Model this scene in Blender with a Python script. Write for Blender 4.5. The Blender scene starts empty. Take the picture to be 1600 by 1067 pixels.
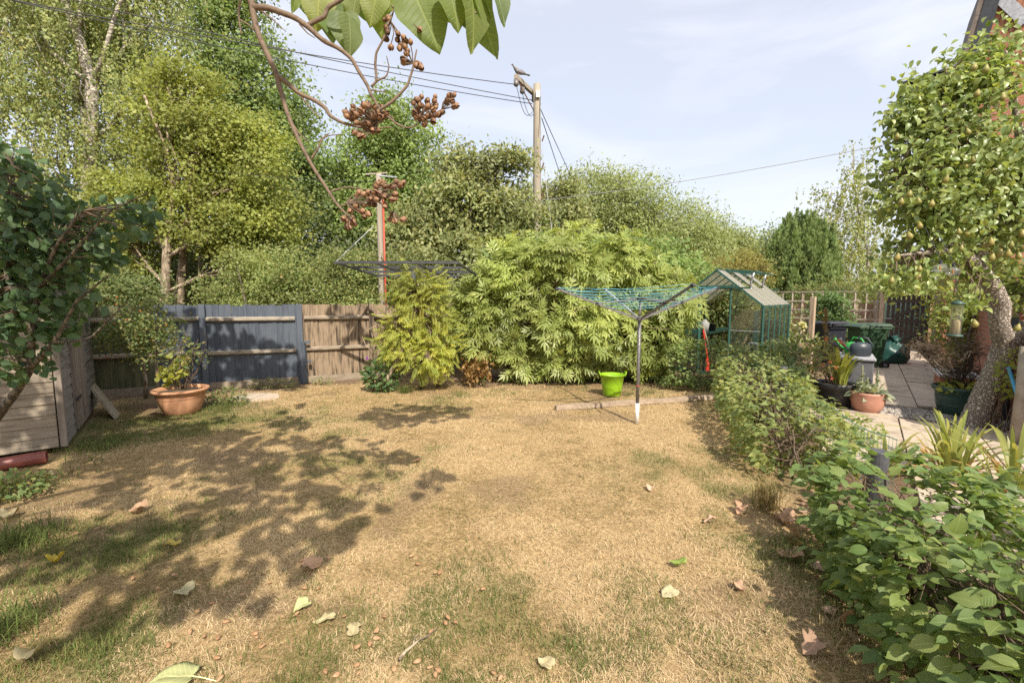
import bpy, math, random
import numpy as np
from mathutils import Matrix, Vector

random.seed(7)
rng = np.random.default_rng(11)
SC = bpy.context.scene
COL = SC.collection
R_ = math.radians

# ------------------------------------------------------------------ camera, sky, sun, exposure
F = 700.0                                   # focal length in pixels of a 1600 px wide frame
CAM = np.array([0.0, 0.0, 1.65])
PITCH = math.atan((533.5 - 466.0) / F)
cd = bpy.data.cameras.new('camera'); cam = bpy.data.objects.new('camera', cd); COL.objects.link(cam)
cam.location = CAM; cam.rotation_euler = (R_(90) - PITCH, 0, 0)
cd.sensor_width = 36.0; cd.lens = 36.0 * F / 1600.0; cd.clip_end = 3000; cd.clip_start = 0.05
SC.camera = cam

SUN_EL, SUN_AZ = R_(45), math.atan2(0.335, -0.942)      # azimuth: x = sin, y = cos
SUNV = np.array([math.sin(SUN_AZ) * math.cos(SUN_EL), math.cos(SUN_AZ) * math.cos(SUN_EL), math.sin(SUN_EL)])
w = bpy.data.worlds.new('World'); SC.world = w; w.use_nodes = True
nt = w.node_tree; nt.nodes.clear()
sky = nt.nodes.new('ShaderNodeTexSky'); sky.sky_type = 'NISHITA'; sky.sun_disc = False
sky.sun_elevation = SUN_EL; sky.sun_rotation = SUN_AZ
sky.air_density = 1.0; sky.dust_density = 3.0; sky.ozone_density = 1.0; sky.altitude = 50
tc = nt.nodes.new('ShaderNodeTexCoord'); mp = nt.nodes.new('ShaderNodeMapping')
mp.inputs['Scale'].default_value = (1.2, 2.2, 5.0); mp.inputs['Rotation'].default_value = (0.25, 0.3, 0.6)
nz = nt.nodes.new('ShaderNodeTexNoise'); nz.inputs['Scale'].default_value = 1.6; nz.inputs['Detail'].default_value = 7
nz.inputs['Roughness'].default_value = 0.55; nz.inputs['Distortion'].default_value = 0.6
rp = nt.nodes.new('ShaderNodeValToRGB'); rp.color_ramp.elements[0].position = 0.42; rp.color_ramp.elements[1].position = 0.78
rp.color_ramp.elements[0].color = (0.56, 0.56, 0.56, 1); rp.color_ramp.elements[1].color = (0.90, 0.90, 0.90, 1)
mx = nt.nodes.new('ShaderNodeMix'); mx.data_type = 'RGBA'; mx.inputs[7].default_value = (5.2, 5.25, 5.6, 1)
bg = nt.nodes.new('ShaderNodeBackground'); bg.inputs['Strength'].default_value = 0.108
wo = nt.nodes.new('ShaderNodeOutputWorld')
L = nt.links.new
L(tc.outputs['Generated'], mp.inputs['Vector']); L(mp.outputs['Vector'], nz.inputs['Vector'])
L(nz.outputs['Fac'], rp.inputs['Fac']); L(rp.outputs['Color'], mx.inputs['Factor']); L(sky.outputs['Color'], mx.inputs[6])
L(mx.outputs[2], bg.inputs['Color']); L(bg.outputs['Background'], wo.inputs['Surface'])
sd = bpy.data.lights.new('sun', 'SUN'); sun = bpy.data.objects.new('sun', sd); COL.objects.link(sun)
sd.energy = 3.6; sd.angle = R_(0.55); sd.color = (1.0, 0.915, 0.78)
sun.rotation_euler = Vector((-SUNV).tolist()).to_track_quat('-Z', 'Y').to_euler()
SC.view_settings.view_transform = 'Standard'; SC.view_settings.look = 'None'
SC.view_settings.exposure = 0.98; SC.view_settings.gamma = 1.0; SC.view_settings.use_curve_mapping = False
SC.render.engine = 'CYCLES'
cy = SC.cycles
cy.max_bounces = 10; cy.diffuse_bounces = 6; cy.glossy_bounces = 2; cy.transmission_bounces = 4; cy.transparent_max_bounces = 10
cy.caustics_reflective = False; cy.caustics_refractive = False
cy.use_denoising = False
try:
    cy.sample_clamp_indirect = 6.0
except Exception:
    pass

# ------------------------------------------------------------------ picture measurements -> places
_c, _s = math.cos(PITCH), math.sin(PITCH)
def ray(px, py):
    a, b = (px - 800) / F, (533.5 - py) / F
    return np.array([a, _c + b * _s, -_s + b * _c])
def P(px, py, Y):
    d = ray(px, py); return CAM + d * (Y / d[1])
def G(px, py, z=0.0):
    d = ray(px, py); return CAM + d * ((z - CAM[2]) / d[2])
def proj(p):
    p = np.atleast_2d(p) - CAM
    zc = p[:, 1] * _c - p[:, 2] * _s; yc = p[:, 1] * _s + p[:, 2] * _c
    zc = np.where(np.abs(zc) < 1e-4, 1e-4, zc)
    return 800 + F * p[:, 0] / zc, 533.5 - F * yc / zc, zc
def V3(*a): return np.array(a, float)
def nrm(v):
    v = np.asarray(v, float); return v / (np.linalg.norm(v, axis=-1, keepdims=True) + 1e-12)

_LAT = np.random.default_rng(5).random((256, 256))
def vnoise(x, y):
    xi, yi = np.floor(x).astype(int), np.floor(y).astype(int); fx, fy = x - xi, y - yi
    fx, fy = fx * fx * (3 - 2 * fx), fy * fy * (3 - 2 * fy)
    g = lambda i, j: _LAT[i & 255, j & 255]
    return (g(xi, yi) * (1 - fx) + g(xi + 1, yi) * fx) * (1 - fy) + (g(xi, yi + 1) * (1 - fx) + g(xi + 1, yi + 1) * fx) * fy
def fbm(x, y, o=4):
    s, a, t = 0, 0.5, 0
    for k in range(o):
        s = s + a * vnoise(x * 2 ** k + 17.3 * k, y * 2 ** k + 5.1 * k); t += a; a *= 0.5
    return s / t
def inpoly(x, y, poly):
    r = np.zeros(x.shape, bool); n = len(poly)
    for i in range(n):
        (x0, y0), (x1, y1) = poly[i], poly[(i + 1) % n]
        if y0 == y1: continue
        c = ((y0 > y) != (y1 > y)) & (x < (x1 - x0) * (y - y0) / (y1 - y0) + x0); r ^= c
    return r

# ------------------------------------------------------------------ materials
def newmat(name):
    m = bpy.data.materials.new(name); m.use_nodes = True; m.node_tree.nodes.clear(); return m, m.node_tree
def nd(t, kind, **kw):
    n = t.nodes.new('ShaderNode' + kind)
    for k, v in kw.items():
        if k in n.inputs.keys(): n.inputs[k].default_value = v
        else: setattr(n, k, v)
    return n
def ramp(t, cols, pos=None, interp='LINEAR'):
    r = nd(t, 'ValToRGB'); e = r.color_ramp.elements; r.color_ramp.interpolation = interp
    n = len(cols); pos = pos or [i / (n - 1) for i in range(n)]
    while len(e) < n: e.new(0.5)
    for i, (c, p) in enumerate(zip(cols, pos)):
        e[i].position = p; e[i].color = (*c, 1)
    return r
def out(t, sh):
    o = nd(t, 'OutputMaterial'); t.links.new(sh, o.inputs['Surface']); return o

def leafmat(name, cols, trans=0.3, rough=0.5, vein=False, spec=0.35, tcol=(1.5, 1.4, 0.75), direct=False, patch=0.3, gain=1.45):
    m, t = newmat(name); cols = [tuple(min(.62, c * (gain if not direct else 1)) for c in (cc[0], cc[1], cc[2] + (.06 * cc[1] if not direct else 0))) for cc in cols]; trans = trans + (.1 if not direct else 0); l = t.links.new
    at = nd(t, 'Attribute', attribute_name='tint')
    if direct: fac = at.outputs['Fac']
    else:
        oi = nd(t, 'ObjectInfo'); ad = nd(t, 'Math', operation='ADD'); fr = nd(t, 'Math', operation='FRACT')
        l(at.outputs['Fac'], ad.inputs[0]); l(oi.outputs['Random'], ad.inputs[1]); l(ad.outputs[0], fr.inputs[0]); fac = fr.outputs[0]
    r = ramp(t, cols); l(fac, r.inputs['Fac']); colr = r.outputs['Color']
    ge = nd(t, 'NewGeometry'); no = nd(t, 'TexNoise', Scale=0.9, Detail=2.0)
    l(ge.outputs['Position'], no.inputs['Vector'])
    mr = nd(t, 'MapRange'); mr.inputs['From Min'].default_value = 0.3; mr.inputs['From Max'].default_value = 0.7
    mr.inputs['To Min'].default_value = 1 - patch; mr.inputs['To Max'].default_value = 1 + patch
    l(no.outputs['Fac'], mr.inputs['Value'])
    mu = nd(t, 'Mix', data_type='RGBA', blend_type='MULTIPLY'); mu.inputs['Factor'].default_value = 1
    l(colr, mu.inputs[6]); l(mr.outputs[0], mu.inputs[7]); colr = mu.outputs[2]
    bs = nd(t, 'BsdfPrincipled', Roughness=rough); bs.inputs['Specular IOR Level'].default_value = spec
    if vein:
        uv = nd(t, 'UVMap'); sp = nd(t, 'SeparateXYZ'); l(uv.outputs[0], sp.inputs[0])
        a = nd(t, 'Math', operation='SUBTRACT'); a.inputs[1].default_value = 0.5; l(sp.outputs[0], a.inputs[0])
        b = nd(t, 'Math', operation='ABSOLUTE'); l(a.outputs[0], b.inputs[0])
        c = nd(t, 'Math', operation='MULTIPLY_ADD'); c.inputs[1].default_value = -5.0; l(b.outputs[0], c.inputs[0])
        d = nd(t, 'Math', operation='MULTIPLY'); d.inputs[1].default_value = 9.0; l(sp.outputs[1], d.inputs[0]); l(d.outputs[0], c.inputs[2])
        p = nd(t, 'Math', operation='PINGPONG'); p.inputs[1].default_value = 0.5; l(c.outputs[0], p.inputs[0])
        s1 = nd(t, 'MapRange'); s1.inputs['From Min'].default_value = 0.0; s1.inputs['From Max'].default_value = 0.13
        s1.inputs['To Min'].default_value = 0.7; s1.inputs['To Max'].default_value = 0; l(p.outputs[0], s1.inputs['Value'])
        s2 = nd(t, 'MapRange'); s2.inputs['From Min'].default_value = 0.01; s2.inputs['From Max'].default_value = 0.035
        s2.inputs['To Min'].default_value = 1.0; s2.inputs['To Max'].default_value = 0; l(b.outputs[0], s2.inputs['Value'])
        mxv = nd(t, 'Math', operation='MAXIMUM'); l(s1.outputs[0], mxv.inputs[0]); l(s2.outputs[0], mxv.inputs[1])
        vm = nd(t, 'Math', operation='MULTIPLY'); vm.inputs[1].default_value = 0.55; l(mxv.outputs[0], vm.inputs[0])
        mv = nd(t, 'Mix', data_type='RGBA'); l(vm.outputs[0], mv.inputs['Factor']); l(colr, mv.inputs[6])
        lt = nd(t, 'Mix', data_type='RGBA', blend_type='MULTIPLY'); lt.inputs['Factor'].default_value = 1
        lt.inputs[7].default_value = (1.9, 1.7, 1.9, 1); l(colr, lt.inputs[6]); l(lt.outputs[2], mv.inputs[7]); colr = mv.outputs[2]
        bu = nd(t, 'Bump', Strength=0.35, Distance=0.004, invert=True); l(mxv.outputs[0], bu.inputs['Height']); l(bu.outputs[0], bs.inputs['Normal'])
    l(colr, bs.inputs['Base Color'])
    tm = nd(t, 'Mix', data_type='RGBA', blend_type='MULTIPLY'); tm.inputs['Factor'].default_value = 1; tm.inputs[7].default_value = (*tcol, 1)
    l(colr, tm.inputs[6]); tr = nd(t, 'BsdfTranslucent'); l(tm.outputs[2], tr.inputs['Color'])
    ms = nd(t, 'MixShader'); ms.inputs[0].default_value = trans; l(bs.outputs[0], ms.inputs[1]); l(tr.outputs[0], ms.inputs[2])
    out(t, ms.outputs[0]); return m

def surf(name, c1, c2, scale=8.0, rough=0.7, stretch=(1, 1, 1), metal=0.0, bump=0.2, bdist=0.004, detail=6, lo=0.3, hi=0.7, c3=None, obj_var=0.0, spec=0.4, coords='Object', rough2=0.6, coat=0):
    """Noise-mottled surface; obj_var shifts the mix from object to object."""
    m, t = newmat(name); l = t.links.new
    tcn = nd(t, 'TexCoord'); mpn = nd(t, 'Mapping'); mpn.inputs['Scale'].default_value = stretch
    if obj_var:
        oi = nd(t, 'ObjectInfo'); cx = nd(t, 'CombineXYZ'); ml = nd(t, 'Math', operation='MULTIPLY'); ml.inputs[1].default_value = 40
        l(oi.outputs['Random'], ml.inputs[0]); l(ml.outputs[0], cx.inputs[0]); l(ml.outputs[0], cx.inputs[1]); l(ml.outputs[0], cx.inputs[2]); l(cx.outputs[0], mpn.inputs['Location'])
    if coords == 'World':
        ge = nd(t, 'NewGeometry'); l(ge.outputs['Position'], mpn.inputs['Vector'])
    else: l(tcn.outputs[coords], mpn.inputs['Vector'])
    no = nd(t, 'TexNoise', Scale=scale, Detail=detail, Roughness=rough2); l(mpn.outputs[0], no.inputs['Vector'])
    fac = no.outputs['Fac']
    if obj_var:
        ma = nd(t, 'MapRange'); ma.inputs['To Min'].default_value = -obj_var; ma.inputs['To Max'].default_value = obj_var; l(oi.outputs['Random'], ma.inputs['Value'])
        ad = nd(t, 'Math', operation='ADD'); l(fac, ad.inputs[0]); l(ma.outputs[0], ad.inputs[1]); fac = ad.outputs[0]
    cols = [c1, c2] if c3 is None else [c1, c2, c3]
    pos = [lo, hi] if c3 is None else [lo, (lo + hi) / 2, hi]
    r = ramp(t, cols, pos); l(fac, r.inputs['Fac'])
    bs = nd(t, 'BsdfPrincipled', Roughness=rough, Metallic=metal); bs.inputs['Specular IOR Level'].default_value = spec
    l(r.outputs[0], bs.inputs['Base Color'])
    if bump:
        bu = nd(t, 'Bump', Strength=bump, Distance=bdist); l(no.outputs['Fac'], bu.inputs['Height']); l(bu.outputs[0], bs.inputs['Normal'])
    out(t, bs.outputs[0]); return m

def barkmat(name, c1, c2, scale=30, bump=0.8, stretch=(1, 1, 0.35), c3=None, dist=0.012):
    m, t = newmat(name); l = t.links.new
    ge = nd(t, 'NewGeometry'); mpn = nd(t, 'Mapping'); mpn.inputs['Scale'].default_value = stretch; l(ge.outputs['Position'], mpn.inputs['Vector'])
    vo = nd(t, 'TexVoronoi', Scale=scale, feature='DISTANCE_TO_EDGE'); no = nd(t, 'TexNoise', Scale=scale * 0.6, Detail=8, Roughness=.68)
    dn = nd(t, 'TexNoise', Scale=scale * 1.1, Detail=3); l(mpn.outputs[0], dn.inputs['Vector']); dm_ = nd(t, 'VectorMath', operation='MULTIPLY_ADD'); dm_.inputs[1].default_value = (2.2 / scale,) * 3; l(dn.outputs['Color'], dm_.inputs[0]); l(mpn.outputs[0], dm_.inputs[2]); l(dm_.outputs[0], vo.inputs['Vector']); l(mpn.outputs[0], no.inputs['Vector'])
    mr = nd(t, 'MapRange'); mr.inputs['From Max'].default_value = 0.25; l(vo.outputs['Distance'], mr.inputs['Value'])
    mm = nd(t, 'Math', operation='MULTIPLY'); l(mr.outputs[0], mm.inputs[0]); l(no.outputs['Fac'], mm.inputs[1])
    r = ramp(t, [c1, c2] if c3 is None else [c1, c2, c3], [0.1, 0.55] if c3 is None else [0.08, 0.35, 0.6]); l(mm.outputs[0], r.inputs['Fac'])
    bs = nd(t, 'BsdfPrincipled', Roughness=0.85); l(r.outputs[0], bs.inputs['Base Color'])
    bu = nd(t, 'Bump', Strength=bump, Distance=dist); l(mm.outputs[0], bu.inputs['Height']); l(bu.outputs[0], bs.inputs['Normal'])
    out(t, bs.outputs[0]); return m

def glassmat(name, tint=(0.9, 0.95, 0.93), refl=0.12, dirt=0.03):
    m, t = newmat(name); l = t.links.new
    tr = nd(t, 'BsdfTransparent'); tr.inputs['Color'].default_value = (*tint, 1)
    gl = nd(t, 'BsdfGlossy', Roughness=0.03); df = nd(t, 'BsdfDiffuse'); df.inputs['Color'].default_value = (0.5, 0.5, 0.45, 1)
    fr = nd(t, 'LayerWeight', Blend=0.25)
    m1 = nd(t, 'MixShader'); a = nd(t, 'Math', operation='MULTIPLY_ADD'); a.inputs[1].default_value = 0.6; a.inputs[2].default_value = refl * 0.3
    l(fr.outputs['Fresnel'], a.inputs[0]); l(a.outputs[0], m1.inputs[0]); l(tr.outputs[0], m1.inputs[1]); l(gl.outputs[0], m1.inputs[2])
    m2 = nd(t, 'MixShader'); no = nd(t, 'TexNoise', Scale=4.0, Detail=6); mr = nd(t, 'MapRange'); mr.inputs['To Max'].default_value = dirt * 2
    l(no.outputs['Fac'], mr.inputs['Value']); l(mr.outputs[0], m2.inputs[0]); l(m1.outputs[0], m2.inputs[1]); l(df.outputs[0], m2.inputs[2])
    out(t, m2.outputs[0]); return m

M = {}
# foliage (linear base colours)
M['birch'] = leafmat('birch leaves', [(.085, .115, .032), (.125, .15, .045), (.175, .185, .06), (.10, .125, .035), (.20, .19, .05)], .3, gain=2.0)
M['oak'] = leafmat('oak leaves', [(.055, .085, .022), (.08, .115, .03), (.11, .14, .035), (.065, .095, .025)], .28, gain=2.2)
M['maple'] = leafmat('yellow green leaves', [(.145, .175, .03), (.19, .21, .04), (.12, .15, .03), (.215, .225, .045)], .35, gain=1.6)
M['poplar'] = leafmat('mid green leaves', [(.075, .115, .025), (.10, .145, .035), (.13, .165, .045), (.085, .12, .03)], .3, gain=2.1)
M['apple'] = leafmat('olive fruit tree leaves', [(.085, .105, .032), (.12, .135, .05), (.18, .18, .085), (.075, .09, .03), (.15, .15, .05)], .28, gain=2.3)
M['hawthorn'] = leafmat('hawthorn leaves', [(.09, .125, .032), (.125, .155, .042), (.165, .175, .05), (.075, .105, .028), (.20, .16, .06)], .3, gain=1.8)
M['willow'] = leafmat('willow leaves', [(.095, .125, .035), (.125, .15, .045), (.16, .18, .065), (.10, .125, .035)], .28, gain=2.1)
M['gold'] = leafmat('golden shrub leaves', [(.17, .165, .035), (.20, .185, .045), (.22, .18, .05), (.13, .14, .035)], .3)
M['far'] = leafmat('far tree leaves', [(.09, .12, .045), (.12, .145, .06), (.10, .125, .05)], .25, gain=1.90)
M['conifer'] = leafmat('conifer sprays', [(.07, .115, .03), (.10, .145, .04), (.14, .18, .055), (.06, .095, .028)], .2, patch=.2, gain=1.85)
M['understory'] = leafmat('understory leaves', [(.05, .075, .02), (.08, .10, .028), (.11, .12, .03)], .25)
M['peony'] = leafmat('cut shrub leaves', [(.16, .20, .045), (.20, .235, .055), (.22, .25, .06), (.15, .19, .04), (.25, .27, .08)], .32, rough=.42, patch=.25, gain=1.62)
M['wisteria'] = leafmat('wisteria leaves', [(.19, .215, .03), (.24, .25, .035), (.15, .18, .03), (.28, .27, .04)], .38, patch=.25, gain=1.7)
M['dry'] = leafmat('dry leaves', [(.30, .17, .05), (.24, .13, .04), (.36, .24, .08), (.20, .14, .05)], .25, gain=1.0)
M['beech'] = leafmat('beech hedge leaves', [(.068, .112, .024), (.092, .135, .028), (.125, .16, .036), (.08, .12, .028), (.085, .13, .033), (.10, .145, .038), (.17, .20, .05)], .3, rough=.42, vein=True, patch=.2, spec=.4, gain=1.75)
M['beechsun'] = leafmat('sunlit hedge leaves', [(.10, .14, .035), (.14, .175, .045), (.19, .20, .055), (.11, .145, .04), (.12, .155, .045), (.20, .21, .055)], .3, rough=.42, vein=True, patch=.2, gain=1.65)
M['farhedge'] = leafmat('far hedge leaves', [(.06, .095, .028), (.09, .125, .035), (.13, .155, .05), (.07, .10, .03)], .25, rough=.4, gain=1.90)
M['pear'] = leafmat('pear leaves', [(.085, .125, .03), (.12, .155, .04), (.16, .19, .055), (.095, .13, .035), (.20, .22, .06)], .28, rough=.36, spec=.5, patch=.2, gain=1.9)
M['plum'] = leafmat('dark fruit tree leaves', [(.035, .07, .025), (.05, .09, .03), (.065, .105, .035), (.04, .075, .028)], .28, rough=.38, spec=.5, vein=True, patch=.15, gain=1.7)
M['paulownia'] = leafmat('large heart leaves', [(.08, .13, .03), (.13, .17, .04), (.19, .21, .055), (.10, .14, .06), (.16, .19, .04)], .42, rough=.5, vein=True, patch=.1, tcol=(1.5, 1.5, .5))
M['rose'] = leafmat('rose leaves', [(.07, .11, .03), (.10, .14, .04), (.14, .16, .05), (.18, .15, .04)], .3)
M['darkherb'] = leafmat('dark herb leaves', [(.05, .09, .03), (.07, .12, .035), (.10, .15, .04)], .28)
M['strap'] = leafmat('strap leaves', [(.19, .21, .04), (.15, .18, .04), (.26, .25, .06), (.17, .19, .04)], .3, rough=.4)
M['strapdry'] = leafmat('dried strap leaves', [(.38, .24, .07), (.45, .31, .12), (.32, .20, .06)], .25, gain=1.0)
M['grass'] = leafmat('lawn blades', [(.57, .445, .27), (.48, .365, .21), (.36, .26, .145), (.27, .215, .09), (.14, .165, .05), (.085, .125, .03)], .2, rough=.7, spec=.15, direct=True, patch=.12)
M['greygreen'] = leafmat('grey green leaves', [(.16, .19, .11), (.21, .23, .15), (.26, .27, .17)], .25, rough=.6)
M['bronze'] = leafmat('bronze leaves', [(.06, .045, .028), (.09, .06, .035), (.05, .04, .025)], .25)
M['fallen_pale'] = leafmat('pale fallen leaf', [(.50, .44, .22), (.44, .38, .20), (.52, .48, .27)], .2, rough=.7, vein=True, gain=1.0)
M['fallen_yellow'] = leafmat('yellow fallen leaf', [(.60, .50, .06), (.52, .44, .08), (.58, .48, .10)], .25, vein=True, gain=1.0)
M['fallen_green'] = leafmat('green fallen leaf', [(.34, .42, .10), (.40, .46, .16), (.30, .40, .07)], .25, vein=True, gain=1.0)
M['fallen_brown'] = leafmat('brown fallen leaf', [(.44, .29, .16), (.36, .22, .12), (.50, .35, .22)], .1, rough=.75, vein=True, gain=1.0)
M['fallen_big'] = leafmat('large pale green fallen leaf', [(.50, .52, .22), (.52, .54, .24)], .2, vein=True, gain=1.0)
# bark and wood
M['bark'] = barkmat('grey brown bark', (.05, .04, .03), (.20, .165, .12), 14)
M['palebark'] = barkmat('pale bark', (.16, .12, .08), (.42, .34, .24), 10)
M['birchbark'] = barkmat('birch bark', (.20, .17, .14), (.60, .56, .48), 6, stretch=(1, 1, 2.5))
M['pearbark'] = barkmat('flaky pear bark', (.19, .155, .125), (.42, .35, .28), 25, bump=1.0, stretch=(1, 1, .8), c3=(.62, .55, .46), dist=.025)
M['twig'] = surf('twig', (.09, .062, .042), (.19, .14, .095), 30, .8, coords='World')
M['paulbark'] = surf('smooth branch bark', (.075, .05, .036), (.19, .135, .095), 34, .75, coords='World', bump=.5, c3=(.135, .095, .066))
M['capsule'] = surf('seed capsule', (.10, .048, .026), (.33, .185, .10), 40, .55, obj_var=.12, bump=.4)
M['paleshell'] = surf('split capsule shell', (.26, .14, .065), (.40, .25, .135), 60, .6, obj_var=.15)
M['shedboard'] = surf('weathered shed boards', (.10, .082, .06), (.29, .24, .18), 3.0, .8, stretch=(.7, 9, 9), bump=.5, c3=(.185, .15, .11), obj_var=.08, detail=9)
M['shedgrey'] = surf('grey shed boards', (.085, .075, .068), (.22, .20, .18), 3.0, .8, stretch=(.8, 9, 9), bump=.5, c3=(.14, .125, .11), obj_var=.08, detail=9)
M['sheddoor'] = surf('weathered door boards', (.12, .095, .075), (.27, .225, .185), 3.0, .8, stretch=(9, 9, .7), bump=.5, obj_var=.08, detail=9)
M['navy'] = surf('worn navy fence paint', (.040, .052, .074), (.085, .102, .128), 2.2, .65, stretch=(7, 7, .9), bump=.4, c3=(.058, .074, .100), obj_var=.10, detail=8, lo=.25, hi=.8)
M['navyrail'] = surf('worn navy rail', (.04, .05, .07), (.34, .29, .22), 3.0, .75, stretch=(1.2, 1.2, 14), bump=.5, c3=(.10, .105, .11), detail=8)
M['algae'] = surf('algae stained fence', (.055, .06, .03), (.15, .15, .075), 2.5, .8, stretch=(6, 6, .8), bump=.4, obj_var=.1)
M['fencebrown'] = surf('weathered brown fence', (.042, .031, .021), (.29, .215, .145), 2.4, .85, stretch=(8, 8, .8), bump=.5, c3=(.125, .092, .062), obj_var=.12, detail=9)
M['railbrown'] = surf('weathered pale rail', (.16, .12, .085), (.36, .30, .225), 4, .85, stretch=(1.2, 1.2, 14), bump=.5)
M['timber'] = surf('pale timber', (.28, .20, .13), (.50, .39, .28), 4, .8, stretch=(9, 9, 1), bump=.4)
M['trellis'] = surf('greyed trellis wood', (.20, .16, .125), (.38, .33, .275), 5, .85, stretch=(1, 1, 1), bump=.3, obj_var=.1)
M['gatebrown'] = surf('dark brown gate stain', (.030, .021, .017), (.062, .042, .033), 4, .6, stretch=(9, 9, 1), bump=.3, obj_var=.08)
M['polewood'] = surf('weathered pole', (.16, .14, .11), (.34, .30, .24), 2.5, .85, stretch=(9, 9, .35), bump=.5, coords='World', c3=(.26, .21, .16))
M['plankwood'] = surf('grey lawn plank', (.22, .16, .11), (.42, .33, .245), 7, .85, coords='World', stretch=(1, 3, 3), bump=.3)
M['slabboard'] = surf('weathered pale board', (.24, .20, .14), (.44, .385, .29), 4, .8, stretch=(5, 1, 1), bump=.3)
# manufactured
M['terracotta'] = surf('terracotta', (.40, .175, .085), (.56, .30, .17), 5, .75, c3=(.47, .225, .115), bump=.1)
M['pinkpot'] = surf('pink plastic pot', (.40, .185, .13), (.50, .26, .19), 6, .5, bump=.05)
M['blackpot'] = surf('black plastic pot', (.018, .018, .018), (.035, .034, .033), 8, .45, bump=.05)
M['greenpot'] = surf('dark green tub', (.025, .062, .05), (.06, .105, .08), 5, .4, bump=.05)
M['lime'] = surf('lime green rubber', (.20, .38, .012), (.26, .44, .02), 5, .4, bump=.03)
M['steel'] = surf('grey painted steel', (.13, .125, .125), (.23, .22, .22), 30, .45, metal=.3, bump=.05)
M['alu'] = surf('brushed aluminium', (.42, .42, .43), (.60, .60, .60), 20, .4, metal=.5, bump=.05)
M['whiteplastic'] = surf('white plastic sleeve', (.68, .66, .62), (.80, .78, .74), 12, .45, bump=.05)
M['blueline'] = surf('blue washing line', (.13, .42, .54), (.2, .52, .64), 50, .45, bump=0)
M['blacksteel'] = surf('black painted slats', (.04, .042, .048), (.075, .078, .085), 14, .5, bump=.1)
M['ghgreen'] = surf('greenhouse green', (.022, .075, .060), (.034, .10, .08), 20, .4, bump=.03)
M['binGreen'] = surf('green bin plastic', (.024, .055, .028), (.036, .075, .036), 6, .45, bump=.05)
M['binBlack'] = surf('black bin plastic', (.020, .022, .030), (.033, .036, .046), 6, .45, bump=.05)
M['greybox'] = surf('grey storage box', (.11, .112, .125), (.16, .162, .175), 8, .5, bump=.05)
M['greylid'] = surf('pale grey lid', (.30, .30, .32), (.40, .40, .42), 8, .5, bump=.05)
M['bagGreen'] = surf('green plastic sack', (.008, .045, .04), (.02, .075, .06), 9, .35, bump=.5, bdist=.02)
M['canGreen'] = surf('bright green plastic', (.03, .30, .05), (.05, .36, .08), 8, .4, bump=.03)
M['canDark'] = surf('dark plastic can', (.03, .04, .05), (.05, .06, .07), 8, .4, bump=.03)
M['rubber'] = surf('tyre rubber', (.012, .012, .012), (.022, .022, .022), 20, .7, bump=.05)
M['claypipe'] = surf('glazed clay pipe', (.19, .055, .045), (.27, .09, .07), 10, .35, bump=.05)
M['red'] = surf('red paint', (.50, .03, .02), (.58, .05, .03), 10, .45, bump=.03)
M['redstripe'] = surf('red orange cable guard', (.40, .05, .025), (.48, .08, .04), 6, .5, bump=.03)
M['blue'] = surf('blue plastic pole', (.07, .33, .58), (.10, .40, .66), 10, .4, bump=.03)
M['white'] = surf('white trim', (.62, .61, .58), (.74, .73, .70), 10, .5, bump=.03)
M['lead'] = surf('grey flashing', (.20, .22, .25), (.42, .44, .47), 14, .5, bump=.1)
M['fascia'] = surf('black fascia', (.022, .024, .030), (.045, .048, .056), 10, .45, bump=.03)
M['cladding'] = surf('orange brown cladding', (.17, .065, .035), (.36, .155, .085), 3, .75, obj_var=.15, bump=.3)
M['rooftile'] = surf('brown roof tile', (.09, .075, .065), (.22, .18, .15), 9, .85, bump=.3)
M['rust'] = surf('rusty brown box', (.17, .09, .065), (.27, .16, .12), 9, .7, bump=.2)
M['insul'] = surf('grey brown insulator', (.10, .09, .085), (.2, .18, .17), 9, .3, bump=0)
M['cable'] = surf('dark cable', (.025, .025, .028), (.04, .04, .045), 9, .6, bump=0)
M['paleplastic'] = surf('pale cable', (.35, .35, .36), (.45, .45, .46), 9, .6, bump=0)
M['wiregreen'] = surf('green coated wire', (.06, .20, .15), (.09, .26, .2), 9, .5, bump=0)
M['stone'] = surf('paving stone', (.29, .23, .17), (.47, .39, .30), 5, .85, c3=(.38, .305, .235), bump=.35, obj_var=.1, detail=9)
M['capstone'] = surf('pale cap stone', (.45, .43, .42), (.62, .60, .58), 7, .8, bump=.2)
M['brick'] = surf('orange red brick', (.27, .085, .045), (.46, .19, .105), 14, .85, bump=.4, obj_var=.16)
M['mortar'] = surf('mortar', (.30, .26, .21), (.42, .37, .31), 20, .9, bump=.3)
M['pearfruit'] = surf('pear skin', (.17, .18, .045), (.27, .22, .06), 6, .45, c3=(.21, .205, .05), obj_var=.15, bump=.1)
M['orangefruit'] = surf('rose hip', (.50, .10, .02), (.55, .18, .03), 9, .4, bump=0)
M['flower'] = surf('pale yellow petal', (.70, .66, .30), (.78, .75, .45), 9, .6, bump=0)
M['purple'] = surf('purple petal', (.30, .08, .40), (.38, .12, .48), 9, .6, bump=0)
M['redflower'] = surf('red petal', (.55, .10, .06), (.60, .22, .10), 9, .6, bump=0)
M['orangeflower'] = surf('amber petal', (.62, .36, .05), (.60, .25, .05), 9, .6, bump=0)
M['greenboard'] = surf('pale green panel', (.38, .60, .46), (.44, .66, .52), 5, .6, bump=.05)
M['soilm'] = surf('soil', (.06, .042, .028), (.15, .105, .07), 20, .95, bump=.6, coords='World')
M['pigeon'] = surf('pigeon grey', (.16, .16, .18), (.28, .27, .28), 14, .7, bump=.1)
M['slate'] = surf('dark slate sign', (.055, .055, .062), (.10, .10, .11), 14, .5, bump=.05)
M['glass'] = glassmat('horticultural glass')
M['clear'] = glassmat('clear plastic', (.92, .93, .88), .2, .08)
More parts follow.
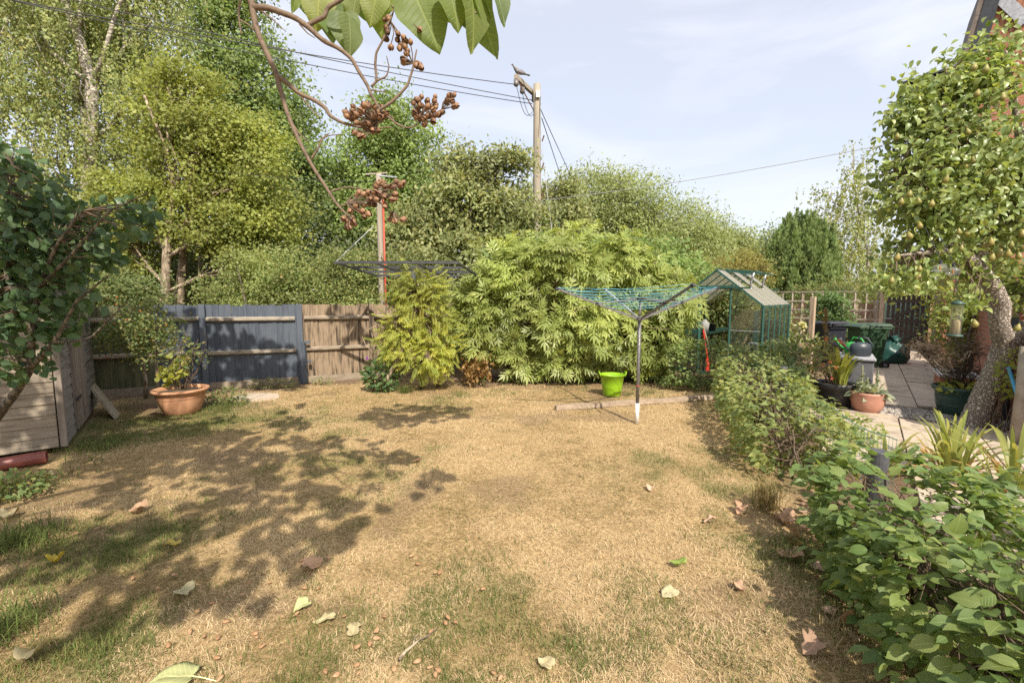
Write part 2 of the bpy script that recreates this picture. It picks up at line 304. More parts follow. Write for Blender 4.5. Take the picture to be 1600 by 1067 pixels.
M['bulb'] = glassmat('bulb glass', (.93, .95, .93), .3, .06)
# whitewashed roof glass
m, t = newmat('whitewashed glass'); M['whitewash'] = m
bs = nd(t, 'BsdfPrincipled', Roughness=.25); bs.inputs['Base Color'].default_value = (.72, .68, .60, 1)
tr = nd(t, 'BsdfTranslucent'); tr.inputs['Color'].default_value = (.60, .55, .46, 1); ms = nd(t, 'MixShader'); ms.inputs[0].default_value = .45
t.links.new(bs.outputs[0], ms.inputs[1]); t.links.new(tr.outputs[0], ms.inputs[2]); tp = nd(t, 'BsdfTransparent'); ms2 = nd(t, 'MixShader'); ms2.inputs[0].default_value = .52; t.links.new(ms.outputs[0], ms2.inputs[1]); t.links.new(tp.outputs[0], ms2.inputs[2]); out(t, ms2.outputs[0])
# brick-textured wall (far parts of the house)
m, t = newmat('brick wall'); M['brickwall'] = m; l = t.links.new
uvn = nd(t, 'UVMap'); bt = nd(t, 'TexBrick', Scale=1.0); bt.inputs['Color1'].default_value = (.42, .15, .085, 1); bt.inputs['Color2'].default_value = (.30, .10, .06, 1)
bt.inputs['Mortar'].default_value = (.30, .25, .2, 1); bt.inputs['Mortar Size'].default_value = .008; bt.inputs['Brick Width'].default_value = .225; bt.inputs['Row Height'].default_value = .075
l(uvn.outputs[0], bt.inputs['Vector']); bs = nd(t, 'BsdfPrincipled', Roughness=.85); l(bt.outputs['Color'], bs.inputs['Base Color'])
bu = nd(t, 'Bump', Strength=.6, Distance=.008, invert=True); l(bt.outputs['Fac'], bu.inputs['Height']); l(bu.outputs[0], bs.inputs['Normal']); out(t, bs.outputs[0])

# ------------------------------------------------------------------ object helpers
def wloc(o):
    v = np.zeros(3)
    while o is not None: v = v + np.array(o.location); o = o.parent
    return v
def tag(o, label=None, cat=None, group=None, kind=None):
    if label: o['label'] = label
    if cat: o['category'] = cat
    if group: o['group'] = group
    if kind: o['kind'] = kind
    return o
def E(name, label, cat, loc, group=None):
    o = bpy.data.objects.new(name, None); o.empty_display_size = .1; COL.objects.link(o); o.location = tuple(float(x) for x in loc)
    return tag(o, label, cat, group)
def link(name, me, parent=None, loc=None):
    o = bpy.data.objects.new(name, me); COL.objects.link(o)
    if parent is not None: o.parent = parent
    if loc is not None: o.location = tuple(float(x) for x in loc)
    return o
def arr_mesh(name, V, Fq, mat, tint=None, smooth=False, uv=None):
    me = bpy.data.meshes.new(name); V = np.asarray(V, np.float32); Fq = np.asarray(Fq, np.int32); k = Fq.shape[1]
    me.vertices.add(len(V)); me.vertices.foreach_set('co', V.ravel())
    me.loops.add(Fq.size); me.loops.foreach_set('vertex_index', Fq.ravel())
    me.polygons.add(len(Fq)); me.polygons.foreach_set('loop_start', np.arange(0, Fq.size, k, dtype=np.int32))
    me.polygons.foreach_set('loop_total', np.full(len(Fq), k, np.int32))
    if smooth: me.polygons.foreach_set('use_smooth', np.ones(len(Fq), bool))
    me.materials.append(mat)
    me.update(calc_edges=True)
    if tint is not None:
        a = me.attributes.new('tint', 'FLOAT', 'FACE'); a.data.foreach_set('value', np.asarray(tint, np.float32))
    if uv is not None:
        u = me.uv_layers.new(name='UVMap'); u.data.foreach_set('uv', np.asarray(uv, np.float32).ravel())
    return me

class MB:
    """Collects simple solids in world coordinates and links them as one mesh."""
    def __init__(s): s.v = []; s.f = []; s.uv = {}
    def add(s, V, Fs):
        b = len(s.v); s.v += [tuple(map(float, p)) for p in V]; s.f += [tuple(b + i for i in f) for f in Fs]; return s
    def box(s, c, size, rot=None, taper=1.0):
        sx, sy, sz = np.array(size) / 2
        V = np.array([(-sx, -sy, -sz), (sx, -sy, -sz), (sx, sy, -sz), (-sx, sy, -sz), (-sx * taper, -sy * taper, sz), (sx * taper, -sy * taper, sz), (sx * taper, sy * taper, sz), (-sx * taper, sy * taper, sz)])
        if rot is not None: V = V @ np.asarray(rot).T
        return s.add(V + np.asarray(c), [(0, 3, 2, 1), (4, 5, 6, 7), (0, 1, 5, 4), (1, 2, 6, 5), (2, 3, 7, 6), (3, 0, 4, 7)])
    def bar(s, a, b, wd, th=None, up=(0, 0, 1)):
        a, b = np.asarray(a, float), np.asarray(b, float); th = th or wd; d = nrm(b - a); up = np.asarray(up, float)
        if abs(d @ up) > .98: up = np.array([0, 1.0, 0])
        x = nrm(np.cross(d, up)); z = np.cross(x, d)
        o = [-x * wd / 2 - z * th / 2, x * wd / 2 - z * th / 2, x * wd / 2 + z * th / 2, -x * wd / 2 + z * th / 2]
        return s.add([a + q for q in o] + [b + q for q in o], [(3, 2, 1, 0), (4, 5, 6, 7), (0, 1, 5, 4), (1, 2, 6, 5), (2, 3, 7, 6), (3, 0, 4, 7)])
    def tube(s, pts, rad, n=6, cap=True, wob=0):
        pts = np.asarray(pts, float); k = len(pts); rad = np.full(k, rad) if np.isscalar(rad) else np.asarray(rad, float)
        tg = np.gradient(pts, axis=0) if k > 2 else np.repeat([pts[1] - pts[0]], 2, 0); tg = nrm(tg)
        ref = np.array([0.31, 0.17, 0.93]) if abs(tg[0][2]) < .8 else np.array([.95, .2, .1])
        V = []
        for i in range(k):
            x = nrm(np.cross(tg[i], ref)); y = np.cross(tg[i], x); 
            for j in range(n):
                a = 2 * math.pi * j / n; r = rad[i] * (1 + (random.uniform(-wob, wob) if wob else 0))
                V.append(pts[i] + r * (math.cos(a) * x + math.sin(a) * y))
        Fs = [(i * n + j, i * n + (j + 1) % n, (i + 1) * n + (j + 1) % n, (i + 1) * n + j) for i in range(k - 1) for j in range(n)]
        if cap: Fs += [tuple(range(n - 1, -1, -1)), tuple(range((k - 1) * n, k * n))]
        return s.add(V, Fs)
    def lathe(s, prof, c, n=24, sx=1, sy=1, cap0=True, cap1=False):
        c = np.asarray(c, float); V = []
        for r, z in prof:
            for j in range(n):
                a = 2 * math.pi * j / n; V.append(c + (r * math.cos(a) * sx, r * math.sin(a) * sy, z))
        k = len(prof); Fs = [(i * n + j, i * n + (j + 1) % n, (i + 1) * n + (j + 1) % n, (i + 1) * n + j) for i in range(k - 1) for j in range(n)]
        if cap0: Fs.append(tuple(range(n - 1, -1, -1)))
        if cap1: Fs.append(tuple(range((k - 1) * n, k * n)))
        return s.add(V, Fs)
    def ball(s, c, r, n=8, m=6, sx=1, sy=1, sz=1):
        return s.lathe([(max(.001, math.sin(math.pi * i / m)) * r, -math.cos(math.pi * i / m) * r * sz) for i in range(m + 1)], c, n, sx, sy, True, True)
    def build(s, name, mat, parent=None, smooth=False, loc=None, bevel=0):
        base = wloc(parent) if parent is not None else (np.zeros(3) if loc is None else np.asarray(loc, float))
        me = bpy.data.meshes.new(name); me.from_pydata([tuple(np.array(p) - base) for p in s.v], [], s.f); me.materials.append(mat)
        if smooth: me.polygons.foreach_set('use_smooth', np.ones(len(me.polygons), bool))
        me.update(); o = link(name, me, parent)
        if parent is None: o.location = tuple(base)
        if bevel:
            b = o.modifiers.new('bevel', 'BEVEL'); b.width = bevel; b.segments = 2; b.limit_method = 'ANGLE'
        return o

def rotz(a): c, s = math.cos(a), math.sin(a); return np.array([[c, -s, 0], [s, c, 0], [0, 0, 1]])
def rotx(a): c, s = math.cos(a), math.sin(a); return np.array([[1, 0, 0], [0, c, -s], [0, s, c]])
def roty(a): c, s = math.cos(a), math.sin(a); return np.array([[c, 0, s], [0, 1, 0], [-s, 0, c]])

# ------------------------------------------------------------------ leaves
def T_kite(wd=.34, z=.06):
    return np.array([(0, 0, 0), (wd, .45, z), (0, 1, 0), (-wd, .45, z)], float), np.array([(0, 1, 2, 3)]), None
def T_ovate(prof, ts, fold=.18, droop=.25, wave=0.0):
    V, Fq, uv = [], [], []
    for t_, wv in zip(ts, prof):
        zz = -droop * t_ * t_
        for sd_ in (-1, 0, 1):
            V.append((sd_ * wv, t_, zz + abs(sd_) * wv * fold + (wave * math.sin(t_ * 11 + sd_) * wv if sd_ else 0)))
    W = max(prof)
    U = [(.5 + .5 * v[0] / W, v[1]) for v in V]
    for i in range(len(ts) - 1):
        for j in (0, 1):
            q = (i * 3 + j, i * 3 + j + 1, i * 3 + j + 4, i * 3 + j + 3); Fq.append(q); uv += [U[a] for a in q]
    return np.array(V), np.array(Fq), np.array(uv)
T_BEECH = T_ovate([.012, .19, .30, .34, .31, .20, .09, .005], [0, .10, .25, .42, .60, .78, .91, 1], .20, .30, .10)
T_MID = T_ovate([.015, .30, .25, .01], [0, .3, .65, 1], .25, .25)
T_PLUM = T_ovate([.015, .28, .36, .26, .01], [0, .22, .5, .78, 1], .2, .22)
T_PEAR = T_ovate([.015, .26, .33, .28, .13, .01], [0, .2, .42, .66, .87, 1], .42, .42, .08)
T_HEART = T_ovate([.03, .42, .50, .42, .24, .01], [-.0, .08, .26, .5, .78, 1], .10, .15, .15)
T_LOBED = T_ovate([.02, .45, .38, .50, .26, .33, .01], [0, .12, .3, .45, .62, .72, 1], .12, .1, .3)
def T_multi(items):
    V, Fq = [], []
    for (y0, ang, ln, wd, zz) in items:
        c, s = math.cos(ang), math.sin(ang); b = len(V)
        for (x, y, z) in ((0, 0, 0), (wd, ln * .45, zz * .5 + .02), (0, ln, zz), (-wd, ln * .45, zz * .5 + .02)):
            V.append((x * c + y * s, y0 - x * s + y * c, z))
        Fq.append((b, b + 1, b + 2, b + 3))
    return np.array(V), np.array(Fq), None
T_CUT = T_multi([(.42, 0, .58, .065, -.1), (.40, .55, .44, .055, -.06), (.40, -.55, .44, .055, -.06), (.22, .85, .50, .06, -.10), (.22, -.85, .50, .06, -.10),
                 (.05, 1.2, .42, .055, -.14), (.05, -1.2, .42, .055, -.14), (.0, 0, .5, .05, 0)])
T_PINN = T_multi([(.12 + .15 * i, s * 1.0, .27, .055, -.05 - .03 * i) for i in range(6) for s in (-1, 1)] + [(.9, 0, .28, .055, -.25)])
T_SPRAY = T_multi([(0, 0, 1, .10, 0), (.1, .5, .55, .07, .08), (.1, -.5, .55, .07, .08), (.35, .35, .5, .06, -.05), (.35, -.35, .5, .06, -.05)])
def frames(d, n):
    d = nrm(d); x = nrm(np.cross(d, n)); n2 = np.cross(x, d); return np.stack([x, d, n2], axis=2)
def cloud_arrays(T, pos, Rm, sc):
    V, Fq, uv = T; k = len(V); n = len(pos)
    W = np.einsum('nij,kj->nki', Rm, V) * np.asarray(sc).reshape(-1, 1, 1) + pos[:, None, :]
    FF = (Fq[None] + (np.arange(n) * k)[:, None, None]).reshape(-1, Fq.shape[1])
    UV = np.tile(uv, (n, 1)) if uv is not None else None
    return W.reshape(-1, 3), FF, UV, len(Fq)
def cloud(name, T, pos, Rm, sc, mat, parent, tint=None, smooth=False, kind=None):
    if len(pos) == 0: return None
    base = wloc(parent); W, FF, UV, nf = cloud_arrays(T, np.asarray(pos) - base, Rm, sc)
    tint = rng.random(len(pos)) if tint is None else tint
    o = link(name, arr_mesh(name, W, FF, mat, np.repeat(tint, nf), smooth, UV), parent)
    if kind: o['kind'] = kind
    return o
def leaf_parts(T, pos, Rm, sc, mat, parent, limit=300, name='leaf', rest='foliage', smooth=True):
    """The leaves that show largest become objects of their own, the rest one part."""
    pos = np.asarray(pos); sc = np.broadcast_to(np.asarray(sc, float), (len(pos),)); px, py, zc = proj(pos)
    ok = (px > -10) & (px < 1610) & (py > -10) & (py < 1077) & (zc > .2)
    key = np.where(ok, sc / np.maximum(zc, .1), 0); order = np.argsort(-key); near = order[:limit]; near = near[ok[near]]
    V, Fq, uv = T; me = arr_mesh(name, V, Fq, mat, None, smooth, uv); base = wloc(parent)
    for i in near:
        o = bpy.data.objects.new(name, me); COL.objects.link(o); o.parent = parent
        m4 = np.eye(4); m4[:3, :3] = Rm[i] * sc[i]; m4[:3, 3] = pos[i] - base; o.matrix_local = Matrix(m4.tolist())
    far = np.ones(len(pos), bool); far[near] = False
    if far.any(): cloud(rest, T, pos[far], Rm[far], sc[far], mat, parent, smooth=smooth, kind='stuff')

def ell_points(C, A, n, shell=.55):
    u = nrm(rng.normal(size=(n, 3))); r = (shell ** 3 + (1 - shell ** 3) * rng.random(n)) ** (1 / 3)
    return C + u * r[:, None] * A, u
def lobes_w(lobes, Y, depth=.8):
    o = []
    for lb in lobes:
        cx, cy_, rx, ry = lb[:4]; y = Y + (lb[4] if len(lb) > 4 else 0); c = P(cx, cy_, y)
        o.append((c, np.array([rx * y / F, rx * y / F * depth, ry * y / F])))
    return o
def curve_pts(a, b, k=6, sag=0.0, wob=.05, up=0.0):
    a, b = np.asarray(a, float), np.asarray(b, float); t_ = np.linspace(0, 1, k)[:, None]; L_ = np.linalg.norm(b - a)
    p = a + (b - a) * t_; w_ = np.sin(t_ * math.pi)
    p = p + w_ * np.array([[0, 0, -sag * L_ + up * L_]]) + sum(np.sin(math.pi * q_ * t_) * rng.normal(size=(1, 3)) / q_ for q_ in (1, 2, 3)) * wob * L_ * .8
    return p

def tree(name, label, cat, base, LW, nclump, per, size, leaf, bark, trunk_r, clump=.45, T=None, style='round', shell=.5, twig=.35, group=None, upb=.5, crown='crown', trunk_top=None, stems=1, flat=.6):
    base = np.asarray(base, float); th = E(name, label, cat, base, group); T = T or T_kite()
    C = np.array([c for c, a in LW]); A = np.array([a for c, a in LW]); vol = np.prod(A, axis=1) ** .75; cen = (C * vol[:, None]).sum(0) / vol.sum()
    cnt = np.maximum(2, np.round(nclump * vol / vol.sum())).astype(int)
    K, lob, outd = [], [], []
    for i in range(len(LW)):
        p, u = ell_points(C[i], A[i], cnt[i], shell); st_ = (rng.random(cnt[i]) < .12)[:, None] * rng.random((cnt[i], 1)) * .26; p = p + u * A[i] * st_ * (style != 'upright'); K.append(p); lob += [i] * cnt[i]; outd.append(u)
    K = np.concatenate(K); lob = np.array(lob); outd = np.concatenate(outd); keep = K[:, 2] > .15; K, lob, outd = K[keep], lob[keep], outd[keep]
    mb = MB(); top = cen + np.array([0, 0, (C[:, 2] + A[:, 2]).max() - cen[2]]) * np.array([1, 1, .6]) if trunk_top is None else np.asarray(trunk_top, float)
    for s_ in range(stems):
        off = np.array([random.uniform(-.3, .3), random.uniform(-.3, .3), 0]) * (stems > 1)
        tp = curve_pts(base + off, top + off * 3, 9, wob=.05); mb.tube(tp, np.linspace(trunk_r, trunk_r * .18, 9), 9, wob=.06)
    for i in range(len(LW)):
        f = np.clip((C[i][2] - base[2]) / max(.1, top[2] - base[2]) * .75, .15, .9); k = int(f * 8); lp = curve_pts(tp[k], C[i], 6, wob=.08, up=.05)
        r0 = trunk_r * .45 * (1 - .6 * f); mb.tube(lp, np.linspace(r0, r0 * .4, 6), 6)
        idx = np.where(lob == i)[0]
        for j in idx[:int(len(idx) * twig)]:
            mb.tube(curve_pts(lp[random.randint(2, 5)], K[j], 4, wob=.12), np.linspace(r0 * .38, r0 * .08 + .003, 4), 4, cap=False)
    mb.build('trunk', bark, th, True)
    n = len(K); cl = np.repeat(np.arange(n), per); m = len(cl)
    if style == 'weep':
        t_ = rng.random(m); strand = cl * 7 + rng.integers(0, 7, m); so = rng.normal(size=(n * 7, 3)) * np.array([1, 1, .4]) * clump
        so = so[strand]; dirh = nrm(so * np.array([1, 1, 0]) + 1e-6)
        pos = K[cl] + so + np.stack([dirh[:, 0] * .2 * t_, dirh[:, 1] * .2 * t_, -t_ * clump * 3.0], 1) + rng.normal(size=(m, 3)) * .05
        d = np.stack([rng.normal(size=m) * .5, rng.normal(size=m) * .5, -np.ones(m)], 1); nn = rng.normal(size=(m, 3)) * .8 + outd[cl] * .4 + SUNV * .9
    elif style == 'upright':
        t_ = rng.random(m); sp = rng.normal(size=(m, 3)) * np.array([.28, .28, 0]) * clump * (1.05 - t_[:, None])
        pos = K[cl] + sp + np.stack([0 * t_, 0 * t_, (t_ - .4) * clump * 2.4], 1); d = np.stack([sp[:, 0] * 1.5 / clump, sp[:, 1] * 1.5 / clump, np.ones(m) * .9], 1) + rng.normal(size=(m, 3)) * .15
        nn = nrm(sp + 1e-5) * .6 + SUNV * .6 + rng.normal(size=(m, 3)) * .3
    else:
        g = rng.normal(size=(m, 3)) * np.array([1, 1, flat]) * clump; pos = K[cl] + g
        nn = nrm(rng.normal(size=(m, 3))) * .75 + outd[cl] * .35 + SUNV * .75; d = nrm(rng.normal(size=(m, 3))) + outd[cl] * .4 + np.array([0, 0, -.35])
    ok = pos[:, 2] > .03
    sc = size * (.55 + .8 * rng.random(m) ** 1.2); tint = (rng.random(n)[cl] * .5 + rng.random(m) * .5)
    cloud(crown, T, pos[ok], frames(d, nn)[ok], sc[ok], leaf, th, tint[ok])
    return th, K

# ------------------------------------------------------------------ SETTING: ground
FU = nrm(V3(1.45, .68, 0)); FN = V3(FU[1], -FU[0], 0); F0 = V3(-4.15, 8.75, 0)        # fence line, its near side
QO = G(1435, 640); QU = nrm(V3(.62, .785, 0)); QV = V3(QU[1], -QU[0], 0)              # the paths run along QU
def Q(u, v, z=0.0): return QO * np.array([1, 1, 0]) + QU * u + QV * v + V3(0, 0, z)
def greenness(x, y):
    g = fbm(x * .9 + 3, y * .9, 4) * .75 + fbm(x * 4.5 + 9, y * 4.5, 3) * .45 - .62
    g += .07 * np.clip((-x - 1.5) / 2.5, 0, 1) + .10 * np.clip((2.6 - y) / 1.2, 0, 1) * np.clip(1.4 - np.abs(x + .3), 0, 1)
    g += .22 * np.exp(-(((x + 4.6) / .9) ** 2 + ((y - 5.6) / .9) ** 2)) + .20 * np.exp(-(((x + 3.3) / 1.1) ** 2 + ((y - 6.0) / .35) ** 2))
    g += .45 * np.exp(-(((x + 2.75) / .4) ** 2 + ((y - 2.9) / .45) ** 2)) + .45 * np.exp(-(((x + 1.95) / .3) ** 2 + ((y - 2.0) / .35) ** 2)) + .18 * np.exp(-(((x - 1.75) / .25) ** 2 + ((y - 2.9) / 1.2) ** 2))
    g -= .16 * np.exp(-(((x - .8) / 1.6) ** 2 + ((y - 4.6) / 1.8) ** 2))
    return g
def soilness(x, y):
    df = (x - F0[0]) * FN[0] + (y - F0[1]) * FN[1]
    s = np.clip(1.25 - df / .62 + (fbm(x * 2.1, y * 2.1, 3) - .5) * 1.6, 0, 1) * (x < -1.2)
    s = np.maximum(s, np.clip(1.2 - np.hypot((x + 5.3) / 1.2, (y - 6.9) / .75) + (fbm(x * 3, y * 3, 3) - .5) * .9, 0, 1))
    s = np.maximum(s, np.clip((y - 8.1) / .5 + (fbm(x * 2, y * 2, 3) - .5) * 1.4, 0, .85) * (x > -1.4))
    hx = 1.45 + .3 * y
    s = np.maximum(s, np.clip((x - hx + .22) / .45 + (fbm(x * 3, y * 3, 3) - .5) * 1.6, 0, 1) * (y < 7))
    s = np.maximum(s, np.clip((fbm(x * 1.3 + 40, y * 1.3, 4) - .63) * 8, 0, .5))
    return s
gx = np.concatenate([[-900, -300, -90, -30, -14], np.arange(-9, 6.01, .075), [7, 8, 10, 14, 30, 90, 300, 900]])
gy = np.concatenate([[-300, -60, -14, -4], np.arange(.6, 9.6, .075), [10, 11, 13, 16, 22, 40, 100, 300, 1500]])
XX, YY = np.meshgrid(gx, gy); nx_, ny_ = len(gx), len(gy)
near = (np.abs(XX + 1.5) < 7.5) & (YY > .5) & (YY < 9.7)
ZZ = np.where(near, (fbm(XX * 1.7, YY * 1.7, 4) - .5) * .035 + (fbm(XX * 9, YY * 9, 2) - .5) * .012, 0) - .012
ii = np.arange(nx_ * ny_).reshape(ny_, nx_); FQ = np.stack([ii[:-1, :-1], ii[:-1, 1:], ii[1:, 1:], ii[1:, :-1]], -1).reshape(-1, 4)
m, t = newmat('dry lawn ground'); M['ground'] = m; l = t.links.new
ge = nd(t, 'NewGeometry'); n1 = nd(t, 'TexNoise', Scale=42.0, Detail=8, Roughness=.7); n2 = nd(t, 'TexNoise', Scale=3.0, Detail=5)
mpn = nd(t, 'Mapping'); mpn.inputs['Scale'].default_value = (1, 1.0, 1); l(ge.outputs['Position'], mpn.inputs['Vector']); l(mpn.outputs[0], n1.inputs['Vector']); l(ge.outputs['Position'], n2.inputs['Vector'])
r1 = ramp(t, [(.17, .11, .055), (.33, .225, .11), (.50, .36, .19), (.60, .45, .26)], [.28, .45, .6, .78]); l(n1.outputs['Fac'], r1.inputs['Fac'])
r2 = ramp(t, [(.05, .065, .022), (.12, .13, .045), (.22, .20, .08)], [.3, .5, .75]); l(n1.outputs['Fac'], r2.inputs['Fac'])
r3 = ramp(t, [(.07, .048, .032), (.17, .115, .075), (.30, .215, .145)], [.25, .5, .8]); l(n1.outputs['Fac'], r3.inputs['Fac'])
ag = nd(t, 'Attribute', attribute_name='green'); as_ = nd(t, 'Attribute', attribute_name='soil')
m1 = nd(t, 'Mix', data_type='RGBA'); m2 = nd(t, 'Mix', data_type='RGBA'); l(ag.outputs['Fac'], m1.inputs['Factor']); l(r1.outputs[0], m1.inputs[6]); l(r2.outputs[0], m1.inputs[7])
l(as_.outputs['Fac'], m2.inputs['Factor']); l(m1.outputs[2], m2.inputs[6]); l(r3.outputs[0], m2.inputs[7])
bs = nd(t, 'BsdfPrincipled', Roughness=.95); bs.inputs['Specular IOR Level'].default_value = .1; l(m2.outputs[2], bs.inputs['Base Color'])
bu = nd(t, 'Bump', Strength=.9, Distance=.02); l(n1.outputs['Fac'], bu.inputs['Height']); l(bu.outputs[0], bs.inputs['Normal']); out(t, bs.outputs[0])
me = arr_mesh('ground', np.stack([XX, YY, ZZ], -1).reshape(-1, 3), FQ, M['ground'], smooth=True)
for nm, fn in (('green', lambda: np.clip(greenness(XX, YY) * 3.0, 0, .8)), ('soil', lambda: soilness(XX, YY))):
    a = me.attributes.new(nm, 'FLOAT', 'POINT'); a.data.foreach_set('value', fn().astype(np.float32).ravel())
tag(link('ground', me), kind='structure', label='dry straw coloured garden lawn')

# lawn blades: thinner and denser close by
def blades(n, ymax, seed, scale=1.0):
    r = np.random.default_rng(seed); yy = .75 + (ymax - .75) * r.random(n) ** 1.5; xx = (r.random(n) * 2 - 1) * (yy * 1.2 + .4)
    s_ = soilness(xx, yy); g_ = greenness(xx, yy)
    hx = 1.45 + .3 * yy
    shedin = ((xx + 4.83) * .8 - (yy - 4.83) * -.6 < 0) & (xx < -4.2) & (yy < 6.8) & ((xx + 4.83) * .8 + (yy - 4.83) * .6 < .02)
    cl_ = fbm(xx * 12, yy * 12, 2); keep = (r.random(n) < .22 + 1.25 * cl_) & (r.random(n) > s_ * .93) & (xx < hx + .55) & ~shedin & ((g_ > -.25) | (r.random(n) < .8))
    xx, yy, g_, cl_ = xx[keep], yy[keep], g_[keep], cl_[keep]; k = len(xx)
    gr = r.random(k) < np.clip(g_ * 2.2 + .12, .03, .93)
    far = np.maximum(1, yy / 4.2)
    ln = np.where(gr, .020 + .024 * r.random(k) + .06 * np.clip(g_ - .25, 0, .6), .014 + .024 * r.random(k)) * (.8 + .35 * far) * scale * (.6 + .85 * cl_)
    wd = (.0010 + .0013 * r.random(k)) * far
    tilt = np.where(gr, r.random(k) * .9, .75 + .75 * r.random(k)); az = r.random(k) * 2 * np.pi
    d = np.stack([np.sin(tilt) * np.cos(az), np.sin(tilt) * np.sin(az), np.cos(tilt)], 1)
    sd_ = np.stack([-np.sin(az + r.normal(size=k) * .5), np.cos(az), np.zeros(k)], 1) * wd[:, None]
    b = np.stack([xx, yy, (fbm(xx * 1.7, yy * 1.7, 4) - .5) * .035 + (fbm(xx * 9, yy * 9, 2) - .5) * .012 - .012], 1)
    mid = b + d * ln[:, None] * .55; tip = b + d * ln[:, None] + np.stack([d[:, 0], d[:, 1], -np.ones(k) * .5], 1) * ln[:, None] * .25
    Vv = np.stack([b - sd_, b + sd_, mid + sd_ * .8, tip, mid - sd_ * .8], 1).reshape(-1, 3); i0 = np.arange(k) * 5
    Fs = np.stack([np.stack([i0, i0 + 1, i0 + 2, i0 + 4], 1), np.stack([i0 + 4, i0 + 2, i0 + 3, i0 + 3], 1)], 1)
    Fq = Fs.reshape(-1, 4); tr_ = Fs[:, 1, :3]; q_ = Fs[:, 0]
    pt_ = np.clip((fbm(xx * 1.9 + 60, yy * 1.9, 4) - .48) * 2.2, -.22, .3); tint = np.where(gr, .66 + .34 * r.random(k), np.clip(.02 + .50 * r.random(k) ** 1.4 + pt_, 0, .62))
    # quads as two triangles so that one face size serves all
    T3 = np.concatenate([q_[:, [0, 1, 2]], q_[:, [0, 2, 3]], tr_]); tt = np.concatenate([tint, tint, tint])
    return Vv, T3, tt
Vv, T3, tt = blades(560000, 9.0, 3)
tag(link('grass', arr_mesh('grass', Vv, T3, M['grass'], tt)), label='short dry straw and green lawn grass', kind='stuff')

# paths: slabs laid on a bed, gravel strip
def bed(name, u0, u1, v0, v1, mat, z, label):
    mb = MB(); mb.add([Q(u0, v0, z), Q(u1, v0, z), Q(u1, v1, z), Q(u0, v1, z)], [(0, 1, 2, 3) if np.cross((Q(u1, v0) - Q(u0, v0))[:2], (Q(u1, v1) - Q(u1, v0))[:2]) > 0 else (3, 2, 1, 0)])
    return tag(mb.build(name, mat), label, kind='structure')
path = bed('path', -.02, 11.5, -.75, .95, M['soilm'], .004, 'paved path leading to the gate')
patio = bed('patio', -2.3, -.80, -1.35, 1.0, M['soilm'], .004, 'pale paved patio beside the hedge')
gravel = bed('gravel_strip', -.80, -.02, -2.2, 1.0, M['soilm'], .006, 'grey gravel strip between path and patio')
def slab(parent, u, v, lu, lv):
    c = Q(u, v, .018 + random.uniform(-.003, .004)); mb = MB(); a = math.atan2(QU[1], QU[0])
    mb.box(c, (lu, lv, .03), rotz(a + random.uniform(-.008, .008)) @ rotx(random.uniform(-.006, .006)))
    return mb.build('paving_slab', M['stone'], parent, bevel=.004)
for i in range(18):
    for v_, off in ((-.31, 0), (.31, .2)): slab(path, .30 + i * .615 + off, v_, .60, .605)
for i in range(9):
    for j in range(4):
        u_, v_ = -1.12 - i * .62 + (-.0 if j % 2 else -.15), -1.35 + j * .72; c = Q(u_, v_)
        if c[0] > 1.48 + .3 * c[1] + .62: slab(patio, u_, v_, .605, .705)
# gravel stones
n = 5200; u_ = rng.uniform(-.79, -.03, n); v_ = rng.uniform(-1.2, .95, n); px3 = QO * np.array([1, 1, 0]) + u_[:, None] * QU + v_[:, None] * QV + np.array([0, 0, .012])
V8 = np.array([(1, 0, 0), (-1, 0, 0), (0, 1, 0), (0, -1, 0), (0, 0, .7), (0, 0, -.7)], float); F8 = np.array([(0, 2, 4), (2, 1, 4), (1, 3, 4), (3, 0, 4), (2, 0, 5), (1, 2, 5), (3, 1, 5), (0, 3, 5)])
Rm = frames(rng.normal(size=(n, 3)), rng.normal(size=(n, 3))); W, FF, _, nf = cloud_arrays((V8, F8, None), px3, Rm, rng.uniform(.008, .019, n))
m, t = newmat('gravel stones'); M['gravel'] = m; at = nd(t, 'Attribute', attribute_name='tint'); r = ramp(t, [(.16, .14, .125), (.36, .32, .28), (.52, .48, .44), (.26, .21, .17)]); t.links.new(at.outputs['Fac'], r.inputs['Fac'])
bs = nd(t, 'BsdfPrincipled', Roughness=.8); t.links.new(r.outputs[0], bs.inputs['Base Color']); out(t, bs.outputs[0])
tag(link('gravel', arr_mesh('gravel', W, FF, M['gravel'], np.repeat(rng.random(n), nf))), label='loose grey gravel stones', kind='stuff')

# far hills
mb = MB(); hp = []
for i, x in enumerate(np.linspace(-1400, 1600, 40)):
    h = 26 + 16 * math.sin(x * .004 + 1) + 8 * math.sin(x * .013); hp.append((x, h))
Vh = [(x, 900, -5) for x, h in hp] + [(x, 1050, h) for x, h in hp] + [(x, 1350, h * .8) for x, h in hp]; k = len(hp)
mb.add(Vh, [(i, i + 1, k + i + 1, k + i) for i in range(k - 1)] + [(k + i, k + i + 1, 2 * k + i + 1, 2 * k + i) for i in range(k - 1)])
tag(mb.build('hills', surf('wooded hill', (.07, .10, .08), (.14, .17, .12), .02, .95, coords='World', bump=0), smooth=True), 'low wooded hills on the horizon', kind='structure')

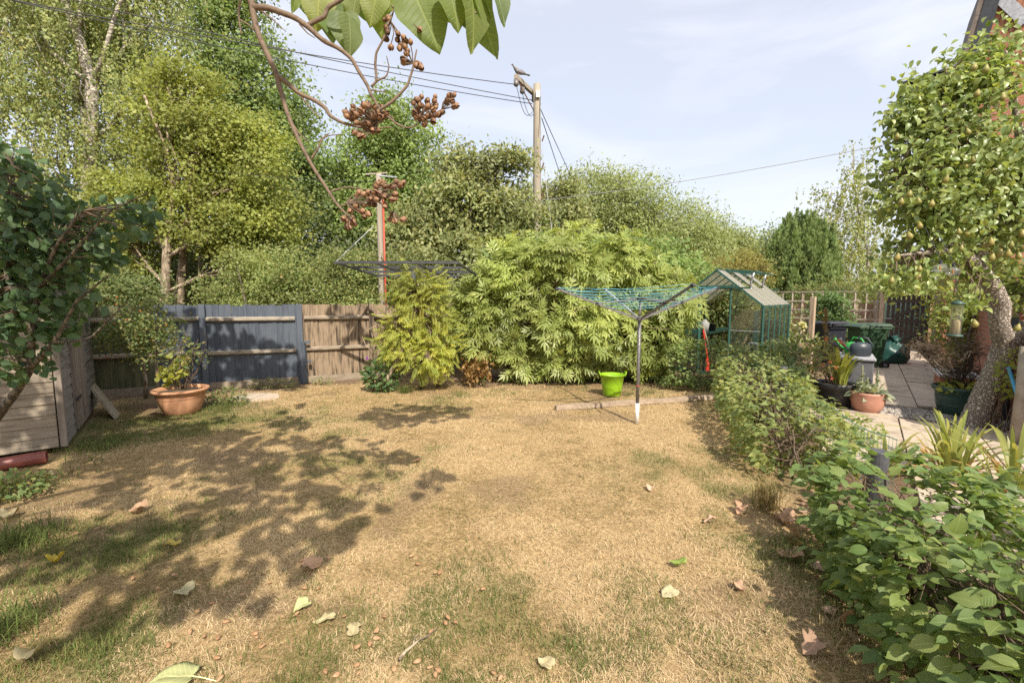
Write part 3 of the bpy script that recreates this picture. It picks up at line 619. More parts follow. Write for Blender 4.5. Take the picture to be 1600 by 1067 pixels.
# ------------------------------------------------------------------ SHED (left)
SB = nrm(V3(-.6, .8, 0)); SA = nrm(V3(-.8, -.6, 0)); S0 = G(100, 706) * np.array([1, 1, 0])      # near corner
shed = E('shed', 'weathered wooden shed with overlapping boards behind dark fruit tree', 'shed', S0)
LA, LB, HW, Z0 = 1.9, 2.45, 2.02, .07
NA, NB = -SB, -SA     # outward normals: front faces -SB, side faces -SA
mb = MB(); c = S0 + SA * (LA / 2 + .02) + SB * (LB / 2 + .02) + V3(0, 0, Z0 + HW / 2); a0 = math.atan2(-SA[1], -SA[0])
mb.box(c, (LA - .06, LB - .06, HW), rotz(a0)); mb.build('wall', M['shedgrey'], shed)
def planks(dirv, nv, s0, s1, z0, z1, mat, pitch=.118):
    z = z0
    while z < z1 - .02:
        h = min(pitch, z1 - z); a = S0 + dirv * s0 + V3(0, 0, z); b = S0 + dirv * s1 + V3(0, 0, z); t0, t1 = .026, .012; wz = V3(0, 0, h + .012)
        Vp = [a, b, b + wz, a + wz]; o0 = nv * (t0 + random.uniform(-.002, .002)); o1 = nv * t1
        vv = [a + o0, b + o0, b + o1 + wz, a + o1 + wz, a - nv * .03, b - nv * .03, b - nv * .03 + wz, a - nv * .03 + wz]
        mb = MB(); mb.add(vv, [(0, 1, 2, 3), (5, 4, 7, 6), (4, 5, 1, 0), (3, 2, 6, 7), (4, 0, 3, 7), (1, 5, 6, 2)]); o = mb.build('plank', mat, shed)
        # object axis along the board so that the grain follows it
        ax = math.atan2(dirv[1], dirv[0]); R3 = rotz(-ax); loc = a - S0
        co = np.array([v.co for v in o.data.vertices]) - loc; co = co @ R3.T; o.data.vertices.foreach_set('co', co.astype(np.float32).ravel()); o.data.update()
        o.location = tuple(loc); o.rotation_euler = (0, 0, ax); z += pitch
planks(SA, NA, .03, LA, Z0, Z0 + HW, M['shedboard'])
planks(SB, NB, .05, .62, Z0, Z0 + HW, M['shedgrey'])
planks(SB, NB, 1.48, LB, Z0, Z0 + HW, M['shedgrey'])
mb = MB(); mb.box(S0 + V3(0, 0, Z0 + HW / 2) + NA * .012 + NB * .012, (.055, .055, HW), rotz(a0)); mb.build('corner_post', M['sheddoor'], shed)
door = None
for k in range(6):
    s_ = .66 + .135 * k; mb = MB(); mb.box(S0 + SB * (s_ + .0675) + NB * (.03 + .003 * (k % 2)) + V3(0, 0, Z0 + .02 + .92), (.132, .03, 1.84), rotz(math.atan2(SB[1], SB[0])))
    if door is None: door = mb.build('door', M['sheddoor'], shed)
    else: mb.build('door_board', M['sheddoor'], door)
for z in (.45, 1.45): mb = MB(); mb.box(S0 + SB * .80 + NB * .052 + V3(0, 0, z), (.30, .008, .035), rotz(math.atan2(SB[1], SB[0]))); mb.build('hinge', M['cable'], door)
mb = MB(); mb.box(S0 + SB * 1.85 + NB * .035 + V3(0, 0, 1.45), (.40, .03, .62), rotz(math.atan2(SB[1], SB[0]))); win = mb.build('window_frame', M['sheddoor'], shed)
mb = MB(); mb.box(S0 + SB * 1.85 + NB * .056 + V3(0, 0, 1.45), (.32, .008, .54), rotz(math.atan2(SB[1], SB[0]))); mb.build('pane', M['glass'], win)
mb = MB(); e = .12
za, zb = Z0 + HW + .01, Z0 + HW + .42
pA = [S0 - SA * e - SB * e, S0 - SA * e + SB * (LB + e)]; pM = [S0 + SA * LA / 2 - SB * e, S0 + SA * LA / 2 + SB * (LB + e)]; pC = [S0 + SA * (LA + e) - SB * e, S0 + SA * (LA + e) + SB * (LB + e)]
up = lambda p, z: p + V3(0, 0, z)
for q0, q1, z0_, z1_ in ((pA, pM, za, zb), (pM, pC, zb, za)):
    lo_ = [up(q0[0], z0_), up(q0[1], z0_), up(q1[1], z1_), up(q1[0], z1_)]; hi_ = [p + V3(0, 0, .035) for p in lo_]
    mb.add(lo_ + hi_, [(0, 1, 2, 3), (7, 6, 5, 4), (0, 4, 5, 1), (1, 5, 6, 2), (2, 6, 7, 3), (3, 7, 4, 0)])
mb.build('roof', surf('roof felt', (.06, .07, .055), (.12, .13, .10), 9, .9), shed)
mb = MB(); g0, g1, g2 = S0 + SA * .02 + V3(0, 0, Z0 + HW - .01), S0 + SA * LA + V3(0, 0, Z0 + HW - .01), S0 + SA * LA / 2 + V3(0, 0, zb)
mb.add([g0 + NA * .01, g1 + NA * .01, g2 + NA * .01, g0 - NA * .03, g1 - NA * .03, g2 - NA * .03], [(0, 1, 2), (5, 4, 3)]); mb.build('gable', M['shedboard'], shed)
# plank leaning on the shed, clay pipe
mb = MB(); b0, b1 = G(183, 654), G(193, 640); t0_ = P(142, 603, 6.3); dv = t0_ - b0; sdv = nrm(b1 - b0) * .30; nv = nrm(np.cross(dv, sdv)) * .03
q = [b0, b0 + sdv, b0 + sdv + dv, b0 + dv]; mb.add(q + [p + nv for p in q], [(0, 1, 2, 3), (7, 6, 5, 4), (0, 4, 5, 1), (1, 5, 6, 2), (2, 6, 7, 3), (3, 7, 4, 0)])
tag(mb.build('leaning_board', M['slabboard'], loc=b0), 'short pale wide board leaning against the shed side', 'board')
mb = MB(); pa, pb = G(74, 722) + V3(0, 0, .06), G(-10, 735) + V3(0, 0, .05)
d = nrm(pa - pb); x_ = nrm(np.cross(d, (0, 0, 1))); y_ = np.cross(x_, d)
for ra, aa, bb in ((.062, pb, pa), (.05, pa, pb)):
    mb.tube([aa, (aa + bb) / 2, bb], ra, 16, cap=False)
ring = [pa + rr * (math.cos(j * math.pi / 8) * x_ + math.sin(j * math.pi / 8) * y_) for rr in (.062, .05) for j in range(16)]
mb.add(ring, [(j, (j + 1) % 16, 16 + (j + 1) % 16, 16 + j) for j in range(16)])
tag(mb.build('clay_pipe', M['claypipe'], smooth=True, loc=pa * np.array([1, 1, 0])), 'dark red clay pipe lying on grass under the shed edge', 'pipe')

# ------------------------------------------------------------------ FENCE (back left)
def fp(t_, z=0.0, o=0.0): return F0 + FU * (1.6 * t_) + FN * o + V3(0, 0, z)
fang = math.atan2(FU[1], FU[0])
board_me = {}
def fence(name, label, t0, t1, posts, mb_, mr_, mp_, base, gravel=True):
    th = E(name, label, 'fence', base); step = .104
    k = int(round((t1 - t0) * 1.6 / step))
    for i in range(k):
        s_ = t0 * 1.6 + step * (i + .5); hgt = 1.48 + random.choice((-.012, 0, .006, .015)); key = (mb_.name, round(hgt, 3))
        if key not in board_me:
            q = MB(); q.add([(-.056, 0, 0), (.056, -.009, 0), (.056, .010, 0), (-.056, .018, 0), (-.056, 0, hgt), (.056, -.009, hgt), (.056, .010, hgt), (-.056, .018, hgt)], [(0, 3, 2, 1), (4, 5, 6, 7), (0, 1, 5, 4), (1, 2, 6, 5), (2, 3, 7, 6), (3, 0, 4, 7)])
            me = bpy.data.meshes.new('board'); me.from_pydata(q.v, [], q.f); me.materials.append(mb_); board_me[key] = me
        o = link('board', board_me[key], th); o.location = tuple(F0 + FU * s_ + FN * random.uniform(-.003, .003) + V3(0, 0, .04) - base)
        o.rotation_euler = (random.uniform(-.004, .004), random.uniform(-.006, .006), fang)
    edges = sorted([t0] + [p for p in posts if t0 < p < t1] + [t1])
    for a, b in zip(edges[:-1], edges[1:]):
        for z in (1.27, .66):
            zz = z + random.uniform(-.012, .012); mb = MB(); a_, b_ = fp(a + .03, zz, .012), fp(b - .03, zz + random.uniform(-.015, .015), .012); v6 = []
            for p in (a_, b_): v6 += [p + V3(0, 0, .045), p + V3(0, 0, -.045), p + FN * .055 + V3(0, 0, .02), p + FN * .055 + V3(0, 0, -.02)]
            mb.add(v6, [(0, 2, 3, 1), (4, 5, 7, 6), (0, 4, 6, 2), (2, 6, 7, 3), (3, 7, 5, 1), (1, 5, 4, 0)]); mb.build('rail', mr_, th)
        mb = MB(); mb.bar(fp(a + .02, .05, .03), fp(b - .02, .05, .03), .03, .13); mb.build('gravel_board', M['railbrown'], th)
    for p in posts: mb = MB(); mb.box(fp(p, .76, .05), (.098, .098, 1.56), rotz(fang)); mb.build('post', mp_, th, bevel=.006)
    return th
fence('wooden_fence', 'algae stained shaded fence section between shed and navy fence', -2.75, -1.42, [-2.0], M['algae'], M['railbrown'], M['algae'], fp(-2.0))
fence('wooden_fence', 'worn navy painted fence behind the terracotta pot', -1.42, -.02, [-.985, 0], M['navy'], M['navyrail'], M['navy'], fp(-.7))
fence('wooden_fence', 'bare weathered brown fence beside the navy one', .02, 2.3, [.84, 1.75], M['fencebrown'], M['railbrown'], M['fencebrown'], fp(.8))
mb = MB(); mb.bar(fp(.03, 0, .15), fp(.025, .80, .12), .09); mb.box(fp(.075, .80, .13), (.09, .07, .05), rotz(fang)); mb.box(fp(.09, .42, .14), (.06, .06, .05), rotz(fang))
tag(mb.build('repair_post', M['navy'], loc=fp(.03, 0, .15), bevel=.005), 'short navy repair post bolted beside the tall navy fence post', 'post')

# ------------------------------------------------------------------ HOUSE (right)
house = E('house', 'house with steep orange boarded gable and black bargeboard behind the pear tree', 'house', Q(9.0, 2.5))
wv, hv_ = .92, 1.40
def wall_uv(name, u0, u1, z0, z1, mat, parent, v, th=.3):
    mb = MB(); mb.add([Q(u0, v, z0), Q(u1, v, z0), Q(u1, v, z1), Q(u0, v, z1), Q(u0, v + th, z0), Q(u1, v + th, z0), Q(u1, v + th, z1), Q(u0, v + th, z1)], [(0, 1, 2, 3), (5, 4, 7, 6), (1, 5, 6, 2), (4, 0, 3, 7), (3, 2, 6, 7)])
    o = mb.build(name, mat, parent); uvl = o.data.uv_layers.new(name='UVMap')
    for p in o.data.polygons:
        for li in p.loop_indices:
            co = np.array(o.data.vertices[o.data.loops[li].vertex_index].co) + wloc(parent); rel = co - QO
            uvl.data[li].uv = (float(rel @ QU + rel @ QV), float(co[2]))
    return o
UF = 9.0                                                    # the house front stands square to the path
hq = lambda v, z, o=0.0: Q(UF - o, v, z)
bw = MB(); bw.box((0, 0, 0), (.213, .02, .064)); bme = bpy.data.meshes.new('brick'); bme.from_pydata(bw.v, [], bw.f); bme.materials.append(M['brick'])
qa = math.atan2(QU[1], QU[0])
def onfront(px, py, o=0.0):
    d = ray(px, py); t_ = (UF - o - float((CAM - QO * XY0) @ QU)) / float(d @ QU); p = CAM + d * t_; return float((p - QO * XY0) @ QV), float(p[2])
XY0 = np.array([1, 1, 0]); va, zva = onfront(1512, 100); vb, zvb = onfront(1541, 0); ve = va + (vb - va) * 1.35; ze = zva + (zvb - zva) * 1.35
mb = MB(); vs = [hq(va, 0), hq(6.0, 0), hq(6.0, ze), hq(ve, ze), hq(va, zva)]; bk = [p + QU * 2.2 for p in vs]
mb.add(vs + bk, [(0, 1, 2, 3, 4), (9, 8, 7, 6, 5)] + [(i, 5 + i, 5 + (i + 1) % 5, (i + 1) % 5) for i in range(5)]); o = mb.build('wall', M['brickwall'], house)
uvl = o.data.uv_layers.new(name='UVMap')
for p in o.data.polygons:
    for li in p.loop_indices:
        co = np.array(o.data.vertices[o.data.loops[li].vertex_index].co); uvl.data[li].uv = (float(co @ QU + co @ QV), float(co[2]))
vdir = nrm(hq(ve, ze) - hq(va, zva)); 
for k in range(26):                                          # boards run parallel to the steep verge
    a_ = hq(va + .0 + k * .115, zva - .6, .02 + .004 * (k % 2)); b_ = a_ + vdir * (3.6)
    mb = MB(); mb.bar(a_, b_, .105, .03, up=-QU); mb.build('cladding_board', M['cladding'], house)
def slabq(q0, q1, q2, q3, th_, name, mat, parent):
    mb = MB(); q = [q0, q1, q2, q3]; nv = nrm(np.cross(q1 - q0, q3 - q0)); nv = nv if nv[2] > 0 else -nv
    mb.add(q + [p + nv * th_ for p in q], [(0, 1, 2, 3), (7, 6, 5, 4), (0, 4, 5, 1), (1, 5, 6, 2), (2, 6, 7, 3), (3, 7, 4, 0)]); return mb.build(name, mat, parent)
w0, w1 = hq(va, zva, .2) - vdir * .4 - QV * .03, hq(ve, ze, .2) - QV * .03
slabq(w0, w1, w1 + QU * 2.7, w0 + QU * 2.7, .12, 'roof', M['rooftile'], house)
mb = MB(); mb.bar(w0 + QV * .10, w1 + QV * .10, .20, .05, up=-QU); mb.build('bargeboard', M['fascia'], house)
mb = MB(); mb.bar(w0 + QU * .11 + QV * .22, w1 + QU * .11 + QV * .22, .14, .14, up=-QU); mb.build('soffit', M['fascia'], house)
mb = MB(); f0, f1 = onfront(1562, -5, .1), onfront(1604, 35, .1); mb.bar(hq(f0[0], f0[1], .1), hq(f1[0], f1[1], .1), .26, .05, up=-QU); mb.build('flashing', M['lead'], house)
b0, b1 = onfront(1408, 200), onfront(1408, 135); bv, bz0, bz1 = b0[0], b0[1], b1[1]; bwd = va + .25 - bv
dm = MB(); dm.box(Q(UF + .9, bv + bwd / 2, (bz0 + bz1) / 2), (1.7, bwd, bz1 - bz0), rotz(qa)); dmo = dm.build('bay', M['fascia'], house)
slabq(Q(UF - .1, bv - .1, bz1 + .02), Q(UF + 2, bv - .1, bz1 + .02), Q(UF + 2, va + .2, bz1 + .2), Q(UF - .1, va + .2, bz1 + .2), .06, 'bay_roof', M['fascia'], dmo)
for k in range(5): mb = MB(); hh_ = (bz1 - bz0) / 5; mb.box(Q(UF - .0, bv + bwd / 2, bz0 + hh_ * (k + .5)), (.02, bwd + .02, hh_ * .94), rotz(qa) @ roty(-.08)); mb.build('cladding_board', M['fascia'], dmo)
bwl = E('brick_garden_wall', 'low orange brick wall behind the leaning pear trunk', 'wall', Q(-1.8, wv)); hb = wloc(bwl)
def brick_patch(u0, u1, z0, z1, parent):
    mbk = MB(); mbk.box(Q((u0 + u1) / 2, wv + .05, (z0 + z1) / 2), (u1 - u0, .12, z1 - z0), rotz(qa)); mo = mbk.build('mortar', M['mortar'], parent)
    for r_ in range(int((z1 - z0) / .075)):
        for k in range(int((u1 - u0) / .225)):
            o = link('brick', bme, mo); o.location = tuple(Q(u0 + .115 + k * .225 + (.1 if r_ % 2 and k < int((u1 - u0) / .225) - 1 else 0), wv - .014 + random.uniform(-.002, .002), z0 + .0375 + r_ * .075) - hb); o.rotation_euler = (0, 0, qa)
    for r_ in range(int((z1 - z0) / .075)):
        o = link('brick', bme, mo); o.location = tuple(Q(u0 - .012, wv + .055, z0 + .0375 + r_ * .075) - hb); o.rotation_euler = (0, 0, qa + math.pi / 2); o.scale = (.55, 1, 1)
brick_patch(-1.8, .0, .02, 1.35, bwl)
wall_uv('long_wall', .0, 6.5, 0, 1.5, M['brickwall'], bwl, wv, .12)
mb = MB(); mb.box(Q(4.1, wv - .02, .72), (.85, .06, 1.4), rotz(qa)); mb.build('side_door', M['fascia'], bwl)
mb = MB(); mb.tube([Q(-.15, wv - .07, .02), Q(-.15, wv - .07, 1.4)], .035, 10); mb.build('downpipe', M['fascia'], bwl)
# brick step with pale cap
stp = E('brick_plinth', 'low brick plinth with pale cap stone beside the path', 'plinth', Q(2.2, .62))
mb = MB(); mb.box(Q(2.3, .64, .14), (.82, .46, .28), rotz(qa)); po = mb.build('core', M['mortar'], stp)
for r_ in range(4):
    for k in range(4):
        o = link('brick', bme, po); o.location = tuple(Q(1.99 + k * .22 + (.05 if r_ % 2 else 0) - .02, .405, .035 + r_ * .07) - wloc(stp)); o.rotation_euler = (0, 0, qa)
    for k in range(2):
        o = link('brick', bme, po); o.location = tuple(Q(1.885, .52 + k * .22, .035 + r_ * .07) - wloc(stp)); o.rotation_euler = (0, 0, qa + math.pi / 2)
mb = MB(); mb.box(Q(2.3, .63, .305), (.92, .54, .05), rotz(qa)); mb.build('cap_stone', M['capstone'], stp, bevel=.008)

# ------------------------------------------------------------------ UTILITY POLES AND WIRES
PB = P(840, 466, 14.3) * np.array([1, 1, 0]); PT = P(839, 132, 14.3); PH = PT[2]
pole = E('utility_pole', 'tall weathered wooden utility pole with a pigeon on its cross arm', 'utility pole', PB, 'utility poles')
mb = MB(); mb.tube([PB + (PT * np.array([1, 1, 0]) - PB) * k + V3(0, 0, PH * k) for k in np.linspace(0, 1, 10)], np.linspace(.15, .105, 10), 14, wob=.02); mb.build('pole', M['polewood'], pole, True)
A0, A1 = P(812, 166, 13.5), P(848, 132, 14.9); A0[2] = A1[2] = PH - .12
adir = nrm(A1 - A0); perp = V3(adir[1], -adir[0], 0)
mb = MB(); mb.bar(A0 - perp * .14, A1 - perp * .14, .10, .13); mb.build('cross_arm', M['polewood'], pole, bevel=.006)
for s_ in (.12, .85):
    mb = MB(); mb.tube([A0 + adir * s_ * np.linalg.norm(A1 - A0) - perp * .14 + V3(0, 0, -.07), PT * np.array([1, 1, 0]) - perp * .1 + V3(0, 0, PH - .75)], .018, 6); mb.build('brace', M['rust'], pole)
ins = []
for s_, z in ((.03, -.12), (.28, -.17), (.78, -.12), (.97, -.10)):
    q = A0 + adir * s_ * np.linalg.norm(A1 - A0) - perp * .14; mb = MB(); mb.lathe([(.03, -.02), (.075, -.05), (.07, -.12), (.085, -.15), (.06, -.20), (.02, -.22)], q + V3(0, 0, z + .08), 12, cap1=True)
    mb.build('insulator', M['insul'], pole, True); ins.append(q + V3(0, 0, z - .08))
mb = MB(); mb.box(PT + V3(.02, -.14, -.35), (.12, .08, .2)); mb.build('junction_box', M['white'], pole, bevel=.01)
for z in (4.7, 5.6, 6.4): mb = MB(); mb.bar(PB + V3(.10, -.12, z), PB + V3(.16, -.18, z + .16), .03); mb.build('step_iron', M['rust'], pole)
for a_, b_, s_ in ((ins[0], PT + V3(-.1, -.1, -.8), .5), (ins[1], PT + V3(-.1, -.1, -.9), .45), (ins[3], PT + V3(.1, -.1, -.6), .5), (PT + V3(.1, -.1, -.4), PT + V3(.14, -.1, -2.6), .05)):
    mb = MB(); mb.tube(curve_pts(a_, b_, 9, sag=s_, wob=.03), .009, 5); mb.build('jumper_cable', M['cable'], pole)
def wire(label, a, b, sag, r, mat='cable', name='overhead_wire', group='overhead wires'):
    a, b = np.asarray(a), np.asarray(b); t_ = np.linspace(0, 1, 24)[:, None]; p = a + (b - a) * t_; p[:, 2] -= (sag * 4 * t_ * (1 - t_))[:, 0]
    mb = MB(); mb.tube(p, r, 5); return tag(mb.build(name, M[mat], loc=a), label, 'wire', group)
wire('upper of the two close wires running from the pole over the left trees', ins[2], V3(-16.5, 8.0, 8.9), .25, .011)
wire('lower of the two close wires running from the pole over the left trees', ins[2] + V3(-.05, 0, -.1), V3(-16.3, 7.6, 8.35), .3, .011)
wire('lowest left wire, ending at the insulator below the pigeon', ins[0], V3(-16.0, 7.0, 7.8), .28, .011)
wire('upper thick wire dropping from the pole top behind the right trees', ins[3], V3(9.5, 46, 7.2), .3, .014)
wire('lower thick wire dropping from the pole shaft behind the right trees', PB + V3(.1, .05, 7.15), V3(8.2, 48, 6.3), .3, .014)
wire('thin pale wire running level from the pole to the house', PB + V3(.1, 0, 4.68), Q(3.0, wv - .4, 4.75), .12, .008, 'paleplastic')
wire('steep stay wire beside the pole running to the ground', PB + V3(.1, 0, 6.2), PB + V3(.95, .1, .1), 0, .012, 'paleplastic', 'stay_wire')
wire('thin wire sagging through the left trees towards the small pole', P(20, 205, 12.8), P(596, 285, 10.95), .3, .006, 'cable')
# pigeon
pg = A0 + adir * .16 - perp * .14 + V3(0, 0, .07)
bird = E('pigeon', 'grey wood pigeon perched on the pole cross arm', 'bird', pg)
hd = nrm(V3(-.95, -.25, 0)); sdv = V3(-hd[1], hd[0], 0)
sp = [(-.24, .09, .012, .03), (-.17, .10, .028, .045), (-.08, .115, .062, .062), (.0, .14, .080, .078), (.07, .18, .072, .070), (.115, .225, .048, .045), (.135, .262, .036, .033), (.15, .29, .036, .036), (.17, .305, .028, .028), (.195, .303, .009, .009)]
Vb = []; nb = 12
for x, z, rw, rh in sp:
    for j in range(nb):
        a = 2 * math.pi * j / nb; Vb.append(pg + hd * (x - (.25 if False else 0)) + sdv * rw * math.cos(a) + V3(0, 0, z + rh * math.sin(a)))
mb = MB(); k = len(sp); mb.add(Vb, [(i * nb + j, i * nb + (j + 1) % nb, (i + 1) * nb + (j + 1) % nb, (i + 1) * nb + j) for i in range(k - 1) for j in range(nb)] + [tuple(range(nb - 1, -1, -1)), tuple(range((k - 1) * nb, k * nb))])
mb.build('body', M['pigeon'], bird, True)
for s_ in (-1, 1):
    mb = MB(); w0 = pg + sdv * s_ * .072; mb.add([w0 + hd * .08 + V3(0, 0, .20), w0 + hd * .05 + V3(0, 0, .11), w0 + hd * -.08 - sdv * s_ * .004 + V3(0, 0, .085), w0 - hd * .27 - sdv * s_ * .05 + V3(0, 0, .095), w0 - hd * .10 - sdv * s_ * .01 + V3(0, 0, .165)] + [w0 - sdv * s_ * .012 + hd * .08 + V3(0, 0, .19), w0 - sdv * s_ * .02 + hd * -.1 + V3(0, 0, .12)], [(0, 1, 2, 3, 4), (0, 4, 6, 5), (4, 3, 6)]); mb.build('wing', M['pigeon'], bird)
    mb = MB(); mb.tube([pg + sdv * s_ * .03 + V3(0, 0, .09), pg + sdv * s_ * .03 + V3(0, 0, .0)], .008, 6); mb.bar(pg + sdv * s_ * .03 - hd * .02, pg + sdv * s_ * .03 + hd * .04, .02, .006); mb.build('leg', M['rust'], bird)
    mb = MB(); mb.ball(pg + hd * .158 + sdv * s_ * .034 + V3(0, 0, .297), .006); mb.build('eye', M['cable'], bird)
mb = MB(); mb.add([pg - hd * .2 + sdv * .03 + V3(0, 0, .1), pg - hd * .2 - sdv * .03 + V3(0, 0, .1), pg - hd * .36 - sdv * .05 + V3(0, 0, .07), pg - hd * .36 + sdv * .05 + V3(0, 0, .07), pg - hd * .2 + sdv * .03 + V3(0, 0, .085), pg - hd * .2 - sdv * .03 + V3(0, 0, .085), pg - hd * .36 - sdv * .05 + V3(0, 0, .062), pg - hd * .36 + sdv * .05 + V3(0, 0, .062)], [(0, 1, 2, 3), (7, 6, 5, 4), (0, 3, 7, 4), (1, 5, 6, 2), (3, 2, 6, 7)]); mb.build('tail', M['pigeon'], bird)
mb = MB(); mb.lathe([(.012, 0), (.001, .03)], (0, 0, 0), 6); Rb = frames(nrm(V3(1, 0, 0))[None], np.array([[0, 0, 1.0]]))[0]
mb.v = [tuple(pg + hd * (.19 + p[2]) + sdv * p[0] + V3(0, 0, .302 + p[1] - p[2] * .3)) for p in mb.v]; mb.build('beak', M['terracotta'], bird)
# second pole
P2 = P(597, 466, 11.0) * np.array([1, 1, 0]); p2h = P(597, 272, 11.0)[2]
pole2 = E('utility_pole', 'shorter pale pole with a T top and red cable guard among the trees', 'utility pole', P2, 'utility poles')
mb = MB(); mb.tube([P2 + V3(0, 0, z) for z in np.linspace(0, p2h, 8)], np.linspace(.085, .066, 8), 12, wob=.02); mb.build('pole', M['polewood'], pole2, True)
mb = MB(); mb.bar(P2 + V3(-.27, -.15, p2h - .05), P2 + V3(.18, .12, p2h + .06), .03); mb.build('cross_arm', M['polewood'], pole2)
mb = MB(); mb.bar(P2 + V3(.0, -.06, p2h - .05), P2 + V3(.42, .06, p2h - .06), .028); mb.build('bracket', M['lead'], pole2)
mb = MB(); mb.tube([P2 + V3(.12, -.11, z) for z in (.2, 2, p2h - .62)], .022, 10); mb.build('cable_guard', M['redstripe'], pole2, True)
# brown box on a post beside the pole
bx = P(862, 369, 13.6); nb_ = E('nest_box', 'small rust brown box standing behind the big shrub by the pole', 'box', bx * np.array([1, 1, 0]))
mb = MB(); mb.box(bx + V3(0, 0, -.03), (.38, .3, .20)); mb.build('body', M['rust'], nb_, bevel=.01)
mb = MB(); mb.box(bx + V3(0, -.02, .09), (.46, .38, .03), rotx(.1)); mb.build('lid', M['rust'], nb_)
mb = MB(); mb.tube([bx * np.array([1, 1, 0]), bx + V3(0, 0, -.12)], .05, 8); mb.build('post', M['polewood'], nb_)

# ------------------------------------------------------------------ SLATTED FRAME over the wisteria
corn = [P(524, 411, 7.5), P(716, 414, 7.3), P(748, 434, 8.7), P(588, 431, 9.0)]
for c_, z in zip(corn, (2.24, 2.22, 2.07, 2.10)): c_[2] = z
ppost = V3(-1.66, 8.15, 0)
fr = E('slatted_canopy', 'black slatted flat canopy frame raised on a post over the wisteria', 'pergola', ppost)
for k in range(4):
    f_ = k / 3; a = corn[0] * (1 - f_) + corn[3] * f_; b = corn[1] * (1 - f_) + corn[2] * f_; mb = MB(); mb.bar(a, b, .05, .042); mb.build('slat', M['blacksteel'], fr)
for f_ in (.0, .33, .66, 1.0):
    a = corn[0] * (1 - f_) + corn[1] * f_; b = corn[3] * (1 - f_) + corn[2] * f_; mb = MB(); mb.bar(a - V3(0, 0, .005), b - V3(0, 0, .005), .05, .026); mb.build('cross_slat', M['blacksteel'], fr)
cm = sum(corn) / 4; mb = MB(); mb.tube([ppost, ppost * .5 + (cm - V3(0, 0, .03)) * .5, cm - V3(0, 0, .03)], .045, 10); mb.build('post', M['blacksteel'], fr, True)
mb = MB(); mb.ball(P(647, 452, 8.0), .09, 10, 8, sz=1.2); mb.build('hanging_ball', M['rubber'], fr, True)
wire('thin stay running up from the canopy corner', corn[0], corn[0] + V3(.35, 1.0, .75), 0, .006, 'paleplastic', 'stay_wire')

# ------------------------------------------------------------------ ROTARY DRYER
D0 = G(995, 661) * np.array([1, 1, 0]); dry = E('rotary_dryer', 'open rotary clothes dryer with blue lines standing on the lawn', 'clothes dryer', D0)
mb = MB(); mb.tube([D0, D0 + V3(0, 0, .27)], .027, 14); mb.build('ground_sleeve', M['whiteplastic'], dry, True)
mb = MB(); mb.tube([D0 + V3(0, 0, .27), D0 + V3(0, 0, 1.36)], .022, 14); mb.build('mast', M['steel'], dry, True)
mb = MB(); mb.tube([D0 + V3(0, 0, 1.36), D0 + V3(0, 0, 1.64)], .016, 12); mb.build('upper_mast', M['steel'], dry, True)
mb = MB(); mb.tube([D0 + V3(0, 0, .50), D0 + V3(0, 0, .512)], .0235, 14); mb.build('band', M['redstripe'], dry)
mb = MB(); mb.box(D0 + V3(0, 0, 1.385), (.085, .085, .05), rotz(.2)); mb.build('hub', M['steel'], dry, bevel=.008)
mb = MB(); mb.box(D0 + V3(0, 0, 1.645), (.10, .10, .035), rotz(.2)); mb.build('top_collar', M['cable'], dry, bevel=.008)
arms = []
for k, dg in enumerate((12, 102, 192, 282)):
    a = R_(dg); h = V3(math.cos(a), math.sin(a), 0); q0, q1 = D0 + h * .03 + V3(0, 0, 1.385), D0 + h * 1.12 + V3(0, 0, 1.785 + (-.02 if k == 2 else 0)); arms.append((q0, q1))
    mb = MB(); mb.bar(q0, q1, .022, .026); am = mb.build('arm', M['alu'] if k == 1 else M['steel'], dry)
    mb = MB(); mb.bar(q1 - nrm(q1 - q0) * .02, q1 + nrm(q1 - q0) * .025, .03, .032); mb.build('end_cap', M['cable'], am)
    mid = q0 + (q1 - q0) * .52; mb = MB(); mb.bar(D0 + h * .03 + V3(0, 0, 1.645), mid, .014, .018); st_ = mb.build('strut', M['steel'], dry)
    mb = MB(); mb.box(mid, (.035, .035, .04), rotz(a)); mb.build('slider', M['cable'], st_)
for k in range(8):
    f_ = .34 + .66 * k / 7.0; mb = MB()
    for i in range(4):
        a, b = [q0 + (q1 - q0) * f_ + V3(0, 0, .016) for q0, q1 in (arms[i], arms[(i + 1) % 4])]
        mb.tube(curve_pts(a, b, 5, sag=.018 + .012 * random.random(), wob=.004), .0023, 5)
    mb.build('clothes_line', M['blueline'], dry)
# tub, lawn edging plank, stepping stone
tb = G(956, 617) * np.array([1, 1, 0]); mb = MB(); mb.lathe([(.145, .0), (.15, .01), (.175, .18), (.20, .345), (.213, .35), (.213, .362), (.192, .362), (.168, .18), (.142, .02), (.001, .02)], tb, 30, cap0=True)
tub = E('plastic_tub', 'lime green flexible tub standing under the big shrub', 'tub', tb); mb.build('body', M['lime'], tub, True)
for s_ in (-1, 1):
    mb = MB(); mb.tube([tb + V3(s_ * .20, -.06, .33), tb + V3(s_ * .225, -.05, .39), tb + V3(s_ * .23, 0, .405), tb + V3(s_ * .225, .05, .39), tb + V3(s_ * .20, .06, .33)], .012, 6); mb.build('handle', M['lime'], tub, True)
mb = MB(); e0, e1 = G(868, 640), G(1118, 623); nn_ = nrm(np.cross(e1 - e0, (0, 0, 1))); 
q = []
for k in range(9):
    c = e0 + (e1 - e0) * k / 8 + nn_ * .012 * math.sin(k * 1.3); h_ = .065 + .006 * math.sin(k * 2.1); q += [c - nn_ * .045, c + nn_ * .045, c + nn_ * .04 + V3(0, 0, h_), c - nn_ * .04 + V3(0, 0, h_)]
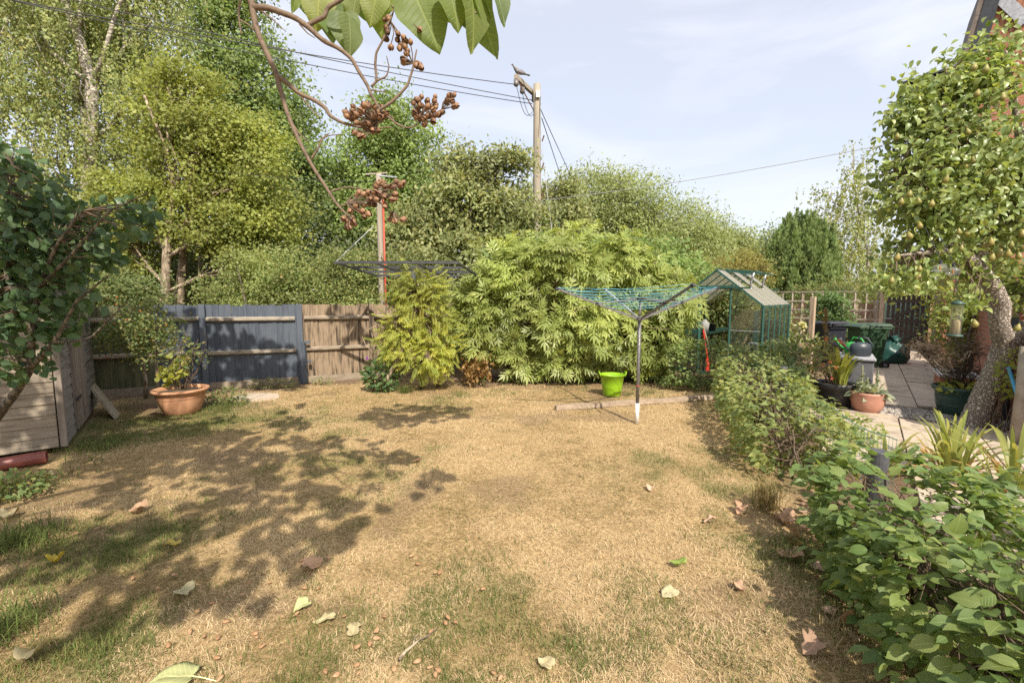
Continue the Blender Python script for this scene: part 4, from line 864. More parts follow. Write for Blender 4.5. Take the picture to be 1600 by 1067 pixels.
mb.add(q, [(4 * i + j, 4 * i + (j + 1) % 4, 4 * i + 4 + (j + 1) % 4, 4 * i + 4 + j) for i in range(8) for j in range(4)] + [(3, 2, 1, 0), (32, 33, 34, 35)])
tag(mb.build('lawn_edging_plank', M['plankwood'], loc=e0), 'long pale timber plank lying across the lawn behind the dryer', 'plank')
mb = MB(); c = G(398, 622); ring = [c + V3(.36 * math.cos(a) * (1 + .15 * math.sin(3 * a + 1)), .26 * math.sin(a) * (1 + .12 * math.cos(2 * a)), 0) for a in np.linspace(0, 2 * math.pi, 11)[:-1]]
mb.add([p + V3(0, 0, -.02) for p in ring] + [p + V3(0, 0, .04) for p in ring], [tuple(range(10, 20))] + [(i, (i + 1) % 10, 10 + (i + 1) % 10, 10 + i) for i in range(10)])
tag(mb.build('stepping_stone', M['stone'], loc=c), 'flat pale stone slab on grass before the navy fence', 'stone')
mb = MB(); mb.box(G(375, 603) + V3(0, 0, .05), (.55, .12, .09), rotz(.35)); tag(mb.build('stone_edging', M['stone'], loc=G(375, 603), bevel=.02), 'narrow grey stone lying against the foot of the navy fence', 'stone')

# ------------------------------------------------------------------ POTS
def pot(name, label, c, prof, mat, soil_z, soil_r, bands=(), cat='pot', n=32):
    th = E(name, label, cat, c); mb = MB(); mb.lathe(prof, c, n); mb.build('body', mat, th, True)
    mb = MB(); mb.lathe([(soil_r, soil_z), (soil_r * .5, soil_z + .02), (.001, soil_z + .025)], c, 20, cap0=False); mb.build('soil', M['soilm'], th, True)
    for r, z in bands: mb = MB(); mb.lathe([(r, z - .008), (r + .007, z - .004), (r + .007, z + .004), (r, z + .008)], c, n, cap0=False); mb.build('band', mat, th, True)
    return th
POT1 = G(285, 644) * np.array([1, 1, 0])
pot('terracotta_pot', 'large terracotta coloured pot with split rim by the navy fence', POT1, [(.20, 0), (.21, .01), (.255, .10), (.285, .20), (.30, .30), (.335, .315), (.35, .33), (.35, .352), (.33, .358), (.30, .35), (.285, .30)], M['terracotta'], .31, .287, [(.288, .245)])
POT2 = G(1303, 636) * np.array([1, 1, 0])
pot('black_pot', 'large black plastic pot beside the storage box', POT2, [(.20, 0), (.205, .01), (.235, .28), (.26, .30), (.275, .34), (.275, .385), (.255, .387), (.245, .34)], M['blackpot'], .33, .243, [(.225, .20)])
POT3 = G(1354, 645) * np.array([1, 1, 0])
pot('round_pot', 'pinkish round pot on gravel in front of the black pot', POT3, [(.11, 0), (.13, .005), (.185, .10), (.205, .19), (.205, .26), (.218, .285), (.22, .31), (.20, .313), (.19, .27)], M['pinkpot'], .27, .19)
POT4 = G(1497, 648) * np.array([1, 1, 0])
pot('green_planter', 'large dark green ribbed planter beside the leaning pear trunk', POT4, [(.205, 0), (.215, .01), (.245, .14), (.262, .25), (.27, .33), (.30, .36), (.315, .385), (.315, .41), (.295, .412), (.28, .36)], M['greenpot'], .36, .277, [(.247, .15), (.262, .25)])

# ------------------------------------------------------------------ BINS, BOX, CANS, SACK
def wheelie(label, c, a, mat, group, hgt=1.0, ln=.68, wd=.56):
    th = E('wheelie_bin', label, 'wheelie bin', c, group); R3 = rotz(a); T = lambda x, y, z: c + R3 @ V3(x, y, z)
    mb = MB(); lv = [(0.06, .37, .40), (.30, .405, .43), (.86, .475, .485), (.90, .48, .49)]; Vv = []; prof = []
    for z, l2, w2 in lv:
        l2, w2 = l2 * ln / .74 * 1.25, w2 * wd / .58 * 1.05; xo = .02 * z
        for (sx, sy) in ((-1, -.8), (-.85, -1), (.85, -1), (1, -.8), (1, .8), (.85, 1), (-.85, 1), (-1, .8)): Vv.append(T(sx * l2 / 2 * 1.15 + xo, sy * w2 / 2 * 1.12, z * hgt / .95))
    k = 8; mb.add(Vv, [(i * k + j, i * k + (j + 1) % k, (i + 1) * k + (j + 1) % k, (i + 1) * k + j) for i in range(3) for j in range(k)] + [tuple(range(7, -1, -1))]); body = mb.build('body', mat, th, bevel=.012)
    mb = MB(); zt = .9 * hgt / .95; mb.box(T(.02, 0, zt + .0), (ln * 1.02, wd * 1.04, .05), R3); mb.build('rim', mat, th, bevel=.015)
    mb = MB(); L2, W2 = ln * .53, wd * .54
    Vl = [T(-L2 - .02, -W2, zt + .03), T(-L2 - .02, W2, zt + .03), T(L2 + .04, W2, zt + .05), T(L2 + .04, -W2, zt + .05), T(-L2 + .08, -W2 + .07, zt + .10), T(-L2 + .08, W2 - .07, zt + .10), T(L2, W2 - .05, zt + .115), T(L2, -W2 + .05, zt + .115)]
    mb.add(Vl, [(0, 1, 2, 3), (7, 6, 5, 4), (0, 4, 5, 1), (1, 5, 6, 2), (2, 6, 7, 3), (3, 7, 4, 0)]); mb.build('lid', mat, th, bevel=.02)
    mb = MB(); mb.tube([T(L2, -W2 * .7, zt + .02), T(L2 + .10, -W2 * .7, zt + .03), T(L2 + .10, W2 * .7, zt + .03), T(L2, W2 * .7, zt + .02)], .016, 8); mb.build('handle', mat, th, True)
    for s_ in (-1, 1):
        mb = MB(); ax = R3 @ V3(0, 1, 0); wc = T(ln * .40, s_ * wd * .46, .10); mb.tube([wc - ax * .025, wc + ax * .025], .10, 18); wh = mb.build('wheel', M['rubber'], th)
        mb = MB(); mb.tube([wc - ax * .03, wc + ax * .03], .045, 12); mb.build('wheel_hub', M['greybox'], wh)
    mb = MB(); mb.tube([T(ln * .40, -wd * .46, .10), T(ln * .40, wd * .46, .10)], .012, 8); mb.build('axle', M['cable'], th)
    return th
wheelie('green wheelie bin with closed lid before the trellis', G(1350, 574) * np.array([1, 1, 0]), -.10, M['binGreen'], 'wheelie bins')
wheelie('navy black wheelie bin behind the watering cans', G(1307, 566) * np.array([1, 1, 0]) + V3(-.1, .2, 0), -1.45, M['binBlack'], 'wheelie bins', ln=.60)
bc = G(1333, 606) * np.array([1, 1, 0]); sb = E('storage_box', 'grey plastic storage box with pale lid behind the pots', 'storage box', bc); ra = -.62
mb = MB(); mb.box(bc + V3(0, 0, .28), (.50, .86, .56), rotz(ra)); mb.build('body', M['greybox'], sb, bevel=.02)
mb = MB(); mb.box(bc + V3(0, 0, .585), (.55, .92, .05), rotz(ra)); mb.build('lid', M['greylid'], sb, bevel=.015)
def can(label, c, a, mat, sc):
    th = E('watering_can', label, 'watering can', c, 'watering cans'); R3 = rotz(a); T = lambda x, y, z: c + R3 @ V3(x, y, z) * sc
    mb = MB(); mb.lathe([(.10, 0), (.115, .02), (.12, .12), (.105, .19), (.06, .215), (.05, .215)], c * 0, 18, 1.25, .85, cap1=True); mb.v = [tuple(T(*p)) for p in mb.v]; mb.build('body', mat, th, True)
    mb = MB(); mb.tube([T(.11, 0, .06), T(.20, 0, .14), T(.27, 0, .235)], [.024 * sc, .016 * sc, .013 * sc], 8); sp_ = mb.build('spout', mat, th, True)
    mb = MB(); mb.tube([T(.262, 0, .225), T(.30, 0, .262)], [.014 * sc, .04 * sc], 10); mb.build('rose', mat, sp_, True)
    mb = MB(); mb.tube([T(.07, 0, .21), T(.02, 0, .30), T(-.09, 0, .28), T(-.16, 0, .17), T(-.13, 0, .08)], .013 * sc, 8); mb.build('handle', mat, th, True)
can('bright green watering can behind the dark one on the storage box', bc + rotz(ra) @ V3(-.02, .16, .61), 2.6, M['canGreen'], 1.05)
can('dark grey watering can on the storage box lid', bc + rotz(ra) @ V3(.06, -.10, .61), 2.9, M['canDark'], 1.15)
sk = G(1389, 568) * np.array([1, 1, 0]); mb = MB(); pf = [(.27, 0), (.35, .03), (.39, .10), (.41, .18), (.40, .26), (.37, .34), (.31, .42), (.22, .49), (.13, .54), (.09, .57), (.12, .61), (.16, .64), (.05, .63)]; mb.lathe(pf, sk, 44, 1.0, .85, cap1=True)
Vn = []
for x, y, z in mb.v:
    a = math.atan2(y - sk[1], x - sk[0]); cr = .06 * math.sin(4 * a + z * 7) + .05 * abs(math.sin(9 * a + z * 15)) + .045 * math.sin(15 * a - z * 31) + .05 * math.sin(z * 23 + 3 * a); rr = 1 + cr * (.5 + z * 1.4); Vn.append((sk[0] + (x - sk[0]) * rr + .10 * z * z, sk[1] + (y - sk[1]) * rr, z * (1 + .10 * math.sin(2 * a + 1) + .04 * math.sin(7 * a))))
mb.v = Vn; tag(mb.build('garden_sack', M['bagGreen'], smooth=True, loc=sk), 'full dark green plastic garden sack beside the gate', 'sack')

# ------------------------------------------------------------------ GATE, TRELLIS, TIMBER FRAME
gb0, gb1 = P(1386, 466, 14.6) * np.array([1, 1, 0]), None; gb1 = gb0 + QV * 1.06; gd = nrm(gb1 - gb0); gw = np.linalg.norm(gb1 - gb0); ga = math.atan2(gd[1], gd[0])
gate = E('garden_gate', 'dark brown picket gate with diagonal brace at the path end', 'gate', gb0)
gn = V3(gd[1], -gd[0], 0)
for k in range(9):
    mb = MB(); mb.box(gb0 + gd * gw * (k + .5) / 9 + V3(0, 0, .06 + .84), (.084, .022, 1.68 + random.uniform(-.008, .008)), rotz(ga)); mb.build('picket', M['gatebrown'], gate)
for z in (.30, .92, 1.55): mb = MB(); mb.bar(gb0 + gn * .032 + V3(0, 0, z), gb1 + gn * .032 + V3(0, 0, z), .04, .10); mb.build('rail', M['gatebrown'], gate)
for za_, zb_ in ((.97, 1.50), (.87, .35)):
    mb = MB(); mb.bar(gb0 + gn * .03 + gd * .08 + V3(0, 0, za_), gb1 + gn * .03 - gd * .08 + V3(0, 0, zb_), .036, .10); mb.build('brace', M['gatebrown'], gate)
mb = MB(); mb.box(gb0 + gd * .08 + gn * .06 + V3(0, 0, 1.0), (.14, .03, .03), rotz(ga)); mb.build('latch', M['lead'], gate)
for lab, q, hh, mt_ in (('tall grey post on the right of the picket gate', gb1 + gd * .12, 1.78, M['trellis']), ('weathered post between trellis and picket gate', gb0 - gd * .12, 1.86, M['timber'])):
    mb = MB(); mb.box(q + V3(0, 0, hh / 2), (.11, .11, hh), rotz(ga)); tag(mb.build('gate_post', mt_, loc=q, bevel=.006), lab, 'post')
mb = MB(); gq = gb0 + gd * gw * .5 - gn * .5; mb.box(gq + V3(0, 0, .78), (gw * 1.05, .03, 1.5), rotz(ga)); tag(mb.build('green_board', M['greenboard'], loc=gq), 'pale green panel seen through the gate pickets', 'panel')
tf0 = gb1 + gd * .32; tf = E('braced_timber_screen', 'pale weathered braced timber frame right of the gate', 'screen', tf0); hv = QU * -1
f1 = tf0 - QU * .9 + QV * .02
for q in (tf0, tf0 * .5 + f1 * .5, f1): mb = MB(); mb.box(q + V3(0, 0, .82), (.09, .09, 1.64), rotz(qa)); mb.build('upright', M['trellis'], tf)
for z in (.25, .95, 1.58): mb = MB(); mb.bar(tf0 + V3(0, 0, z) - QV * .06, f1 + V3(0, 0, z) - QV * .06, .035, .09); mb.build('rail', M['trellis'], tf)
mb = MB(); mb.bar(tf0 + V3(0, 0, .3) - QV * .075, f1 + V3(0, 0, .9) - QV * .075, .03, .08); mb.build('brace', M['trellis'], tf)
mb = MB(); mb.bar(f1 + V3(0, 0, 1.0) - QV * .075, tf0 + V3(0, 0, 1.5) - QV * .075, .03, .08); mb.build('brace', M['trellis'], tf)
td = -QV; tr0 = gb0 - gd * .2; tl = 3.9; ta = math.atan2(td[1], td[0])
trel = E('trellis_fence', 'greyed square trellis fence behind the wheelie bins', 'trellis', tr0)
for k in range(14): s_ = .02 + tl * k / 13; mb = MB(); mb.bar(tr0 + td * s_ + V3(0, 0, .04), tr0 + td * s_ + V3(0, 0, 1.86), .046, .022); mb.build('upright_lath', M['trellis'], trel)
for z in (.35, .65, .95, 1.25, 1.55): mb = MB(); mb.bar(tr0 + V3(0, -.024, z), tr0 + td * tl + V3(0, -.024, z), .022, .046); mb.build('cross_lath', M['trellis'], trel)
mb = MB(); mb.bar(tr0 + V3(0, -.004, 1.875), tr0 + td * tl + V3(0, -.004, 1.875), .05, .035); mb.build('top_rail', M['trellis'], trel)
for s_, hh in ((.55, 1.62), (2.1, 1.8), (3.8, 1.86)): mb = MB(); mb.box(tr0 + td * s_ + V3(.03, .07, hh / 2), (.10, .10, hh), rotz(ta)); mb.build('post', M['timber'], trel)
q = P(1271, 466, 10.6) * np.array([1, 1, 0]); mb = MB(); mb.box(q + V3(0, 0, .84), (.10, .10, 1.68), rotz(.6)); tag(mb.build('timber_post', M['timber'], loc=q, bevel=.006), 'plain pale timber post in front of the trellis', 'post')
# low closeboard fence far beyond
ff0, ff1 = V3(9.0, 21.5, 0), V3(16.5, 17.0, 0); fd = nrm(ff1 - ff0); ffo = E('board_fence', 'reddish board fence beyond the trellis', 'fence', ff0); mb = MB(); fL = np.linalg.norm(ff1 - ff0); fa = math.atan2(fd[1], fd[0])
for k in range(int(fL / .13)): mb.box(ff0 + fd * (.065 + k * .13) + V3(0, .005 * (k % 2), .72), (.125, .02, 1.4 + .02 * random.random()), rotz(fa))
o = mb.build('boards', surf('reddish boards', (.26, .15, .09), (.46, .30, .20), 5, .85, stretch=(6, 6, .7)), ffo); o['kind'] = 'stuff'
for k in range(5): mb = MB(); mb.box(ff0 + fd * fL * k / 4 + V3(-.03, -.08, .76), (.1, .1, 1.5), rotz(fa)); mb.build('post', M['timber'], ffo)
# far pale shed roof beyond the gate
fr_ = V3(40, 42, 0); fs = E('far_outbuilding', 'low far outbuilding with pale roof beyond the gate', 'outbuilding', fr_)
mb = MB(); mb.box(fr_ + V3(0, 0, 1.1), (7, 4, 2.2)); mb.build('wall', M['brick'], fs)
mb = MB(); mb.add([fr_ + V3(x, y, z) for x, y, z in ((-3.8, -2.4, 2.15), (3.8, -2.4, 2.15), (3.8, 0, 3.2), (-3.8, 0, 3.2), (-3.8, 2.4, 2.15), (3.8, 2.4, 2.15))], [(0, 1, 2, 3), (3, 2, 5, 4), (0, 3, 4), (1, 5, 2)]); mb.build('roof', M['capstone'], fs)

# ------------------------------------------------------------------ GREENHOUSE
ga_ = R_(40.4); gL = V3(math.sin(ga_), math.cos(ga_), 0); gW = V3(-math.cos(ga_), math.sin(ga_), 0)     # length away from us, width to the left
C0 = P(1193, 480, 9.0) * np.array([1, 1, 0]); LW_, LL_, EZ, RZ = 1.84, 2.95, 1.47, 2.25
gh = E('greenhouse', 'green framed greenhouse with whitewashed roof panes and open vents', 'greenhouse', C0)
g = lambda wv_, lv_, z: C0 + gW * wv_ + gL * lv_ + V3(0, 0, z)
def gbar(name, a, b, wd=.03, th_=None, mat='ghgreen', parent=None): mb = MB(); mb.bar(a, b, wd * .78, (th_ or wd) * .78); return mb.build(name, M[mat], parent or gh)
def pane(a, b, c, d, mat='glass', name='pane', parent=None):
    a, b, c, d = [np.asarray(x) for x in (a, b, c, d)]; n_ = nrm(np.cross(b - a, d - a)) * .004; ce = (a + b + c + d) / 4; q = [ce + (p - ce) * .985 for p in (a, b, c, d)]
    mb = MB(); mb.add(q + [p + n_ for p in q], [(3, 2, 1, 0), (4, 5, 6, 7), (0, 1, 5, 4), (1, 2, 6, 5), (2, 3, 7, 6), (3, 0, 4, 7)]); return mb.build(name, M[mat], parent or gh)
for wv_ in (0, LW_):
    for lv_ in (0, LL_): gbar('corner_post', g(wv_, lv_, 0), g(wv_, lv_, EZ), .045)
    gbar('eaves_bar', g(wv_, -.02, EZ + .01), g(wv_, LL_ + .02, EZ + .01), .05, .05)
    gbar('sill_bar', g(wv_, 0, .04), g(wv_, LL_, .04), .05, .07)
gbar('ridge_bar', g(LW_ / 2, -.03, RZ), g(LW_ / 2, LL_ + .03, RZ), .05, .06)
for k in range(1, 5):
    for wv_ in (0, LW_): gbar('glazing_bar', g(wv_, LL_ * k / 5, .07), g(wv_, LL_ * k / 5, EZ), .028)
for k in range(6):
    for wv_ in (0, LW_): gbar('rafter', g(wv_, LL_ * k / 5, EZ + .02), g(LW_ / 2, LL_ * k / 5, RZ - .01), .045 if k in (0, 5) else .026)
vents = []
for k in range(5):
    l0, l1 = LL_ * k / 5 + .02, LL_ * (k + 1) / 5 - .02
    for wv_, wm in ((0, LW_ / 2), (LW_, LW_ / 2)):
        vent = wv_ == 0 and k in (1, 3); top = .5 if vent else 1.0
        A_, B_ = g(wv_, l0, EZ + .03), g(wv_, l1, EZ + .03); C_, D_ = g(wm, l1, RZ + .01), g(wm, l0, RZ + .01)
        pane(A_, B_, B_ + (C_ - B_) * top, A_ + (D_ - A_) * top, 'whitewash', 'roof_pane')
        if vent:
            hz = g(LW_ / 2, l0, RZ + .03), g(LW_ / 2, l1, RZ + .03); outd_ = -gW * .62 + V3(0, 0, -.06)
            vf = gbar('vent', hz[0], hz[0] + outd_, .03); gbar('vent_side', hz[1], hz[1] + outd_, .03, parent=vf); gbar('vent_edge', hz[0] + outd_, hz[1] + outd_, .035, parent=vf)
            pane(hz[0] + V3(0, 0, .01), hz[1] + V3(0, 0, .01), hz[1] + outd_ + V3(0, 0, .01), hz[0] + outd_ + V3(0, 0, .01), 'glass', 'vent_pane', vf)
            m0 = (A_ + B_) / 2 + ((C_ + D_) / 2 - (A_ + B_) / 2) * .5; m1_ = (hz[0] + hz[1]) / 2 + outd_ * .85
            mb = MB(); mb.tube([m0, m0 * .6 + m1_ * .4 + V3(0, 0, .05), m1_ - V3(0, 0, .02)], .022, 8); mb.tube([m0 + V3(0, 0, .0), m0 + (m1_ - m0) * .25 - gW * .02 + V3(0, 0, -.12)], .02, 8); mb.build('vent_opener', M['alu'], vf, True)
        pane(g(wv_, l0, .08), g(wv_, l1, .08), g(wv_, l1, EZ - .02), g(wv_, l0, EZ - .02))
DH = 1.86
for lv_ in (0, LL_):
    gbar('gable_bar', g(.25, lv_, DH), g(LW_ - .25, lv_, DH), .045)
    gbar('gable_sill', g(0, lv_, .04), g(LW_, lv_, .04), .05, .07)
    for wv_ in ((.62, LW_ - .62)): gbar('gable_upright', g(wv_, lv_, .07), g(wv_, lv_, DH), .04)
    gbar('glass_joint', g(0, lv_, .98), g(.62, lv_, .98), .012, mat='paleplastic')
    pane(g(.02, lv_, .08), g(.60, lv_, .08), g(.60, lv_, EZ - .02), g(.02, lv_, EZ - .02)); pane(g(LW_ - .60, lv_, .08), g(LW_ - .02, lv_, .08), g(LW_ - .02, lv_, EZ - .02), g(LW_ - .60, lv_, EZ - .02))
    pane(g(.03, lv_, EZ + .02), g(.58, lv_, EZ + .02), g(.58, lv_, DH - .03), g(.40, lv_, DH - .03))
gbar('brace', g(.04, .03, 1.42), g(.6, .03, .35), .03)
gbar('door_track', g(.55, -.06, DH + .03), g(LW_ + .62, -.06, DH + .03), .05, .07)
dor = gbar('door', g(LW_ - .62, -.07, .05), g(LW_ - .62, -.07, DH), .04)
gbar('door_stile', g(LW_ + .02, -.07, .05), g(LW_ + .02, -.07, DH), .04, parent=dor)
for z in (.08, .95, DH): gbar('door_rail', g(LW_ - .62, -.07, z), g(LW_ + .02, -.07, z), .04, parent=dor)
pane(g(LW_ - .6, -.07, .1), g(LW_, -.07, .1), g(LW_, -.07, DH - .03), g(LW_ - .6, -.07, DH - .03), 'glass', 'door_pane', dor)
# staging inside, tools, pots
stg = E('greenhouse_staging', 'green metal staging bench inside the greenhouse', 'bench', g(1.35, 1.3, 0))
mb = MB(); mb.box(g(1.45, 1.4, .86), (2.3, .55, .05), rotz(math.atan2(gL[1], gL[0]))); mb.build('bench_top', M['ghgreen'], stg)
for wv_ in (1.22, 1.68):
    for lv_ in (.35, 2.45): gbar('leg', g(wv_, lv_, 0), g(wv_, lv_, .84), .05, parent=stg)
gbar('upright_panel', g(.45, 1.6, 0), g(.45, 1.6, 1.35), .16, .03, parent=stg)
q = g(1.05, .25, 0); mb = MB(); mb.tube([q, q + V3(-.16, .05, .95)], .018, 8); mb.box(q + V3(-.01, 0, .16), (.16, .02, .3)); tag(mb.build('spade', M['red'], loc=q), 'red handled spade standing inside the greenhouse', 'spade')
q = g(.95, .3, 0); mb = MB(); mb.tube([q, q + V3(-.26, .1, 1.05)], .014, 8); tag(mb.build('cane', M['timber'], loc=q), 'pale wooden cane leaning inside the greenhouse', 'cane')
mb = MB(); q = g(1.3, .6, .885); mb.lathe([(.08, 0), (.10, .2), (.05, .24), (.03, .28)], q, 14, cap1=True); tag(mb.build('jug', M['whiteplastic'], smooth=True, loc=q), 'white plastic jug on the greenhouse staging', 'jug')
mb = MB(); q = g(1.25, .98, .885); mb.lathe([(.07, 0), (.10, .16), (.108, .165), (.09, .16)], q, 14); tag(mb.build('seed_pot', M['blackpot'], smooth=True, loc=q), 'small black pot on the greenhouse staging', 'pot')
q = P(1174, 580, 8.2) * np.array([1, 1, 0]); sl = E('marker_post', 'narrow grey slate marker post behind the far hedge', 'marker', q)
mb = MB(); mb.box(q + V3(0, 0, .42), (.03, .03, .84)); mb.build('stake', M['timber'], sl); mb = MB(); mb.box(q + V3(0, -.025, .67), (.105, .02, .32)); mb.build('face', M['slate'], sl, bevel=.004)
mb = MB(); mb.box(q + V3(0, -.018, .67), (.122, .014, .338)); mb.build('surround', M['lead'], sl)

# ------------------------------------------------------------------ THINGS ROUND THE PEAR TREE
q = P(1603, 560, 4.9) * np.array([1, 1, 0]); mb = MB(); mb.tube([q, q + V3(.01, 0, .6), q + V3(.0, 0, 1.12)], [.065, .06, .06], 14, wob=.02); tag(mb.build('round_post', M['trellis'], smooth=True, loc=q), 'rough round wooden post at the right edge before the brick wall', 'post')
q = G(1556, 664); e = P(1577, 570, 5.6); mb = MB(); mb.tube([q, (q + e) / 2, e], .017, 8); tag(mb.build('broom_handle', M['timber'], loc=q, smooth=True), 'brown wooden handle leaning on the wall behind the trunk', 'handle')
a, b = P(1576, 574, 5.3), P(1594, 632, 5.05); dq = nrm(b - a); b2 = b + dq * (b[2] / -dq[2]); mb = MB(); mb.tube([a, b, b2], .018, 10); tag(mb.build('blue_pole', M['blue'], loc=b2, smooth=True), 'bright blue pole leaning against the brick wall', 'pole')
fq = P(1494, 500, 4.75); fd_ = E('bird_feeder', 'clear tube bird feeder hanging in the pear tree', 'bird feeder', fq + V3(0, 0, -.17))
mb = MB(); mb.lathe([(.048, -.155), (.048, .165)], fq, 20, cap0=False); mb.build('tube', M['clear'], fd_, True)
mb = MB(); mb.lathe([(.036, -.15), (.036, -.02), (.02, .0)], fq, 14, cap1=True); mb.build('seed', surf('bird seed', (.30, .22, .12), (.52, .42, .26), 90, .8), fd_, True)
mb = MB(); mb.lathe([(.066, -.175), (.066, -.16), (.045, -.15)], fq, 20, cap1=True); mb.build('base', M['greenpot'], fd_, True)
mb = MB(); mb.lathe([(.055, .16), (.055, .18), (.03, .20), (.008, .21)], fq, 20, cap1=True); mb.build('cap', M['greenpot'], fd_, True)
mb = MB(); mb.tube([fq + V3(0, 0, .2), fq + V3(.02, .1, .62)], .003, 5); mb.build('hanger', M['cable'], fd_)
for k, (px_, py_, lb) in enumerate(((1469, 419, 'left of two clear oval glass bulbs hanging in the pear tree'), (1489, 424, 'right of two clear oval glass bulbs hanging in the pear tree'))):
    q = P(px_, py_, 4.35); bl = E('glass_bulb', lb, 'bulb', q, 'glass bulbs in the pear tree')
    mb = MB(); mb.ball(q, .055, 18, 12, sz=.78); mb.build('globe', M['bulb'], bl, True); mb = MB(); mb.bar(q + V3(0, 0, -.02), q + V3(0, 0, .02), .008); mb.build('filament', M['orangefruit'], bl)
    mb = MB(); mb.tube([q + V3(0, 0, .042), q + V3(0, 0, .07)], .014, 8); mb.tube([q + V3(0, 0, .07), q + V3(.05, .25, .42)], .003, 5); mb.build('cap', M['cable'], bl)
# wire netting along the hedge and its posts
npts = [P(1224, 600, 6.1), P(1262, 640, 4.9), P(1320, 690, 4.1), P(1400, 705, 3.5)]; npts = [p * np.array([1, 1, 0]) for p in npts]
net = E('wire_netting', 'sagging green wire netting along the hedge', 'netting', npts[0]); mb = MB()
cum = np.linspace(0, 1, 46); base_ = np.array([[np.interp(s_ * 3, [0, 1, 2, 3], [p[i] for p in npts]) for i in range(2)] + [0] for s_ in cum])
for k in range(7):
    zz = .06 + .09 * k; mb.tube(base_ + np.stack([np.zeros(46), np.zeros(46), zz + .012 * np.sin(np.arange(46) * math.pi + k * math.pi) + .02 * np.sin(cum * 14) - .10 * cum * k / 6], 1), .0022 if k < 6 else .004, 4, cap=False)
for i in range(0, 46): mb.tube([base_[i] + V3(0, 0, .04), base_[i] + V3(.0, 0, .61 - .10 * cum[i] + .02 * math.sin(cum[i] * 14))], .0018, 4, cap=False)
o = mb.build('mesh', M['wiregreen'], net); o['kind'] = 'stuff'
for lb, q, hh, r in (('leaning dark grey stake in the middle hedge', P(1223, 600, 5.9) * np.array([1, 1, 0]), .74, .05), ('dark grey round flat topped post in the near hedge', P(1374, 700, 3.22) * np.array([1, 1, 0]), .53, .062), ):
    mb = MB(); mb.lathe([(r, 0), (r, hh - .01), (r * .93, hh), (r * .7, hh + .003)], q, 18, cap1=True); tag(mb.build('edging_post', M['slate'], loc=q, smooth=False), lb, 'post')

# ------------------------------------------------------------------ TREES BEYOND THE FENCE
XY = np.array([1, 1, 0])
GT = 'trees beyond the garden fence'
def tr_(name, label, Y, px, lobes, *a, **k): 
    return tree(name, label, 'tree', P(px, 466, Y) * XY, lobes_w(lobes, Y, k.pop('depth', .75)), *a, group=GT, **k)
tr_('birch_tree', 'tall weeping birch with drooping olive foliage above the shed', 14.5, 120,
    [(20, 20, 110, 150), (120, 90, 110, 130), (210, 40, 75, 110), (200, 160, 80, 90), (60, 230, 110, 110), (150, 270, 90, 80), (0, 330, 90, 90), (110, 370, 100, 60), (90, -120, 150, 120), (255, -40, 40, 90)],
    400, 260, .088, M['birch'], M['birchbark'], .26, clump=.42, style='weep', T=T_kite(.36), trunk_top=P(120, -180, 14.5))
tr_('oak_tree', 'dark green oak rising behind the yellow green maple', 20, 385,
    [(360, 70, 65, 75), (340, 10, 40, 60), (385, 150, 75, 80), (430, 215, 60, 70), (470, 290, 55, 70), (400, 290, 80, 80), (350, -60, 60, 60), (110, 60, 90, 60), (455, 180, 30, 35)],
    380, 180, .15, M['oak'], M['bark'], .36, clump=.5)
tr_('field_maple_tree', 'bright yellow green maple with pale stems above the navy fence', 12.5, 262,
    [(285, 150, 45, 45), (250, 205, 55, 50), (330, 215, 65, 50), (405, 200, 35, 30), (290, 275, 75, 55), (390, 270, 60, 45), (240, 330, 70, 50), (340, 350, 80, 45), (430, 340, 50, 45), (270, 115, 20, 20), (200, 380, 50, 40), (390, 400, 60, 35), (330, 125, 22, 20), (180, 300, 40, 30)],
    420, 170, .085, M['maple'], M['palebark'], .15, clump=.25, stems=2, flat=.55, T=T_kite(.38), twig=.6)
tr_('poplar_tree', 'conical mid green tree behind the small red striped pole', 21.5, 600,
    [(612, 165, 24, 30), (600, 210, 50, 45), (640, 230, 40, 50), (575, 265, 55, 55), (640, 290, 55, 55), (540, 310, 55, 60), (600, 340, 80, 60), (660, 340, 45, 60), (510, 370, 60, 60), (500, 270, 22, 30)],
    380, 180, .15, M['poplar'], M['bark'], .30, clump=.45)
tr_('fruit_tree', 'olive leaved old fruit tree left of the utility pole', 12.8, 745,
    [(735, 250, 22, 24), (800, 245, 20, 22), (700, 265, 20, 18), (735, 275, 32, 30), (790, 265, 35, 25), (720, 320, 55, 45), (790, 325, 50, 45), (665, 345, 50, 40), (835, 330, 45, 50, 3.2), (740, 385, 80, 45), (815, 385, 50, 40, 2.6), (640, 390, 50, 40), (890, 330, 22, 45, 3), (880, 290, 15, 15, 3)],
    320, 140, .13, M['apple'], M['bark'], .13, clump=.24, T=T_kite(.26, .1), stems=2, twig=.5)
for i, (x0, y0) in enumerate(((793, 215), (752, 232), (738, 240))):
    pass
tr_('willow_tree', 'broad grey green mound of willow right of the utility pole', 27, 960,
    [(925, 320, 60, 48), (890, 350, 50, 50), (985, 325, 60, 45), (1040, 350, 60, 40), (960, 385, 90, 60), (1060, 395, 70, 50)],
    380, 190, .16, M['willow'], M['bark'], .4, clump=.62, T=T_kite(.24))
tr_('willow_tree', 'lower sloping willow clump left of the gap over the greenhouse', 31, 1110,
    [(1090, 370, 45, 35), (1120, 390, 45, 38), (1150, 380, 20, 22), (1080, 410, 60, 40), (1140, 410, 30, 30)],
    180, 170, .17, M['willow'], M['bark'], .3, clump=.6, T=T_kite(.24))
tr_('golden_shrub', 'golden yellow shrub behind the greenhouse ridge', 22, 1150, [(1150, 415, 40, 22), (1120, 430, 40, 22), (1175, 432, 30, 25), (1165, 405, 15, 12)], 90, 150, .10, M['gold'], M['bark'], .08, clump=.3)
